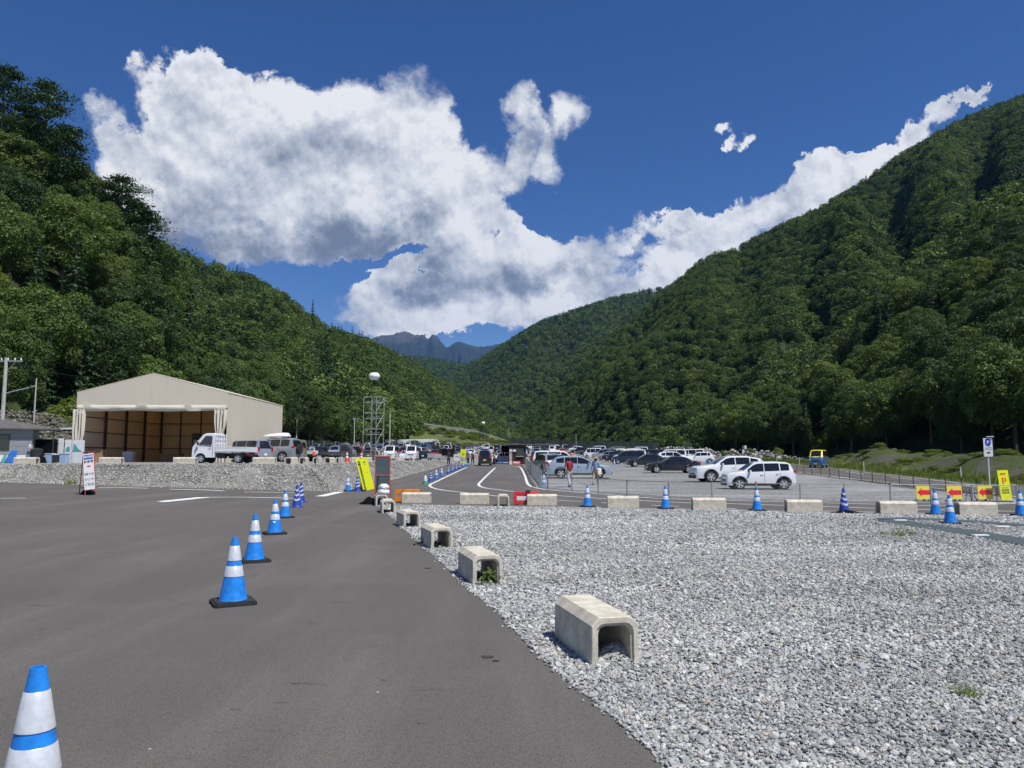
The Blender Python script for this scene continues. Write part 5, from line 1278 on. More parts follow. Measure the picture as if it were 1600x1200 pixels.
FRx = sR * dT; zg = H(-25, 56); eave = 1.6 + eR * dT - zg; FLx = sL * 55.8; wT = FRx - FLx; depth = 14.2
rzT = math.atan2(.2, wT)            # front wall nearly parallel to the picture
TT = thing('warehouse_tent', 'large cream fabric warehouse tent with an open front and a low gable', 'tent', (FLx, 55.8, zg - .05), rzT)
apex = (1.6 + eA * 56.4) - zg + .05; Wt = math.hypot(wT, .2); hE = eave + .05; hH = 1.6 + ray(240, 638.5)[1] * 56.4 - zg + .05; xc = Wt / 2; th = .04
b = MB(); b.prism([(0, hH), (Wt, hH), (Wt, hE), (xc, apex), (0, hE)], 0, th, M=XZ()); b.build('gable_front', M['tent'], TT)
b = MB(); n = 40; vs = []; fs = []        # slack header flap
for i in range(n + 1):
    u = i / n; x = .1 + (Wt - .2) * u; 
    for k, (z, y) in enumerate(((hH + .22, -.07), (hH + .18 + .04 * math.sin(u * 19), -.13 - .02 * math.sin(u * 31)), (hH - .02, -.12 - .03 * math.sin(u * 23)), (hH - .16 - .05 * math.sin(u * 9 + 1), -.08 - .03 * math.sin(u * 41)), (hH - .20 - .03 * math.sin(u * 13), .03))): vs.append((x, y, z))
for i in range(n):
    for k in range(4): a = i * 5 + k; fs.append((a, a + 1, a + 6, a + 5))
b.add(vs, fs); b.build('rolled_door_flap', M['curtain'], TT, smooth=True, angle=80)
def curtain(x0, x1, seed, cinch):
    b = MB(); n, m = 60, 24; vs = []; fs = []
    for j in range(m + 1):
        v = j / m; z = .06 + (hH - .15) * v; pinch = 1 - .42 * math.exp(-((v - cinch) / .16) ** 2)
        for i in range(n + 1):
            u = i / n; xm = (x0 + x1) / 2; x = xm + (u - .5) * (x1 - x0) * pinch
            y = -.14 + .11 * math.sin(u * 26 + seed + .5 * math.sin(v * 5)) * (.7 + .3 * v) + .05 * math.sin(u * 61 + v * 3)
            vs.append((x, y, z))
    for j in range(m):
        for i in range(n): a = j * (n + 1) + i; fs.append((a, a + 1, a + n + 2, a + n + 1))
    b.add(vs, fs); o = b.build('door_curtain', M['curtain'], TT, smooth=True, angle=80); return o
curtain(-.22, .68, 1, .28); curtain(Wt - .98, Wt - .04, 2, .5)
def wall(name, x0, y0, x1, y1, h0, mt_='tent'):
    b = MB(); d = Vector((x1 - x0, y1 - y0, 0)).normalized(); nn = Vector((-d.y, d.x, 0)) * th
    b.add([(x0, y0, 0), (x1, y1, 0), (x1, y1, h0), (x0, y0, h0), (x0 + nn.x, y0 + nn.y, 0), (x1 + nn.x, y1 + nn.y, 0), (x1 + nn.x, y1 + nn.y, h0), (x0 + nn.x, y0 + nn.y, h0)],
          [(0, 1, 2, 3), (5, 4, 7, 6), (0, 4, 5, 1), (3, 2, 6, 7), (0, 3, 7, 4), (1, 5, 6, 2)]); return b.build(name, M[mt_], TT)
wall('side_wall', Wt, .0, Wt, depth, hE - .02); wall('side_wall', 0, depth, 0, .0, hE - .02)
b = MB(); b.prism([(0, 0), (Wt, 0), (Wt, hE), (xc, apex), (0, hE)], 0, th, M=XZ()); o = b.build('rear_wall', M['tent'], TT); o.location = (0, depth + th, 0)
for sgn in (0, 1):
    x0 = 0 if sgn == 0 else Wt; ov = -.03 if sgn == 0 else .03; b = MB()
    b.add([(x0 + ov, -.05, hE - .01), (x0 + ov, depth + .1, hE - .01), (xc, depth + .1, apex + .012), (xc, -.05, apex + .012), (x0 + ov, -.05, hE + .04), (x0 + ov, depth + .1, hE + .04), (xc, depth + .1, apex + .06), (xc, -.05, apex + .06)],
          [(0, 1, 2, 3), (7, 6, 5, 4), (0, 4, 5, 1), (1, 5, 6, 2), (2, 6, 7, 3), (3, 7, 4, 0)]); bm_ = b.build('roof_panel', M['tent'], TT)
for k in range(5):
    y = .5 + k * (depth - 1) / 4
    for x in (.25, Wt - .25):
        b = MB(); b.box((x, y, hE / 2 - .05), (.16, .16, hE - .15)); b.build('column', M['steel_dark'], TT)
    b = MB(); b.bar((.25, y, hE - .15), (xc, y, apex - .2), .08, .12); b.bar((Wt - .25, y, hE - .15), (xc, y, apex - .2), .08, .12); b.bar((.25, y, hE - .5), (Wt - .25, y, hE - .5), .06, .06)
    for q in range(1, 8):
        x = .25 + (Wt - .5) * q / 8; zt = hE - .15 + (apex - hE) * (1 - abs(x - xc) / xc); b.bar((x, y, hE - .5), (x, y, zt - .1), .04, .04); b.bar((x, y, hE - .5), (x + (.7 if x < xc else -.7), y, zt - .05), .03, .03)
    b.build('roof_truss', M['steel_dark'], TT)
for z in (1.15, 2.3, 3.4):
    for x in (.14, Wt - .14): b = MB(); b.box((x, depth / 2, z), (.05, depth - .4, .06)); b.build('girt', M['steel_dark'], TT)
    b = MB(); b.box((xc, depth - .10, z + .05), (Wt - .6, .06, .06)); b.build('girt', M['steel_dark'], TT)
for k in range(1, 6): b = MB(); b.box((Wt * k / 6, depth - .18, hE / 2 + .3), (.09, .09, hE + .5 - .3)); b.build('rear_post', M['steel_dark'], TT)
# what stands inside the tent
def inT(x, y): a = rzT; return Vector((FLx + x * math.cos(a) - y * math.sin(a), 55.8 + x * math.sin(a) + y * math.cos(a), H(-27, 62)))
def crate(p, d, mt_, label, cat='crate', name='crate', rz=0):
    b = MB(); b.box((0, 0, d[2] / 2), (d[0] - .04, d[1] - .04, d[2])); 
    for z in (.04, d[2] - .04):
        b.box((0, -d[1] / 2, z), (d[0], .03, .08)); b.box((0, d[1] / 2, z), (d[0], .03, .08))
    for sx in (-1, 1): b.box((sx * (d[0] / 2 - .04), -d[1] / 2 - .004, d[2] / 2), (.08, .03, d[2] - .161))
    o = b.build(name, mt_); put(o, p, rz); return tag(o, label, cat)
crate(inT(.95, 1.5), (1.0, .8, .95), M['wood'], 'brown wooden crate just inside the tent curtain')
crate(inT(2.4, 3.2), (.75, .5, .80), M['shed_white'], 'pale cabinet standing on the tent floor', 'cabinet', 'cabinet')
crate(inT(4.3, 6.5), (1.6, 1.0, .7), M['wood'], 'low dark timber crate deep inside the tent')
crate(inT(9.9, 8.0), (1.7, 1.2, 1.3), M['wood_brown'], 'tall brown crate behind the kei truck in the tent')
t = thing('whiteboard', 'narrow white notice on a dark door panel inside the tent', 'notice board', inT(5.0, 9.5)); board(.65, 2.4, .06, M['steel_dark'], 'panel', t, (0, 0, 1.2)); board(.36, .95, .01, M['shed_white'], 'notice', t, (0, -.04, 1.55))
def machine(p, label, seed):
    r = random.Random(seed); t = thing('workshop_machine', label, 'machine', p, r.uniform(-.5, .5)); b = MB(); b.box((0, 0, .35), (1.1, .7, .45), ch=.04); b.box((.2, 0, .85), (.5, .5, .55), ch=.05); b.build('body', M['steel_dark'], t)
    b = MB(); b.tube([(.2, 0, 1.1), (.2, 0, 1.7), (-.2, 0, 1.95)], .06, 6); b.lathe([(.0, 0), (.22, .05), (.26, .2), (.14, .36), (0, .4)], 10, M=Matrix.Translation((-.25, 0, 1.75)), caps=(False, False)); b.build('arm', M['steel_dark'], t)
    b = MB()
    for sx in (-.4, .4):
        for sy in (-.35, .35): b.lathe([(.16, -.05), (.18, 0), (.16, .05)], 10, M=Matrix.Translation((sx, sy, .18)) @ Matrix.Rotation(R(90), 4, 'X'))
    b.build('wheel', M['tyre'], t)
machine(inT(6.6, 6.0), 'dark machine with a raised arm left of the tent centre', 2); machine(inT(8.1, 5.0), 'dark machine with a hooded arm right of the tent centre', 3)
b = MB()
for k in range(5): b.tube([(k * .35, 0, 0), (k * .35 + .2, 0, 1.1), (k * .35 + .35, 0, 0)], .025, 5)
o = b.build('trestle_stack', M['galv']); o.location = inT(7.0, 3.2); tag(o, 'grey folded steel trestles stacked on the tent floor', 'trestle')

# ------------------------------------------------------------------ the grey shed on the left and what leans on it
zs_ = H(-33, 50); sx_, _ = ray(50, 700); xR = sx_ * 50
SH = thing('grey_shed', 'low grey-sided shed with a dark hipped roof and a sliding window', 'shed', (xR, 50, zs_), R(22)); wS = 9.0; dS = 1.9; hS = 2.15
for k in range(3):
    b = MB(); b.box((-wS / 2, 0, .55 + (hS - .55) * (k + .5) / 3), (wS, .10, (hS - .55) / 3 - .015)); b.build('wall_panel', M['shed_grey'], SH)
b = MB(); b.box((-wS / 2, .02, .30), (wS, .10, .5)); b.build('plinth', M['shed_white'], SH)
b = MB(); b.box((0, dS / 2, hS / 2), (.10, dS - .16, hS)); b.box((-wS, dS / 2, hS / 2), (.10, dS - .16, hS)); b.box((-wS / 2, dS, hS / 2), (wS, .1, hS)); b.box((-wS / 2, .09, hS / 2), (wS - .2, .04, hS)); b.build('wall', M['shed_grey'], SH)
b = MB(); oh = .42; x0, x1, y0, y1 = -wS - oh, 1.35, -oh, dS + oh; zr = hS + .68
b.add([(x0, y0, hS), (x1, y0, hS), (x1, y1, hS), (x0, y1, hS), (x0 + 3, (y0 + y1) / 2, zr), (x1 - 3.0, (y0 + y1) / 2, zr), (x0, y0, hS + .09), (x1, y0, hS + .09), (x1, y1, hS + .09), (x0, y1, hS + .09)], [(0, 3, 2, 1), (0, 1, 7, 6), (1, 2, 8, 7), (2, 3, 9, 8), (3, 0, 6, 9), (6, 7, 5, 4), (7, 8, 5), (8, 9, 4, 5), (9, 6, 4)])
b.build('roof', M['roof_dark'], SH)
b = MB(); b.box((-3.6, -.3, hS - .06), (3.2, .5, .05)); b.build('awning', M['shed_white'], SH)
b = MB(); 
for k in range(6): b.box((-2.5 - k * .13, (y0 + y1) / 2, zr + .03), (.07, .3, .10))
b.build('ridge_ornament', M['sign_blue'], SH)
WN = MB(); wx0 = -2.6
for z in (.86, 1.80): WN.box((wx0 + .65, -.075, z), (1.4, .05, .06))
for x in (wx0 - .02, wx0 + .65, wx0 + 1.32): WN.box((x, -.075, 1.33), (.06, .05, .88))
f = WN.build('window', M['steel_dark'], SH)
for x in (wx0 + .315, wx0 + .985): b = MB(); b.box((x, -.065, 1.33), (.61, .012, .88)); b.build('pane', M['glass'], f)
b = MB(); b.tube([(1.2, -.2, 0), (1.2, -.2, hS)], .04, 6); b.build('post', M['steel_dark'], SH)
g0 = Vector((xR, 50, zs_))
def near(dx, dy, dz=0): return Vector((xR + dx, 49.5 + dy, zs_ + dz))
t = thing('tarpaulin_stack', 'blue and green plastic sheeting leaning on the shed wall', 'tarpaulin', near(-1.1, .1))
for k, (w, h, mk) in enumerate(((.55, 1.0, 'sign_blue'), (.75, .8, 'blue_plastic'), (.35, .55, 'teal_print'))): b = MB(); b.box((0, 0, 0), (w, .05, h), ch=.01); o = b.build('sheet', M[mk], t); o.location = ((-.1, .05, -.35)[k], -.1 * k, h / 2 + .02); o.rotation_euler = (R(-8), R(3 * k), 0)
t = thing('water_butt', 'dark grey ribbed tank in the lean-to beside the shed', 'tank', near(.28, .6)); b = MB(); b.lathe([(.30, 0), (.38, .1), (.36, .3), (.38, .5), (.36, .7), (.38, .85), (.2, .95), (.1, .97)], 20); b.build('body', M['trim'], t, smooth=True)
t = thing('storage_rack', 'dark covered rack in the gap between shed and white panels', 'rack', near(.55, 1.2)); b = MB(); b.box((-.05, 0, 1.05), (1.1, .7, 1.0), ch=.05); b.build('cover', M['black_cloth'], t)
b = MB()
for sx in (-.55, .45):
    for sy in (-.3, .3): b.box((sx, sy, .28), (.05, .05, .56))
b.build('leg', M['steel_dark'], t)
rag('black_bag', near(.82, .3), .28, .3, .65, M['black_cloth'], 'black sack heaped before the white panels', 'sack', 12)
rag('clear_bag', near(.05, .2, 1.0), .12, .1, .3, M['vinyl'], 'crumpled clear bag hung at the shed corner', 'bag', 14)
t = thing('site_hoarding', 'white hoarding panels with teal print between the shed and the tent', 'hoarding', near(1.35, 1.4)); t.scale = (.76, 1, 1)
for k, (w, z) in enumerate(((.42, 1.62), (.55, 1.52), (1.05, 1.50))):
    x = (.0, .62, 1.5)[k]; board(w, z, .05, M['shed_white'], 'panel', t, (x, 0, z / 2)); 
b = MB(); b.prism([(1.02, .72), (1.90, .72), (1.5, .95), (1.25, 1.25), (1.12, 1.25)], .027, .033, M=XZ()); b.prism([(.42, .75), (.80, .75), (.80, 1.05), (.66, 1.08), (.5, .98)], .027, .033, M=XZ()); b.build('printed_panel', M['teal_print'], t)
for k, x in enumerate((1.15, 2.08)): 
    t = thing('storage_box', ('pale blue plastic box, the one nearer the black sack', 'pale blue plastic box, the one nearer the orange cone')[k], 'box', near(x, .6)); b = MB(); b.box((0, 0, .30), (.46, .4, .58), ch=.03); b.box((0, 0, .60), (.5, .44, .05), ch=.01); b.build('box', mat('pale_blue_plastic', (.30, .42, .58), .5), t)
t = thing('cooler', 'dark box with a white lid between the two pale blue boxes', 'box', near(1.62, .55)); b = MB(); b.box((0, 0, .28), (.42, .4, .5), ch=.03); b.build('box', M['trim'], t); b = MB(); b.box((0, 0, .56), (.44, .42, .06), ch=.01); b.build('lid', M['white_paint'], t)
s, _ = ray(112.5, 712); crate(on(s * 52, 52), (.55, .5, .42), M['wood'], 'small brown wooden box under the red and white cone')
t = thing('dark_hut', 'small dark lean-to with a pale flat roof beside the tent', 'hut', (ray(109, 700)[0] * 63, 63, H(-36, 63))); b = MB(); b.box((0, 0, 1.3), (1.9, 2, 2.6)); b.build('wall', M['wood_brown'], t); b = MB(); b.box((0, -.1, 2.66), (2.4, 2.5, .12)); b.build('roof', M['shed_white'], t)
t = thing('white_trough', 'low white counter with clutter before the shed', 'counter', near(-2.6, -.4)); b = MB(); b.box((0, 0, .42), (1.9, .5, .45), ch=.02); b.build('counter', M['shed_white'], t); b = MB(); b.box((-.7, 0, .1), (.1, .4, .2)); b.box((.7, 0, .1), (.1, .4, .2)); b.build('leg', M['steel_dark'], t)

# stone-faced slope behind the shed
SW = MB(); vs = []; fs = []; n1, n2 = 40, 14; wallp = []
for i in range(n1):
    px = -60 + 190 * i / (n1 - 1); s, _ = ray(px, 660); hgt = np.interp(px, [-60, 20, 50, 75, 95, 112, 130], [4.1, 4.1, 3.9, 3.4, 2.6, 1.6, .6])
    for j in range(n2):
        v = j / (n2 - 1); y = 59.5 + 2.6 * v; vs.append((s * 60, y, H(s * 60, 60) - .2 + hgt * v + .06 * mnoise.noise(Vector((i * .7, j * .7, 0)))))
for i in range(n1 - 1):
    for j in range(n2 - 1): a = i * n2 + j; fs.append((a, a + n2, a + n2 + 1, a + 1))
SW.add(vs, fs); sw = thing('stone_wall', 'sloping rubble wall of brown grey stones behind the shed', 'wall'); SW.build('backing', M['spoil'], sw, smooth=True)
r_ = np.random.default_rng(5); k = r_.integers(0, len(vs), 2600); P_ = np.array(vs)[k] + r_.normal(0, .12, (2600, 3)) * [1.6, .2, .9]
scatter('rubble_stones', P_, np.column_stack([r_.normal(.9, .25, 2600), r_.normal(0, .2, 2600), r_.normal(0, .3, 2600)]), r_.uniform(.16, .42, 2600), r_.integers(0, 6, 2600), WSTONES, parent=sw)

# ------------------------------------------------------------------ poles and wires
WIRES = {}
def utility_pole(px, top, Y, label, arm=True, lamp=False, base=None, r=.14):
    t0 = pat(px, top, Y); zb = H(t0.x, t0.y) if base is None else base; h = t0.z - zb
    t = thing('utility_pole', label, 'utility pole', (t0.x, t0.y, zb)); b = MB(); b.tube([(0, 0, -.2), (0, 0, h)], [r, r * .72], 10); b.build('pole', M['concrete_pole'], t)
    if arm:
        b = MB(); b.box((.35, 0, h - .25), (1.7, .09, .09)); b.tube([(0, 0, h - 1.1), (.75, 0, h - .25)], .025, 5); b.build('crossarm', M['galv'], t)
        for x in (-.35, .15, .65, 1.1):
            b = MB(); b.lathe([(.03, 0), (.06, .05), (.035, .09), (.055, .14), (.02, .2)], 8, M=Matrix.Translation((x, 0, h - .205))); b.build('insulator', M['white_paint'], t)
    return t, Vector((t0.x, t0.y, zb + h))
u1, a1 = utility_pole(10, 559, 56.5, 'tall concrete pole with a crossarm behind the shed roof', base=H(-36, 56), r=.16)
u2, a2 = utility_pole(57, 591, 61.5, 'thin grey steel pole braced by a strut behind the shed', arm=False, r=.07)
b = MB(); b.tube([pat(10, 614, 56.6), pat(56, 603, 61.4)], .035, 6); o = b.build('strut', M['galv']); o.parent = u2; o.matrix_parent_inverse = Matrix.Translation(-u2.location)
u3, a3 = utility_pole(464, 652, 168, 'concrete pole at the edge of the wood right of the tent', arm=True); u4, a4 = utility_pole(554, 653, 190, 'concrete pole beside the far bushes, left of the lighting tower', arm=True)
u5, a5 = utility_pole(609.5, 645, 108, 'plain dark pole standing right of the lighting tower', arm=False, r=.10); u6, a6 = utility_pole(232, 576, 100, 'pole whose insulators just show above the tent gable', arm=True, base=2)
u7, a7 = utility_pole(795, 690 - 22, 420, 'small far pole at the end of the retaining wall', arm=False); u8, a8 = utility_pole(900, 690 - 12, 330, 'short pole in the far field', arm=False)
for k, (p, q, sag) in enumerate(((a1 + Vector((.6, 0, -.1)), a2, .3), (a1 + Vector((1, 0, -.1)), a2 + Vector((0, 0, -.2)), .5), (a1 + Vector((-.3, 0, 0)), Vector((-70, 50, 9)), .5), (a1 + Vector((.1, 0, -1)), Vector((-70, 50, 8)), .5), (a6, a1 + Vector((0, 0, -.2)), 1.2), (a6 + Vector((.4, 0, 0)), a3, 2.4), (a3, a4, 1.0), (a6 + Vector((0, 0, -.5)), a3 + Vector((0, 0, -.4)), 2.6))):
    b = MB(); b.tube([p.lerp(q, i / 12) + Vector((0, 0, -sag * 4 * (i / 12) * (1 - i / 12))) for i in range(13)], .018, 4, cap=False); o = b.build('overhead_wire', M['wire']); tag(o, 'thin overhead wire ' + ('from the crossarm pole to the steel pole', 'from the crossarm pole to the steel pole, the lower one', 'running out of the picture above the shed', 'running out of the picture, the lower one', 'crossing the wood above the tent', 'passing behind the tent to the wood edge', 'between the two poles at the wood edge', 'passing behind the tent, the lower one')[k], 'wire', 'overhead wires')

# ------------------------------------------------------------------ lighting towers with balloons
TW = thing('lighting_tower', 'grey scaffold tower carrying a white balloon lamp on a thin mast', 'scaffold tower', on(*(pat(583, 700, 82).xy)), R(-24))
base = TW.location.z; top = pat(583, 620, 82).z - base; bal = pat(583, 588, 82).z - base; w, d = 1.62, 1.45
for x in (-w / 2, w / 2):
    for y in (-d / 2, d / 2): b = MB(); b.tube([(x, y, 0), (x, y, top)], .032, 6); b.build('upright', M['galv'], TW)
nl = 4
for k in range(nl):
    z0 = top - (k + 1) * top / nl; z1 = top - k * top / nl
    for z in (z1 - .02, z1 - .62):
        for y in (-d / 2, d / 2): b = MB(); b.tube([(-w / 2, y, z), (w / 2, y, z)], .024, 5); b.build('ledger', M['galv'], TW)
        for x in (-w / 2, w / 2): b = MB(); b.tube([(x, -d / 2, z), (x, d / 2, z)], .024, 5); b.build('ledger', M['galv'], TW)
    b = MB(); b.tube([(w / 2, -d / 2, z0 + .05), (w / 2, d / 2, z1 - .1)], .02, 5); b.tube([(-w * .12, 0, z0 + .1), (-w * .12, 0, z1 - .1)], .02, 5); b.tube([(-w * .12, 0, z1 - .45), (w / 2, 0, z1 - .45)], .02, 5); b.build('brace', M['galv'], TW)
b = MB(); b.tube([(0, 0, top - 1.4), (0, 0, bal - .35)], .03, 6); b.build('mast', M['steel_dark'], TW)
def balloon(parent, z, r, hz):
    b = MB(); prof = [(0.001, -1), (.35, -.94), (.68, -.72), (.9, -.38), (1, 0), (.95, .35), (.75, .70), (.42, .93), (.001, 1)]
    b.lathe([(q * r, zz * hz) for q, zz in prof], 32, caps=(False, False), flute=lambda a: 1 + .03 * abs(math.sin(4 * a))); o = b.build('balloon_lamp', M['balloon'], parent, smooth=True); o.location = (0, 0, z)
balloon(TW, bal, .60, .42)
p2 = pat(755, 661, 235); g2 = H(p2.x, p2.y); T2 = thing('lighting_tower', 'small far balloon lamp on a mast before the retaining wall', 'scaffold tower', (p2.x, p2.y, g2)); b = MB(); b.tube([(0, 0, 0), (0, 0, p2.z - g2)], .06, 6); b.build('mast', M['steel_dark'], T2); balloon(T2, p2.z - g2, .62, .42)
b = MB(); 
for x in (-1, 1):
    for y in (-1, 1): b.tube([(x, y, 0), (x, y, 6)], .05, 5)
for z in (2, 4, 5.9): b.tube([(-1, -1, z), (1, -1, z), (1, 1, z), (-1, 1, z), (-1, -1, z)], .04, 4)
b.build('scaffold', M['steel_dark'], T2)

# ------------------------------------------------------------------ hut, shelter, far buildings and walls
yH = 98; s, _ = ray(822, 700); xh1 = s * yH; s0, _ = ray(794.5, 700); xh0 = s0 * yH; HU = thing('brown_hut', 'dark brown board hut with a serving window at the end of the lane', 'hut', on(xh0, yH, -.02)); wh = xh1 - xh0; hh_ = 2.45
b = MB(); nb_ = 14
for k in range(nb_): 
    b = MB(); b.box((wh * (k + .5) / nb_, -.03, hh_ / 2), (wh / nb_ - .02, .06, hh_ - .02)); b.build('plank', M['wood_brown'], HU)
b = MB(); b.box((wh / 2, 1.3, hh_ / 2), (wh - .04, 2.5, hh_ - .06)); b.build('wall', M['wood_brown'], HU)
b = MB(); b.box((wh / 2 + 1.3, 1.2, hh_ + .08), (wh + 4.6, 3.2, .14)); b.build('roof', M['roof_dark'], HU)
b = MB(); b.box((wh * .66, -.09, 1.55), (.95, .05, 1.05)); f = b.build('window', M['steel_dark'], HU); b = MB(); b.box((wh * .66, -.125, 1.58), (.8, .012, .88)); b.build('pane', M['glass'], f); b = MB(); b.box((wh * .66, -.20, 1.03), (.95, .25, .05)); b.build('counter', M['shed_white'], f)
b = MB(); b.box((.28, -.15, 1.0), (.34, .05, 2.0)); o = b.build('signboard', M['shed_white'], HU); text('受\n付\n中', .42, M['red_frame'], o, (.28, -.18, 1.0)); b = MB(); b.box((.75, -.15, 1.8), (.42, .04, .36)); b.build('signboard', M['shed_white'], HU); 
b = MB(); b.box((1.0, -.7, .25), (1.1, .1, .42)); o = b.build('red_box_sign', M['red_plastic']); o.parent = HU; b = MB(); b.box((1.0, -.755, .25), (.8, .01, .2)); b.build('white_plate', M['white_paint'], HU)
t = thing('sun_tent', 'dark folded canopy and white stair rail behind the hut', 'canopy', on(xh0 - 1.2, yH + 3)); b = MB(); b.box((1.2, 0, 1.9), (1.9, 2, .9), ch=.1); b.build('cloth', M['black_cloth'], t); b = MB()
for x in (.4, 2.0): b.tube([(x, 0, 0), (x, 0, 1.6)], .03, 5)
for k in range(4): b.bar((-.9 + .3 * k, -.6, .2 + .3 * k), (-.9 + .3 * k, -.6, 1.1 + .3 * k), .04, .04)
b.bar((-1.0, -.6, 1.0), (.3, -.6, 2.2), .05, .05); b.build('rail', M['white_paint'], t)
yS = 118; s, _ = ray(698, 700); SHt = thing('shelter', 'small dark open shelter with a gabled roof among the cars', 'shelter', on(s * yS, yS)); 
for x in (-1.1, 1.1):
    for y in (-1, 1): b = MB(); b.box((x, y, 1.1), (.15, .15, 2.2)); b.build('post', M['wood_brown'], SHt)
for sg in (-1, 1): b = MB(); b.bar((sg * 1.75, 0, 2.05), (0, 0, 3.0), 2.9, .10); b.build('roof_slope', M['roof_dark'], SHt)
b = MB(); b.box((0, 1.0, 1.0), (2.0, .06, 1.4)); b.build('back_panel', M['wood_brown'], SHt)
# barrier rail by the left lot
t = thing('barrier_fence', 'low pale barrier of panels before the cars left of the lane end', 'fence'); 
for k in range(6): s, _ = ray(668 + k * 11, 720); p = on(s * 99, 99); b = MB(); b.tube([(0, 0, 0), (0, 0, .95)], .03, 5); b.box((.45, 0, .6), (.86, .04, .55)); o = b.build('panel', M['concrete_pole' if k % 2 else 'galv'], t); o.location = p
yG = 262; s, _ = ray(631, 690); p = pat(631, 697.5, yG); GH = thing('greenhouse', 'grey plastic tunnel greenhouse beyond the left car park', 'greenhouse', (p.x, p.y, p.z - .6), R(62)); b = MB(); n = 14
prof = [(math.cos(R(180 * k / n)) * 3.4, math.sin(R(180 * k / n)) * 3.0) for k in range(n + 1)]; b.prism(prof, -13, 13, M=XZ()); b.build('film_tunnel', M['vinyl'], GH)
for k in range(8):
    b = MB(); b.tube([(x * 1.01, -12 + k * 3.4, z * 1.01) for x, z in prof], .05, 4); b.build('hoop', M['galv'], GH)
def far_house(px, py, Y, w, h, label, wallm, roofm, rz=0):
    p = pat(px, py, Y); t = thing('small_house', label, 'house', (p.x, p.y, p.z), rz); b = MB(); b.box((0, 0, h / 2 - .5), (w, w * .6, h + 1)); b.build('wall', M[wallm], t)
    b = MB(); b.prism([(-w * .36, h), (w * .36, h), (0, h + w * .22)], -w / 2 - .3, w / 2 + .3, M=Matrix.Rotation(R(90), 4, 'Z') @ XZ()); b.build('roof', M[roofm], t)
    b = MB(); b.box((w * .2, -w * .31, h * .5), (w * .16, .06, h * .4)); b.build('window', M['glass'], t)
far_house(681, 689.5, 300, 5.5, 1.7, 'small dark-roofed hut in the green field', 'shed_white', 'roof_dark', R(8)); far_house(669.5, 689.5, 300, 2.2, 1.6, 'tiny white shed beside the dark-roofed hut', 'shed_white', 'shed_white')
far_house(659, 680, 330, 4.0, 2.0, 'white hut under the retaining wall', 'shed_white', 'shed_white', R(15))
# retaining wall with its white rail, and the second wall to its right
M['far_concrete'] = mat('weathered_concrete', (.24, .24, .22), .9, var=.3, vscale=.4)
def far_wall(pts, Y0, Y1, h, label, name='retaining_wall', rail=True, th_=1.0):
    t = thing(name, label, 'wall'); n = len(pts); Q = []
    for i, (px, py) in enumerate(pts): Y = Y0 + (Y1 - Y0) * i / (n - 1); Q.append(pat(px, py, Y))
    for i in range(n - 1):
        a, c = Q[i], Q[i + 1]; b = MB(); hh = h[i] if hasattr(h, '__len__') else h
        b.add([(a.x, a.y, a.z), (c.x, c.y, c.z), (c.x, c.y, c.z - hh), (a.x, a.y, a.z - hh), (a.x, a.y + th_, a.z), (c.x, c.y + th_, c.z), (c.x, c.y + th_, c.z - hh), (a.x, a.y + th_, a.z - hh)], [(0, 3, 2, 1), (4, 5, 6, 7), (0, 1, 5, 4), (0, 4, 7, 3), (1, 2, 6, 5)]); b.build('wall_section', M['far_concrete'], t)
        if rail: b = MB(); b.bar(a + Vector((0, -.1, .35)), c + Vector((0, -.1, .35)), .12, .30); b.build('rail', M['concrete_pole'], t)
far_wall([(661, 663), (690, 667), (722, 671), (745, 675), (775, 684), (800, 692), (812, 698)], 318, 420, (7, 5.5, 3, 2.5, 2, 2), 'grey concrete retaining wall with a white rail climbing left above the green field')
far_wall([(790, 685), (830, 685.5), (845, 687), (900, 689), (960, 690), (1030, 691)], 400, 300, 3.5, 'long low grey river wall beyond the far end of the car park', rail=False)
# green bank under it: terraces of grass
b = MB(); vs = []; fs = []
top_ = [(640, 672), (661, 667), (690, 672), (722, 676), (745, 679), (775, 687), (800, 694), (830, 697)]
for i, (px, py) in enumerate(top_):
    Y = 300 + 120 * i / 7; q = pat(px, py, Y)
    for j in range(7): v = j / 6; s = q.x / q.y; y = q.y * (1 - v) + 240 * v; z = q.z * (1 - v) + (H(s * 240, 240) - .3) * v; vs.append((s * y, y, z + (.5 * mnoise.noise(Vector((i * .9, j * .9, 0))) if 0 < j < 6 else 0)))
for i in range(7):
    for j in range(6): a = i * 7 + j; fs.append((a, a + 1, a + 8, a + 7))
b.add(vs, fs); o = b.build('grass_bank', M['grass'], smooth=True); tag(o, kind='structure')
r_ = np.random.default_rng(31); Pb = []
for _ in range(420):
    i = r_.integers(0, 7); j = r_.integers(0, 6); u, v = r_.random(2); a, c, d_, e_ = (np.array(vs[i * 7 + j]), np.array(vs[(i + 1) * 7 + j]), np.array(vs[(i + 1) * 7 + j + 1]), np.array(vs[i * 7 + j + 1])); q = a * (1 - u) * (1 - v) + c * u * (1 - v) + d_ * u * v + e_ * (1 - u) * v
    if mnoise.noise(Vector(q) * .05) > -.12 or j == 0: Pb.append(q)
Pb = np.array(Pb); scatter('bank_scrub', Pb, np.column_stack([Pb[:, 0] * 0, Pb[:, 0] * 0, r_.uniform(0, 6, len(Pb))]), np.column_stack([r_.uniform(.3, 1.0, len(Pb))] * 2 + [r_.uniform(.08, .35, len(Pb))]), r_.integers(0, 3, len(Pb)), [s[0] for s in SHR], 'scrub dotted over the green bank under the retaining wall')
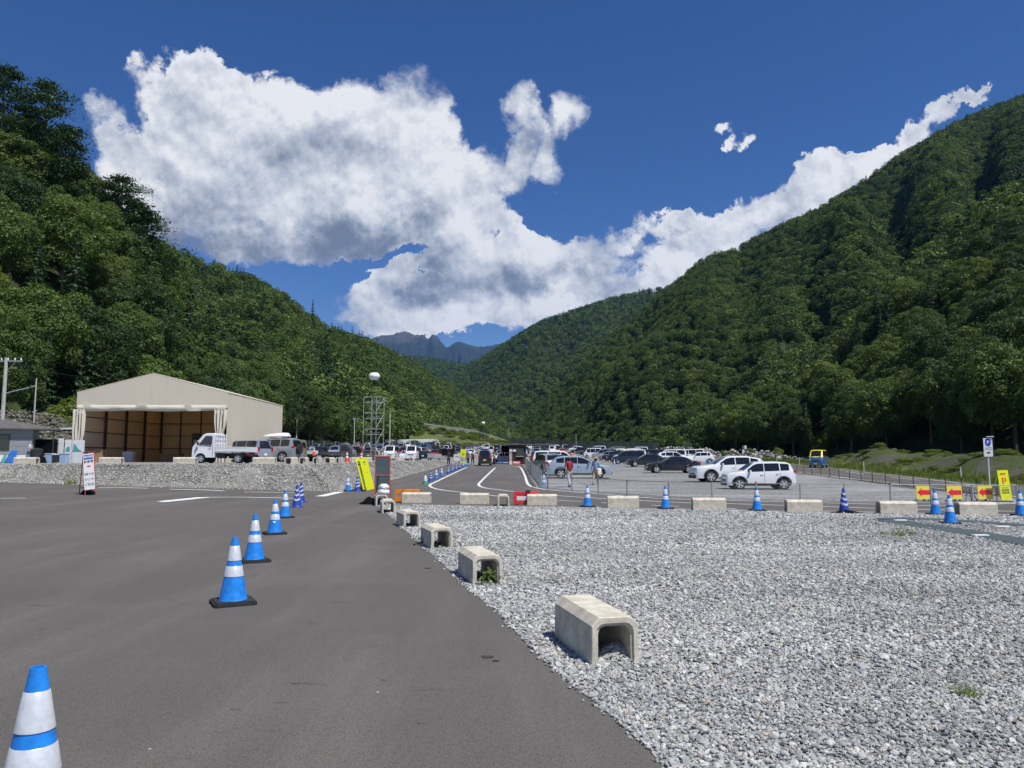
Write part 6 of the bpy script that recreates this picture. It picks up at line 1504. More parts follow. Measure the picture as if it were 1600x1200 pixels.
# rubble heaps beyond the right car park
for i, (px, py, Y, n, w) in enumerate(((1100, 708, 175, 90, 6), (1060, 703, 190, 120, 14), (1160, 712, 150, 160, 12), (1200, 716, 138, 120, 8))):
    s, _ = ray(px, py); c = on(s * Y, Y); r = np.random.default_rng(i + 40); X = r.normal(0, w / 2.2, n); Yy = r.normal(0, 1.5, n); hz = 1.7 * np.exp(-(X / (w / 2)) ** 2) * np.exp(-(Yy / 2) ** 2)
    sc = r.uniform(.4, 1.1, n); o = scatter('rubble_heap', np.column_stack([c.x + X, c.y + Yy, Hn(c.x + X, c.y + Yy) + hz * r.uniform(.3, 1, n)]), r.uniform(-1, 1, (n, 3)) * [1, 1, 3], sc, r.integers(0, 8, n), BSTONES, 'heap of pale broken rock beyond the right-hand road')
s, _ = ray(1060, 695); p = on(s * 195, 195); b = MB()
for k in range(7): b.bar((-2.2 + .5 * k, .2 * k, .1 + .1 * k), (.2 + .5 * k, .3, 1.0 + .22 * k), .5, .3)
o = b.build('scrap_heap', M['backboard']); o.location = p; tag(o, 'dark angular heap of scrap panels before the wood', 'scrap heap')
# ------------------------------------------------------------------ vehicles
# every type: length, width, outline of bonnet/roof (x from the nose, z), belt line, windows (x ranges), windscreen, rear screen, axles
CT = {
 'compact_suv': dict(L=4.0, W=1.70, top=[(0, .60), (.04, .84), (.15, .95), (.92, 1.06), (1.0, 1.09), (1.60, 1.53), (1.85, 1.60), (2.9, 1.62), (3.55, 1.58), (3.72, 1.50), (3.93, 1.05), (3.98, .85), (4.0, .6)], belt=[(0, .9), (1.0, 1.0), (4, 1.12)], side=[(1.22, 2.15), (2.2, 3.05), (3.12, 3.62)], ws=(1.03, 1.66), rs=(3.60, 3.92), ax=(.74, 3.28), wr=.335, zb=.24, arch='black'),
 'crossover': dict(L=4.47, W=1.80, top=[(0, .55), (.05, .78), (.2, .88), (1.05, 1.03), (1.15, 1.06), (1.95, 1.50), (2.3, 1.56), (3.3, 1.55), (3.9, 1.46), (4.3, 1.06), (4.42, .95), (4.47, .6)], belt=[(0, .9), (1.1, .98), (4.4, 1.10)], side=[(1.45, 2.35), (2.4, 3.25), (3.32, 3.85)], ws=(1.16, 2.05), rs=(3.80, 4.28), ax=(.87, 3.53), wr=.345, zb=.26, arch='black'),
 'suv': dict(L=4.74, W=1.85, top=[(0, .60), (.05, .90), (.25, 1.0), (1.1, 1.10), (1.25, 1.13), (2.0, 1.60), (2.4, 1.66), (3.4, 1.65), (4.2, 1.50), (4.55, 1.12), (4.70, .95), (4.74, .6)], belt=[(0, 1.0), (1.2, 1.06), (4.7, 1.18)], side=[(1.55, 2.5), (2.56, 3.45), (3.52, 4.0)], ws=(1.27, 2.08), rs=(4.05, 4.53), ax=(.93, 3.62), wr=.36, zb=.25, arch='black'),
 'sedan': dict(L=4.65, W=1.80, top=[(0, .52), (.05, .70), (.25, .80), (1.25, .95), (1.4, .98), (2.15, 1.38), (2.5, 1.43), (3.0, 1.42), (3.45, 1.32), (3.95, 1.05), (4.4, 1.02), (4.6, .95), (4.65, .55)], belt=[(0, .85), (1.3, .93), (4.6, 1.0)], side=[(1.66, 2.5), (2.56, 3.35)], ws=(1.42, 2.22), rs=(3.40, 3.98), ax=(.85, 3.62), wr=.325, zb=.20, arch='body'),
 'minivan': dict(L=4.6, W=1.74, top=[(0, .6), (.04, .88), (.25, 1.0), (.75, 1.15), (1.5, 1.72), (1.8, 1.82), (3.9, 1.84), (4.35, 1.78), (4.52, 1.2), (4.58, .9), (4.6, .5)], belt=[(0, 1.0), (.8, 1.08), (4.6, 1.12)], side=[(1.15, 1.95), (2.02, 3.1), (3.18, 4.25)], ws=(.77, 1.54), rs=(4.37, 4.54), ax=(.80, 3.65), wr=.32, zb=.22, arch='body'),
 'kei_van': dict(L=3.40, W=1.48, top=[(0, .55), (.03, .95), (.10, 1.08), (.18, 1.15), (.72, 1.76), (.95, 1.86), (3.05, 1.88), (3.27, 1.82), (3.37, 1.15), (3.40, .5)], belt=[(0, 1.02), (3.4, 1.06)], side=[(.55, 1.22), (1.28, 2.15), (2.22, 3.12)], ws=(.19, .74), rs=(3.28, 3.37), ax=(.55, 2.85), wr=.27, zb=.22, arch='body'),
 'hatch': dict(L=3.9, W=1.69, top=[(0, .55), (.05, .75), (.2, .86), (.85, 1.0), (.95, 1.03), (1.6, 1.45), (1.9, 1.51), (2.8, 1.50), (3.4, 1.42), (3.75, 1.0), (3.86, .85), (3.9, .55)], belt=[(0, .9), (1, .95), (3.9, 1.05)], side=[(1.2, 2.02), (2.08, 2.9), (2.96, 3.32)], ws=(.97, 1.66), rs=(3.42, 3.73), ax=(.75, 3.22), wr=.30, zb=.20, arch='body'),
 'kei_wagon': dict(L=3.4, W=1.48, top=[(0, .55), (.04, .88), (.15, .96), (.52, 1.08), (1.15, 1.62), (1.4, 1.70), (2.95, 1.71), (3.2, 1.66), (3.35, 1.1), (3.4, .5)], belt=[(0, .98), (3.4, 1.05)], side=[(.85, 1.55), (1.6, 2.4), (2.46, 3.0)], ws=(.54, 1.18), rs=(3.21, 3.36), ax=(.60, 2.95), wr=.28, zb=.20, arch='body'),
 'offroad': dict(L=4.6, W=1.88, top=[(0, .75), (.05, 1.05), (.25, 1.12), (1.25, 1.20), (1.35, 1.23), (2.0, 1.78), (2.3, 1.86), (4.0, 1.86), (4.35, 1.80), (4.52, 1.25), (4.58, 1.1), (4.6, .6)], belt=[(0, 1.12), (1.4, 1.18), (4.6, 1.24)], side=[(1.65, 2.5), (2.56, 3.4), (3.48, 4.2)], ws=(1.37, 2.05), rs=(4.38, 4.55), ax=(.90, 3.68), wr=.39, zb=.32, arch='body'),
 'boxy_jeep': dict(L=3.9, W=1.70, top=[(0, .75), (.04, 1.02), (.2, 1.06), (1.2, 1.10), (1.25, 1.12), (1.50, 1.78), (1.7, 1.84), (3.75, 1.84), (3.86, 1.78), (3.9, 1.1), (3.9, .6)], belt=[(0, 1.08), (3.9, 1.12)], side=[(1.45, 2.2), (2.26, 2.95), (3.02, 3.7)], ws=(1.26, 1.52), rs=(3.87, 3.895), ax=(.65, 3.1), wr=.36, zb=.36, arch='body'),
}
def car_parts(kind, pnt, lo=False, roofm=None, lowm=None):
    K = CT[kind]; L, W_, zb = K['L'], K['W'], K['zb']; tx, tz = zip(*K['top']); bx, bz = zip(*K['belt'])
    top = lambda x: float(np.interp(x, tx, tz)); belt = lambda x: float(np.interp(x, bx, bz)); a1, a2 = K['ax']; ar = K['wr'] + .065
    def plan(x):
        f = .86 + .14 * min(1, (x / .55)) ** .5 if x < .55 else 1.0; g_ = .90 + .10 * min(1, ((L - x) / .45)) ** .5 if x > L - .45 else 1.0; return W_ / 2 * f * g_
    tum = .30 if kind not in ('kei_van', 'boxy_jeep') else .13
    def hw(x, z):
        w = plan(x); b_ = belt(x)
        if z <= b_ - .08: return w * (1 - .035 * max(0, (.5 - z) / .4) - .02 * max(0, (z - .65)) )
        return w * .985 - .012 - (z - b_ + .08) * tum
    def bot(x):
        z = zb
        for a in (a1, a2):
            d = abs(x - a)
            if d < ar: z = max(z, K['wr'] + math.sqrt(max(0, ar * ar - d * d)))
        return z
    step = .16 if lo else .075
    xs = sorted(set([round(v, 3) for v in np.arange(0, L + .001, step)] + list(tx) + ([] if lo else [a + s * ar * c for a in (a1, a2) for s in (-1, 1) for c in (1.0, .985, .93)]) + [a + s * ar for a in (a1, a2) for s in (-1, 1)]))
    xs = [x for x in xs if 0 <= x <= L]; P = {}; body = MB(); vs = []; n = 0
    for x in xs:
        t, b_, bl = top(x), min(bot(x), top(x) - .12), belt(x); u = min(t - .05, bl)
        row = [(hw(x, b_) * .97, b_), (hw(x, b_ + .03), b_ + .03), (hw(x, (b_ + u) / 2), (b_ + u) / 2), (hw(x, u - .06), u - .06), (hw(x, u), u), (hw(x, t - .05) - .01, t - .05), (hw(x, t - .05) - .055, t - .012), (hw(x, t - .05) - .16, t + .006), (hw(x, t) * .4, t + .03)]
        row = row + [(-y, z) for y, z in row[::-1]]; n = len(row); vs += [(x, y, z) for y, z in row]
    fs = []
    for i in range(len(xs) - 1):
        for k in range(n): j = (k + 1) % n; fs.append((i * n + k, i * n + j, (i + 1) * n + j, (i + 1) * n + k))
    fs += [tuple(range(n))[::-1], tuple((len(xs) - 1) * n + k for k in range(n))]
    body.add(vs, fs); P['body'] = (body, pnt)
    if roofm:
        pass
    # glass, proud of the body by a few millimetres
    gl = MB(); wins = []
    for x0, x1 in K['side']:
        for s in (-1, 1):
            q = MB(); m = 8; vv = []; 
            for i in range(m + 1):
                x = x0 + (x1 - x0) * i / m; zl = belt(x) + .02; zu = max(zl + .03, top(x) - .085)
                for z in (zl, (zl + zu) / 2, zu): vv.append((x, s * (hw(x, z) + .008), z))
            ff = [(a, a + 3, a + 4, a + 1) for i in range(m) for a in (3 * i, 3 * i + 1)]
            if s < 0: ff = [f[::-1] for f in ff]
            ff = [f[::-1] for f in ff]
            q.add(vv, ff); wins.append(q)
    def screen(x0, x1, fwd):
        q = MB(); m = 6; c = 6; vv = []
        for i in range(m + 1):
            x = x0 + (x1 - x0) * i / m; t = top(x); dx = .02; nx = -(top(x + dx) - top(x - dx)) / (2 * dx); nl_ = math.hypot(nx, 1); w = hw(x, t - .05) - .15
            for k in range(c + 1):
                y = -w + 2 * w * k / c; z = t + .006 + .024 * (1 - abs(y) / w); vv.append((x + nx / nl_ * .014, y, z + .016 / nl_))
        q.add(vv, [(i * (c + 1) + k, i * (c + 1) + k + 1, (i + 1) * (c + 1) + k + 1, (i + 1) * (c + 1) + k) for i in range(m) for k in range(c)][::1]); return q
    P['windscreen'] = (screen(*K['ws'], 1), M['glass']); P['rear_window'] = (screen(*K['rs'], -1), M['glass']); P['window'] = [(q, M['glass']) for q in wins]
    # lower trim, arches, under-body
    tr = MB(); tr.box((L / 2, 0, zb + .16), (L - 2.1 * ar if False else a2 - a1 - 2 * ar - .02, W_ * .93, .2)); tr.box((L / 2, 0, zb + .20), (L - .5, W_ * .60, .34))
    if K['arch'] == 'black':
        for a in (a1, a2):
            for s in (-1, 1):
                vv = []; nn = 14
                for i in range(nn + 1):
                    th_ = R(4) + R(172) * i / nn
                    for rr in (ar - .005, ar + .07):
                        x = a + math.cos(th_) * rr; z = K['wr'] + math.sin(th_) * rr; vv.append((x, s * (hw(x, z) + .012), z)); 
                tr.add(vv, [(2 * i, 2 * i + 1, 2 * i + 3, 2 * i + 2) for i in range(nn)])
        for s in (-1, 1): tr.box((L / 2, s * (W_ / 2 - .01), zb + .05), (a2 - a1 - 2 * ar, .04, .11))
        tr.box((.02, 0, zb + .10), (.12, W_ * .80, .2)); tr.box((L - .03, 0, zb + .12), (.10, W_ * .82, .22))
    nz = top(.03)
    tr.box((.012, 0, nz - .24), (.05, W_ * .50, .12)); P['trim'] = (tr, M['trim'])
    # lamps
    hl = []; 
    for s in (-1, 1):
        q = MB(); z = min(nz, top(.1)) - .10; q.box((.085, s * (plan(.08) - .16), z), (.16, .30, .10), rz=-s * .35 * -1, ch=.02); hl.append(q)
    P['headlight'] = [(q, M['lamp_clear']) for q in hl]; tl = []
    zt = min(belt(L) - .05, top(L - .1) - .06) 
    for s in (-1, 1):
        q = MB(); q.box((L - .065, s * (plan(L - .1) - .10), zt), (.14, .20, .16 if kind not in ('kei_van', 'minivan', 'kei_wagon') else .34), ch=.02); tl.append(q)
    P['tail_light'] = [(q, M['lamp_red']) for q in tl]
    pl = MB(); pl.box((L + .006, 0, zb + .42), (.012, .33, .165)); pl2 = MB(); pl2.box((-.012, 0, zb + .20), (.012, .33, .165)); P['number_plate'] = [(pl, M['plate_yellow' if W_ < 1.5 else 'plate_white']), (pl2, M['plate_yellow' if W_ < 1.5 else 'plate_white'])]
    mi = []
    for s in (-1, 1):
        q = MB(); x = K['side'][0][0] + .12; q.box((x, s * (hw(x, belt(x)) + .10), belt(x) + .06), (.11, .18, .13), ch=.02); mi.append(q)
    P['mirror'] = [(q, pnt) for q in mi]
    # door seams and handles
    if not lo:
        sm = MB()
        for x in [K['side'][0][1] + .025, K['side'][1][1] + .03]:
            for s in (-1, 1):
                vv = []
                for i in range(7):
                    z = zb + .12 + (belt(x) - zb - .12) * i / 6
                    vv += [(x - .006, s * (hw(x, z) + .003), z), (x + .006, s * (hw(x, z) + .003), z)]
                sm.add(vv, [(2 * i, 2 * i + 1, 2 * i + 3, 2 * i + 2) for i in range(6)])
        P['door_seam'] = (sm, M['trim']); hd = MB()
        for x in (K['side'][0][1] - .12, K['side'][1][1] - .12):
            for s in (-1, 1): hd.box((x, s * (hw(x, belt(x) - .12) + .018), belt(x) - .13), (.15, .03, .03), ch=.008)
        P['door_handle'] = (hd, pnt)
    wh = []
    for a in (a1, a2):
        for s in (-1, 1): wh.append((a, s * (W_ / 2 - .115), K['wr']))
    P['wheel'] = wh; return P, K
def wheel_mbs(wr, s, lo=False):
    n = 16 if lo else 28; rx = Matrix.Rotation(R(90) * s, 4, 'X'); q = MB()
    q.lathe([(wr * .62, -.10), (wr * .93, -.10), (wr, -.06), (wr, .06), (wr * .93, .10), (wr * .66, .10)], n, M=rx); r = MB()
    r.lathe([(wr * .66, .098), (wr * .64, .108), (wr * .60, .07), (.001, .055)], n, M=rx, caps=(False, False), m=1)
    for k in range(5):
        a = 2 * math.pi * k / 5; r.box((0, 0, 0), (wr * .56, wr * .24, .03), 0, rx @ Matrix.Rotation(a, 4, 'Z') @ Matrix.Translation((wr * .32, 0, .092)))
    r.lathe([(wr * .14, .08), (wr * .13, .112), (.001, .115)], 12, M=rx, caps=(False, False))
    r.lathe([(wr * .655, .096), (wr * .66, .112), (wr * .60, .108)], n, M=rx, caps=(False, False)); return q, r
WM = {}
def make_car(kind, pnt, name, label, cat, p, rz, group=None, extras=None, sc=1.0):
    P, K = car_parts(kind, PAINT[pnt]); t = thing(name, label, cat, p, rz, group); L = K['L']; t.scale = (sc,) * 3
    # the local frame has the nose at x = 0: shift everything so that the middle of the car stands on the Empty, nose to -x
    def off(o): o.location.x -= L / 2; return o
    for k, v in P.items():
        if k == 'wheel':
            for (x, y, z) in v:
                s = 1 if y < 0 else -1; key = (K['wr'], s)
                if key not in WM:
                    q, r = wheel_mbs(K['wr'], s); o = q.build('wheel', M['tyre'], None, smooth=True); o2 = r.build('rim', [M['rim'], M['trim']], None); WM[key] = (o.data, o2.data); bpy.data.objects.remove(o); bpy.data.objects.remove(o2)
                w = link(bpy.data.objects.new('wheel', WM[key][0]), t); w.location = (x - L / 2, y, z); w.rotation_euler = (0, rnd.uniform(0, 6), 0); link(bpy.data.objects.new('rim', WM[key][1]), w)
        elif isinstance(v, list):
            for q, m in v: off(q.build(k, m, t))
        else: off(v[0].build(k, v[1], t, smooth=(k == 'body'), angle=28))
    if extras: extras(t, K)
    return t
LOW = {}
def low_car(kind, pnt, label, p, rz, group, sc=1.0):
    """a far car: too small in the photograph to show its parts"""
    if (kind, pnt) not in LOW:
        P, K = car_parts(kind, PAINT[pnt], lo=True); b = MB(); mats = []
        def addp(q, m):
            if m not in mats: mats.append(m)
            b.add(q.v, q.f, mats.index(m))
        for k, v in P.items():
            if k == 'wheel':
                for x, y, z in v:
                    q, r = wheel_mbs(K['wr'], 1 if y < 0 else -1, True); T_ = Matrix.Translation((x, y, z))
                    for qq, m in ((q, M['tyre']), (r, M['rim'])): qq.v = [tuple(T_ @ Vector(c)) for c in qq.v]; addp(qq, m)
            elif isinstance(v, list):
                for q, m in v: addp(q, m)
            else: addp(*v)
        b.v = [(x - K['L'] / 2, y, z) for x, y, z in b.v]; o = b.build('parked_car', mats, None, smooth=True, angle=28); LOW[(kind, pnt)] = o.data; bpy.data.objects.remove(o)
    nm = {'kei_van': 'parked_van', 'minivan': 'parked_minivan'}.get(kind, 'parked_car')
    o = link(bpy.data.objects.new(nm, LOW[(kind, pnt)])); put(o, p, rz, sc); return tag(o, label, 'van' if 'van' in kind else 'car', group)

NOSE_L, NOSE_R, NOSE_CAM, TAIL_CAM = 0, R(180), R(90), R(-90)
def at_y(px, y, dx=0): s, _ = ray(px, 720); return on(s * y + dx, y)
def rack(t, K):
    b = MB(); b.box((.2, 0, 0), (.05, 1.3, .05)); b.box((1.3, 0, 0), (.05, 1.3, .05)); o = b.build('roof_bar', M['trim'], t); o.location = (-.05, 0, 1.95)
    b = MB(); n = 16; vs = []; xs = [(-1.1, .05, .05), (-1.0, .22, .10), (-.6, .36, .19), (0, .42, .26), (.7, .42, .30), (1.05, .38, .27), (1.15, .30, .12)]
    for x, w, h in xs:
        for k in range(n): a = 2 * math.pi * k / n; vs.append((x, math.cos(a) * w, max(-.04, math.sin(a)) * h))
    fs = [(i * n + k, i * n + (k + 1) % n, (i + 1) * n + (k + 1) % n, (i + 1) * n + k) for i in range(6) for k in range(n)] + [tuple(range(n)), tuple(6 * n + k for k in range(n))[::-1]]
    b.add(vs, fs); o = b.build('roof_box', M['white_paint'], t, smooth=True); o.location = (.45, -.28, 2.03)
    b = MB(); b.lathe([(.2, -.12), (.38, -.12), (.40, 0), (.38, .10), (.2, .12), (.001, .12)], 22, M=Matrix.Rotation(R(90), 4, 'Y')); o = b.build('spare_wheel', M['tyre'], t, smooth=True); o.location = (K['L'] / 2 + .14, -.1, 1.0)
    b = MB()
    for s in (-1, 1): b.tube([(-.6, s * .66, 1.90), (1.7, s * .66, 1.90)], .025, 6)
    b.build('roof_rail', M['galv'], t)
make_car('crossover', 'iceblue', 'parked_car', 'pale ice-blue crossover parked just inside the mesh fence, nose to the right', 'car', at_y(905, 55), R(176))
make_car('compact_suv', 'white', 'parked_car', 'small white suv with black wheel arches, nearest of the cars in the right car park', 'car', at_y(1183, 42.2), R(-2), sc=.92)
make_car('suv', 'white', 'parked_car', 'white suv half hidden behind the small white suv', 'car', on(13.9, 49.6), R(4))
make_car('sedan', 'black', 'parked_car', 'black sedan standing alone beyond the mesh fence, tail to the white cars', 'car', at_y(1050, 66), R(-1), sc=.98)
make_car('sedan', 'black', 'parked_car', 'black sedan with silver wheels between the dark van and the other black sedan', 'car', at_y(1011, 86), R(1), sc=1.0)
make_car('suv', 'white', 'parked_car', 'white suv with dark windows behind the two black sedans', 'car', at_y(1052, 95), R(180), sc=.98)
make_car('minivan', 'navy', 'parked_minivan', 'dark navy boxy van at the near end of the slanting row', 'van', at_y(982, 99), R(-4), sc=.92)
# white kei pickups
def pickup(name, label, p, rz, pm, lower=None, rackc=None, sc=1.0):
    t = thing(name, label, 'pickup truck', p, rz, None); t.scale = (sc,) * 3; K = CT['kei_van']; L = 3.4; m = PAINT[pm]
    top = [(0, .55), (.03, .95), (.10, 1.06), (.16, 1.12), (.62, 1.70), (.82, 1.77), (1.30, 1.78), (1.38, 1.74)]
    def prof(y, inset): pass
    b = MB(); side = [(0, .34), (.22, .34)] + [(.55 - math.cos(R(a)) * .33, .27 + math.sin(R(a)) * .33) for a in range(15, 180, 15)] + [(.92, .34), (1.40, .34), (1.40, 1.70)] + top[::-1][1:]
    W_ = 1.46; vs = []; n = len(side)
    for y, k in ((-1, 0), (-.9, 1), (.9, 1), (1, 0)):
        for x, z in side:
            tz = max(0, z - 1.0) * .14; w = W_ / 2 - tz; vs.append((x + (0 if k else .02 * (x < .2)), y * w, z - (0 if k or z < 1.6 else .05)))
    fs = []
    for r in range(3):
        for i in range(n): j = (i + 1) % n; fs.append((r * n + i, (r + 1) * n + i, (r + 1) * n + j, r * n + j))
    fs += [tuple(range(n)), tuple(3 * n + i for i in range(n))[::-1]]
    b.add(vs, fs); c = b.build('cab', m, t); c.location.x = -L / 2; bm = bmesh.new(); bm.from_mesh(c.data); bmesh.ops.recalc_face_normals(bm, faces=bm.faces); bm.to_mesh(c.data); bm.free()
    b = MB(); W2 = 1.42; fz = .66
    b.box((2.40, 0, fz), (1.94, W2, .05)); bed = b.build('bed_floor', m, t); bed.location.x = -L / 2
    for s in (-1, 1):
        b = MB(); b.box((2.40, s * (W2 / 2 - .0), fz + .155), (1.94, .04, .29), ch=.008); b.box((2.40, s * (W2 / 2 + .024), fz + .27), (1.94, .014, .03)); b.box((2.40, s * (W2 / 2 + .024), fz + .05), (1.94, .014, .03)); o = b.build('side_board', m, t); o.location.x = -L / 2
    b = MB(); b.box((3.385, 0, fz + .155), (.04, W2 + .04, .29)); o = b.build('tail_gate', m, t); o.location.x = -L / 2
    b = MB(); 
    for z in (fz + .5, fz + .78, fz + 1.03): b.box((1.455, 0, z), (.035, 1.28, .035))
    for y in (-.62, -.31, 0, .31, .62): b.box((1.455, y, fz + .56), (.032, .032, 1.0))
    o = b.build('head_guard', m, t); o.location.x = -L / 2
    for s in (-1, 1):
        b = MB(); vs = [(x, s * (W_ / 2 - max(0, z - 1) * .14 + .008), z) for x, z in ((.42, 1.10), (1.22, 1.08), (1.22, 1.60), (.80, 1.62))]; b.add(vs, [(0, 1, 2, 3) if s < 0 else (3, 2, 1, 0)]); o = b.build('window', M['glass'], t); o.location.x = -L / 2
        b = MB(); b.box((.42, s * .84, 1.16), (.08, .14, .2), ch=.02); o = b.build('mirror', M['trim'], t); o.location.x = -L / 2
        b = MB(); b.box((1.12, s * (W_ / 2 + .008), .98), (.14, .02, .035)); b.box((1.28, s * (W_ / 2 + .002), .75), (.01, .006, .7)); b.box((.30, s * (W_ / 2 + .002), .85), (.01, .006, .3)); o = b.build('door_handle', M['trim'], t); o.location.x = -L / 2
        b = MB(); b.box((.03, s * .52, .80), (.06, .28, .16), ch=.02); o = b.build('headlight', M['lamp_clear'], t); o.location.x = -L / 2
        b = MB(); b.box((3.36, s * .55, .52), (.05, .22, .09)); o = b.build('tail_light', M['lamp_red'], t); o.location.x = -L / 2
    b = MB(); vs = [(x - .012, y, z + .012) for x, z in ((.185, 1.16), (.60, 1.67)) for y in (-.56, .56)]; b.add(vs, [(0, 1, 3, 2)]); o = b.build('windscreen', M['glass'], t); o.location.x = -L / 2
    b = MB(); b.box((2.2, 0, .50), (2.3, .60, .20)); b.box((1.75, -.45, .42), (.5, .3, .26)); b.box((2.1, .45, .42), (.6, .3, .26)); b.box((3.15, 0, .5), (.3, 1.3, .1)); b.box((.7, 0, .45), (1.1, .8, .2))
    for s in (-1, 1): b.box((2.46, s * .66, .56), (.03, .12, .2)); b.box((3.20, s * .66, .52), (.03, .14, .24))
    o = b.build('chassis', M['trim'], t); o.location.x = -L / 2
    for x in (.55, 2.82):
        for y in (-.60, .60):
            s = 1 if y < 0 else -1; key = (.27, s)
            if key not in WM:
                q, r = wheel_mbs(.27, s); o = q.build('wheel', M['tyre'], None, smooth=True); o2 = r.build('rim', [M['rim'], M['trim']], None); WM[key] = (o.data, o2.data); bpy.data.objects.remove(o); bpy.data.objects.remove(o2)
            w = link(bpy.data.objects.new('wheel', WM[key][0]), t); w.location = (x - L / 2, y, .27); link(bpy.data.objects.new('rim', WM[key][1]), w)
    return t
pickup('kei_truck', 'white kei truck facing the tent opening on the embankment, flat bed behind', at_y(351, 48), R(-5), 'white', sc=1.04)
make_car('minivan', 'silver', 'parked_minivan', 'silver wagon showing its tail behind the white kei truck', 'car', at_y(383, 57.5), R(-28), sc=.90)
make_car('offroad', 'silver', 'parked_car', 'silver off-road wagon with a white roof box and a spare wheel on its tail', 'car', at_y(425, 62), R(-12), extras=rack)
make_car('boxy_jeep', 'olive', 'parked_car', 'olive boxy off-roader tucked behind the silver wagon with the roof box', 'car', at_y(444, 65.5), R(-30), sc=.98)
pickup('kei_truck', 'white kei truck whose bed sticks out behind the olive off-roader', at_y(463, 68), R(-6), 'white')
pickup('kei_truck', 'dark grey kei truck facing right among the cars behind the embankment', at_y(529, 80), R(176), 'grey')
# scooter by the kei truck
t = thing('motorcycle', 'small motorcycle with a yellow part behind the rear wheel of the white kei truck', 'motorcycle', at_y(388, 49.5), R(-20)); 
for x in (-.55, .55): b = MB(); b.lathe([(.2, -.04), (.28, -.04), (.30, 0), (.28, .04), (.2, .04)], 18, M=Matrix.Translation((x, 0, .3)) @ Matrix.Rotation(R(90), 4, 'X')); b.build('wheel', M['tyre'], t)
b = MB(); b.tube([(-.55, 0, .3), (-.35, 0, .75), (.0, 0, .72), (.5, 0, .55), (.55, 0, .3)], .04, 6); b.tube([(-.35, -.25, .98), (-.38, 0, .95), (-.35, .25, .98)], .02, 6); b.box((.05, 0, .42), (.35, .22, .3), ch=.04); b.build('frame', M['trim'], t)
b = MB(); b.box((-.15, 0, .78), (.4, .22, .14), ch=.05); b.build('tank', M['amber'], t); b = MB(); b.box((.3, 0, .78), (.5, .24, .1), ch=.03); b.build('seat', M['black_rubber'], t)
# the two-tone van on the right-hand road
M['two_blue'] = mat('van_blue', (.03, .11, .30), .3, coat=.5); M['two_yellow'] = mat('van_yellow', (.80, .62, .03), .3, coat=.5)
g = gpt(1279, 732.5); yv = 83; s, _ = ray(1279, 720); vt = make_car('kei_van', 'blue', 'kei_van', 'blue van with a yellow roof and yellow plate driving on the right-hand road', 'van', on(s * yv, yv), R(58))
body = [c for c in vt.children if c.name.startswith('body')][0]; me = body.data = body.data.copy(); me.materials.clear(); me.materials.append(M['two_blue']); me.materials.append(M['two_yellow'])
for p_ in me.polygons:
    if p_.center.z > 1.13: p_.material_index = 1
# black boxy wagon leaving down the lane, seen from behind
make_car('kei_wagon', 'black', 'kei_wagon', 'black boxy wagon with a yellow plate driving up the entrance lane', 'car', at_y(758, 92), TAIL_CAM, sc=1.04)
make_car('hatch', 'white', 'parked_car', 'white car parked nose-left against the brown hut', 'car', at_y(786, 103), R(12))
# row receding in the right car park (nose to the lane), positions from where their noses touch the ground
row = [(958, 107, 'minivan', 'pearl', 'white minivan next to the dark navy van in the slanting row'), (948, 114, 'suv', 'black', 'black suv third from the near end of the slanting row'), (940, 120, 'crossover', 'black', 'black crossover fourth in the slanting row'),
       (932, 128, 'hatch', 'silver', 'silver hatchback fifth in the slanting row'), (925, 137, 'minivan', 'silver', 'silver tall van sixth in the slanting row'), (912, 148, 'kei_van', 'white', 'white kei van seventh in the slanting row'),
       (905, 158, 'suv', 'black', 'black suv eighth in the slanting row'), (899, 168, 'sedan', 'grey', 'grey sedan ninth in the slanting row'), (893, 180, 'hatch', 'black', 'black hatchback tenth in the slanting row'), (888, 192, 'hatch', 'white', 'white hatchback at the far end of the slanting row')]
for px, y, k, c, lb in row:
    s, _ = ray(px, 715); L = CT[k]['L']; low_car(k, c, lb, on(s * y + L / 2, y), R(rnd.uniform(-6, 2)), 'cars in the slanting row')
back = [(965, 122, 'minivan', 'white'), (958, 130, 'minivan', 'white'), (990, 112, 'minivan', 'black'), (1030, 108, 'minivan', 'white'), (1075, 105, 'hatch', 'white'), (948, 142, 'minivan', 'white'), (975, 140, 'kei_van', 'white'), (935, 156, 'hatch', 'white'), (950, 168, 'minivan', 'silver'), (1000, 128, 'suv', 'white'), (925, 176, 'kei_van', 'white'), (1018, 124, 'minivan', 'black'), (1062, 118, 'minivan', 'pearl')]
desc = ['with its roof showing over the silver hatchback', 'whose long roof shows over the row', 'roof just above the navy van', 'above the first black sedan', 'low behind the white suv', 'far up the row behind the silver tall van', 'between two long white roofs', 'small and far behind the row', 'small and far, below the green bush', 'right of the dark roof', 'farthest in the second row', 'dark roof between two white ones', 'farthest right behind the sedans']
for (px, y, k, c), dsc in zip(back, desc): s, _ = ray(px, 715); low_car(k, c, '%s %s in the second row, %s' % (c, {'minivan': 'minivan', 'kei_van': 'kei van', 'hatch': 'hatchback', 'suv': 'suv'}[k], dsc), on(s * y + 1.5, y), R(rnd.uniform(-8, 4)), 'cars in the second row of the right car park')
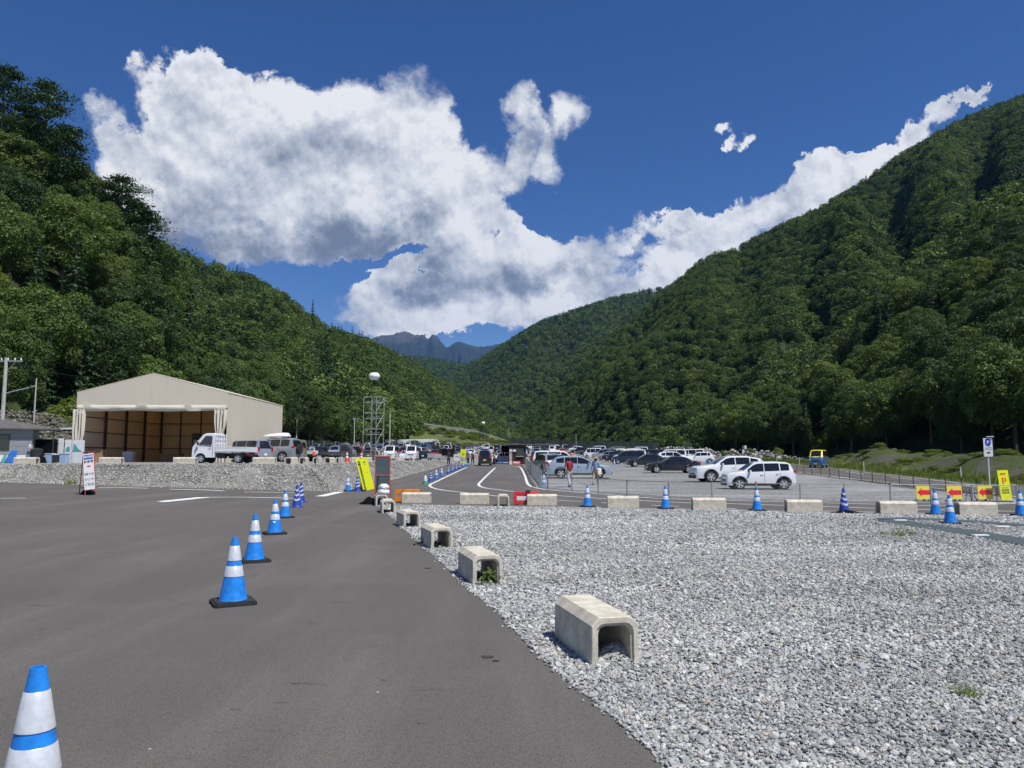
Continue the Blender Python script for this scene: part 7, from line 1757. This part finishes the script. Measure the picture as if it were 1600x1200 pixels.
# cars behind the mesh fence near the hut
for px, y, k, c, rz, lb in ((846, 78, 'hatch', 'black', TAIL_CAM, 'dark hatchback with red lamps by the end of the mesh fence'), (872, 70, 'minivan', 'white', R(170), 'white minivan behind the roof of the pale blue crossover'), (866, 88, 'minivan', 'white', TAIL_CAM, 'white minivan seen from behind near the hut'),
        (856, 62, 'suv', 'silver', R(-75), 'silver suv squeezed between the fence and the crossover'), (852, 104, 'suv', 'white', TAIL_CAM, 'white suv parked beyond the hut roof'), (838, 90, 'kei_wagon', 'brown', TAIL_CAM, 'brown kei wagon beside the hut wall'),
        (862, 178, 'kei_van', 'white', NOSE_CAM, 'white kei van facing down the far aisle'), (878, 170, 'hatch', 'red', TAIL_CAM, 'dark red hatchback in the far aisle'), (873, 184, 'kei_wagon', 'black', TAIL_CAM, 'black kei wagon in the far aisle'), (884, 112, 'hatch', 'white', R(165), 'white hatchback in the aisle beyond the crossover'), (868, 122, 'sedan', 'black', R(170), 'black sedan in the aisle beyond the crossover'), (890, 132, 'sedan', 'beige', R(172), 'beige sedan in the aisle beyond the crossover'),
        (1000, 165, 'kei_van', 'white', R(0), 'white kei van beside the scrap heap')):
    low_car(k, c, lb, at_y(px, y), rz, 'cars beyond the fence corner')
# the far left car park: rows side by side, noses or tails to the picture
kinds = ['kei_wagon', 'minivan', 'hatch', 'suv', 'kei_van', 'sedan', 'compact_suv', 'crossover']; cols = ['white', 'white', 'white', 'pearl', 'silver', 'silver', 'black', 'black', 'grey', 'navy', 'iceblue', 'red', 'beige', 'blue', 'brown']
CN = {'kei_wagon': 'kei wagon', 'minivan': 'minivan', 'hatch': 'hatchback', 'suv': 'suv', 'kei_van': 'kei van', 'sedan': 'sedan', 'compact_suv': 'small suv', 'crossover': 'crossover'}
PN = {'pearl': 'off-white', 'iceblue': 'pale blue'}
rows_ = [(100, 578, 700, 2.75, 'nearest row'), (118, 470, 745, 2.7, 'second row'), (136, 560, 842, 2.7, 'third row'), (158, 474, 846, 2.65, 'fourth row'), (182, 540, 850, 2.65, 'fifth row'), (206, 560, 905, 2.65, 'sixth row'), (228, 575, 905, 2.65, 'farthest row')]
used = {}
for y, p0, p1, pitch, rn in rows_:
    x = ray(p0, 715)[0] * y; xe = ray(p1, 715)[0] * y; prev = None; last = 'the row end'; i = 0
    while x < xe:
        px = 800 + 1200 * x / y
        skip = rnd.random() < .10 or (y < 110 and 668 < px < 690) or (y < 150 and px > 700 and y > 110 and px < 800) or (y == 136 and px > 790) or (y == 118 and 684 < px < 712)
        if not skip:
            k, c = rnd.choice(kinds), rnd.choice(cols)
            if (k, c) == prev: c = 'grey' if c != 'grey' else 'black'
            if y == 100 and 640 < px < 660: k, c = 'kei_van', 'white'
            side = 'nose' if rnd.random() < .55 else 'tail'
            lb = '%s %s, %s out, %s of left car park, beside %s' % (PN.get(c, c), CN[k], side, rn, last)
            used[lb] = used.get(lb, 0) + 1
            if used[lb] > 1: lb = lb.replace('beside', 'also beside')
            low_car(k, c, lb, on(x, y + rnd.uniform(-.3, .3)), (NOSE_CAM if side == 'nose' else TAIL_CAM) + rnd.uniform(-.05, .05), 'cars in the left car park'); last = '%s %s' % (PN.get(c, c), CN[k]); prev = (k, c)
        x += pitch; i += 1

# ------------------------------------------------------------------ people
def skin_mesh(name, verts, edges, radii, mt_, parent, root=0, sub=1):
    me = bpy.data.meshes.new(name); me.from_pydata([tuple(v) for v in verts], edges, []); o = link(bpy.data.objects.new(name, me), parent)
    md = o.modifiers.new('skin', 'SKIN'); sv = me.skin_vertices[0].data
    for i, r in enumerate(radii): sv[i].radius = (r, r) if not hasattr(r, '__len__') else r; sv[i].use_root = (i == root)
    md.use_smooth_shade = True; s2 = o.modifiers.new('sub', 'SUBSURF'); s2.levels = sub; s2.render_levels = sub; me.materials.append(mt_); return o
CL = {}
def cloth(nm, c):
    if nm not in CL: CL[nm] = mat('cloth_' + nm, c, .85, var=.12, vscale=8)
    return CL[nm]
def person(label, p, face, h=1.65, shirt=('red', (.28, .02, .03)), legs=('grey', (.30, .31, .34)), shorts=False, hat=None, pack=None, step=.18, arms='down', wide=1.0, sleeve=True, vest=None):
    t = thing('person', label, 'person', p, face); k = h / 1.70; V = []; E = []; Rr = []
    def v(x, y, z, r): V.append((x * k, y * k, z * k)); Rr.append(r * k * wide if z > .5 else r * k); return len(V) - 1
    def chain(i, pts):
        for q in pts: j = v(*q); E.append((i, j)); i = j
        return i
    pel = v(0, 0, .93, .125); ch1 = v(0, .01, 1.10, .115); ch2 = v(0, 0, 1.28, .130); sh = v(0, 0, 1.40, .10); nk = v(0, -.01, 1.48, .052); E += [(pel, ch1), (ch1, ch2), (ch2, sh), (sh, nk)]
    hd = chain(nk, [(0, -.02, 1.55, .075), (0, -.02, 1.62, .096), (0, -.01, 1.68, .07)])
    for s, f in ((-1, step), (1, -step)):
        a = chain(sh, [(s * .15, 0, 1.40, .062), (s * .20, 0 if arms == 'down' else -.05, 1.27, .046), (s * .235, -f * .35, 1.10, .038), (s * .245, -f * .6 - .06, .93, .030), (s * .245, -f * .7 - .08, .86, .026)])
        for q in range(5):
            ox = (q - 2) * .016; b_ = v(s * .245 + ox * .4, -f * .7 - .085 + ox, .84, .0095); E.append((a, b_)); chain(b_, [(s * .243, -f * .7 - .09 + ox * 1.25, .80 - (.0 if q else -.02), .0085), (s * .238, -f * .7 - .10 + ox * 1.2, .765 + (.035 if q in (0,) else .008 * abs(q - 2)), .007)])
        l = chain(pel, [(s * .085, 0, .86, .095), (s * .095, -f * .5, .50, .060), (s * .10, -f * 1.0 + .05 + (.10 if f < 0 else 0), .10, .038), (s * .10, -f * 1.0 + .04 + (.10 if f < 0 else 0), .05, .042)])
        chain(l, [(s * .105, -f * 1.0 - .10 + (.10 if f < 0 else 0), .035, .033)])
    skin_mesh('body', V, E, Rr, M['skin'], t)
    hk = MB(); hk.lathe([(.001, .105), (.05, .10), (.088, .06), (.105, 0), (.10, -.06), (.075, -.11)], 14, M=Matrix.Translation((0, .012 * k, 1.63 * k)) @ Matrix.Scale(k, 4), caps=(False, False)); hk.build('hair', M['hair'], t, smooth=True, angle=80)
    fc = MB()
    for sx in (-.032, .032): fc.box((sx * k, -.108 * k, 1.635 * k), (.022 * k, .008, .010))
    fc.box((0, -.105 * k, 1.575 * k), (.04 * k, .008, .008)); fc.build('face_mark', M['hair'], t); ns = MB(); ns.box((0, -.118 * k, 1.605 * k), (.018, .02, .03)); ns.build('nose', M['skin'], t)
    SV = [(0, 0, .84), (0, .01, 1.10), (0, 0, 1.28), (0, 0, 1.40), (0, 0, 1.455)]; SR = [.160, .142, .150, .118, .075]; SE = [(0, 1), (1, 2), (2, 3), (3, 4)]
    for s, f in ((-1, step), (1, -step)):
        b_ = len(SV); SV += [(s * .15, 0, 1.40), (s * .20, 0 if arms == 'down' else -.05, 1.27), (s * .23, -f * .3, 1.13)]; SR += [.080, .064, .058]; SE += [(3, b_), (b_, b_ + 1), (b_ + 1, b_ + 2)]
        if sleeve == 'long': SV += [(s * .243, -f * .58 - .05, .95)]; SR += [.044]; SE += [(b_ + 2, b_ + 3)]
    skin_mesh('shirt', [(x * k, y * k, z * k) for x, y, z in SV], SE, [r * k * wide for r in SR], cloth(*shirt), t)
    TV = [(0, 0, .95)]; TR = [.138]; TE = []
    for s, f in ((-1, step), (1, -step)):
        b_ = len(TV); TV += [(s * .09, 0, .85), (s * .098, -f * .5, .50)]; TR += [.112, .082]; TE += [(0, b_), (b_, b_ + 1)]
        if not shorts: TV += [(s * .10, -f * 1.0 + .05 + (.10 if f < 0 else 0), .12)]; TR += [.060]; TE += [(b_ + 1, b_ + 2)]
    skin_mesh('trousers', [(x * k, y * k, z * k) for x, y, z in TV], TE, [r * k * (1.0 if wide < 1.05 else 1.06) for r in TR], cloth(*legs), t)
    b = MB()
    for s, f in ((-1, step), (1, -step)): b.box((s * .102 * k, (-f * 1.0 - .02 + (.10 if f < 0 else 0)) * k, .045 * k), (.10 * k, .27 * k, .09 * k), ch=.02)
    b.build('shoe', cloth('shoe', (.10, .09, .09)), t)
    if hat:
        b = MB(); b.lathe([(.19, 0), (.185, .012), (.112, .03), (.108, .09), (.09, .125), (.001, .13)], 20, M=Matrix.Translation((0, .0, 1.655 * k)) @ Matrix.Scale(k, 4), caps=(False, False)); b.build('hat', cloth(*hat), t, smooth=True)
    if pack:
        b = MB(); b.box((0, .20 * k, 1.18 * k), (.30, .17, .44), ch=.05); b.build('backpack', cloth(*pack), t)
    if vest:
        b = MB(); b.lathe([(.16, .88), (.165, 1.1), (.17, 1.28), (.12, 1.42)], 16, M=Matrix.Scale(k, 4), caps=(False, False)); o = b.build('vest', cloth(*vest), t, smooth=True); o.scale = (1.05, .8, 1)
    return t
def by_feet(px, py, h, y=None):
    if y: return at_y(px, y)
    return gpt(px, py)
person('person in a dark red shirt and pale trousers walking before the pale blue crossover', by_feet(889.5, 761, 1.6), R(200), 1.62, ('darkred', (.25, .022, .035)), ('palegrey', (.38, .42, .47)), wide=1.08, step=.2)
wk = person('person in a sun hat carrying a white bag, walking beside the person in dark red', by_feet(931, 757.5, 1.6), R(160), 1.60, ('bluewhite', (.20, .27, .42)), ('khaki', (.34, .29, .19)), hat=('straw', (.42, .33, .2)), step=.2, sleeve='long')
bg = MB(); bg.box((0, 0, 0), (.26, .14, .36), ch=.05); o = bg.build('shoulder_bag', cloth('bagwhite', (.72, .72, .70))); q = wk.location; put(o, q + Vector((.20, -.12, .80)), .3); tag(o, 'white shoulder bag hanging at the side of the person in the sun hat', 'bag')
person('person in navy standing by the cones, seen from behind', at_y(701, 92), R(180), 1.72, ('navy', (.02, .03, .07)), ('dark', (.025, .025, .03)), step=.05, sleeve='long')
person('person in white with a dark cap beside the yellow lane board', at_y(717.5, 101), R(20), 1.60, ('white', (.55, .5, .5)), ('dark', (.025, .025, .03)), hat=('brown', (.15, .05, .03)), step=.05)
person('person in dark clothes right beside the yellow lane board', at_y(731, 98), R(10), 1.70, ('slate', (.10, .12, .15)), ('dark', (.025, .025, .03)), step=.08, sleeve='long')
person('person in a grey vest standing in the lane before the black wagon', at_y(738.5, 98), R(-10), 1.70, ('grey', (.40, .42, .44)), ('dark', (.025, .025, .03)), step=.12, vest=('vest', (.05, .06, .07)))
person('person in pink leaning to the side of the black wagon', at_y(772.5, 91), R(100), 1.62, ('pink', (.62, .38, .42)), ('wine', (.09, .04, .05)), step=.12)
person('person in orange in the aisle of the right car park', at_y(893, 98), R(170), 1.65, ('orange', (.80, .25, .12)), ('blue', (.08, .12, .25)), step=.1)
person('person with a blue backpack behind the black sedans', at_y(1013, 97), R(20), 1.62, ('blue', (.08, .17, .40)), ('dark', (.025, .025, .03)), pack=('black', (.02, .02, .02)), step=.05)

# ------------------------------------------------------------------ weeds on the gravel
def weed(p, sc, label, n=26, seed=1, wide=.5, mt_='leaf_mid'):
    r = np.random.default_rng(seed); C = r.normal(0, 1, (n, 3)) * [wide * .4, wide * .4, .25] + [0, 0, .45]; C[:, 2] = np.abs(C[:, 2]); V, F = leaf_cards(C, r.normal(0, 1, (n, 3)) + [0, -.4, .9], .20, seed, .6)
    t = thing('weed', label, 'plant', p); t.scale = (sc,) * 3; link(bpy.data.objects.new('leaf', np_mesh('leaf', V, F, M[mt_])), t); b = MB()
    for k in range(5): a = k * 1.3; b.tube([(0, 0, 0), (math.cos(a) * .06 * wide, math.sin(a) * .06 * wide, .3), (math.cos(a) * .18 * wide, math.sin(a) * .18 * wide, .6)], [.012, .009, .004], 4)
    b.build('stem', M[mt_], t)
weed(gpt(764, 914), .27, 'green leafy weed growing in the mouth of a concrete block', 46, 1, .8); weed(gpt(659, 851), .20, 'small green weed at the foot of a concrete block by the asphalt', 36, 2, .9); weed(gpt(690, 858), .10, 'tiny weed in the open mouth of the third concrete block', 14, 6)
for i, (px, py, lb) in enumerate(((1516, 1090, 'dry pale tuft in the middle of the gravel'), (1500, 870, 'thin green tuft on the gravel below the blue cone'), (1380, 836, 'green tuft, first of the patch below the matting'), (1405, 838, 'green tuft, middle of the patch below the matting'), (1425, 836, 'green tuft, last of the patch below the matting'), (110, 757, 'dry yellow weed at the foot of the embankment behind the lunch sign'))):
    g = gpt(px, py); r = np.random.default_rng(i + 9); n = 60; V = []; F = []
    for k in range(n):
        a = r.uniform(0, 6.28); L_ = r.uniform(.5, 1); x0, y0 = r.normal(0, .25, 2); tx_, ty_ = x0 + math.cos(a) * L_ * .6, y0 + math.sin(a) * L_ * .6; w = .02; V += [(x0 - w, y0, 0), (x0 + w, y0, 0), (tx_, ty_, L_ * .7)]; F.append((3 * k, 3 * k + 1, 3 * k + 2))
    o = link(bpy.data.objects.new('grass_tuft', np_mesh('grass_tuft', V, F, M['leaf_light']))); put(o, g, 0, (.16, .12, .09)[i % 3] * (2.5 if i in (2, 3, 4) else 1) * (6 if i == 5 else 1) * (.12 / .16 if i in (2, 3, 4) else 1)); tag(o, lb, 'plant')

HAZE = True
# ------------------------------------------------------------------ air
hz = MB(); hz.box((150, 4690, 460), (3800, 9800, 2600))
hm = bpy.data.materials.new('air'); hm.use_nodes = True; T = NT(hm.node_tree); pv = T.node('ShaderNodeVolumePrincipled'); pv.inputs['Color'].default_value = (.11, .38, 1, 1); pv.inputs['Density'].default_value = 3.5e-5; pv.inputs['Anisotropy'].default_value = .2
O = T.node('ShaderNodeOutputMaterial'); T.l.new(pv.outputs[0], O.inputs['Volume'])
if HAZE: ho = hz.build('haze', hm); ho['kind'] = 'stuff'
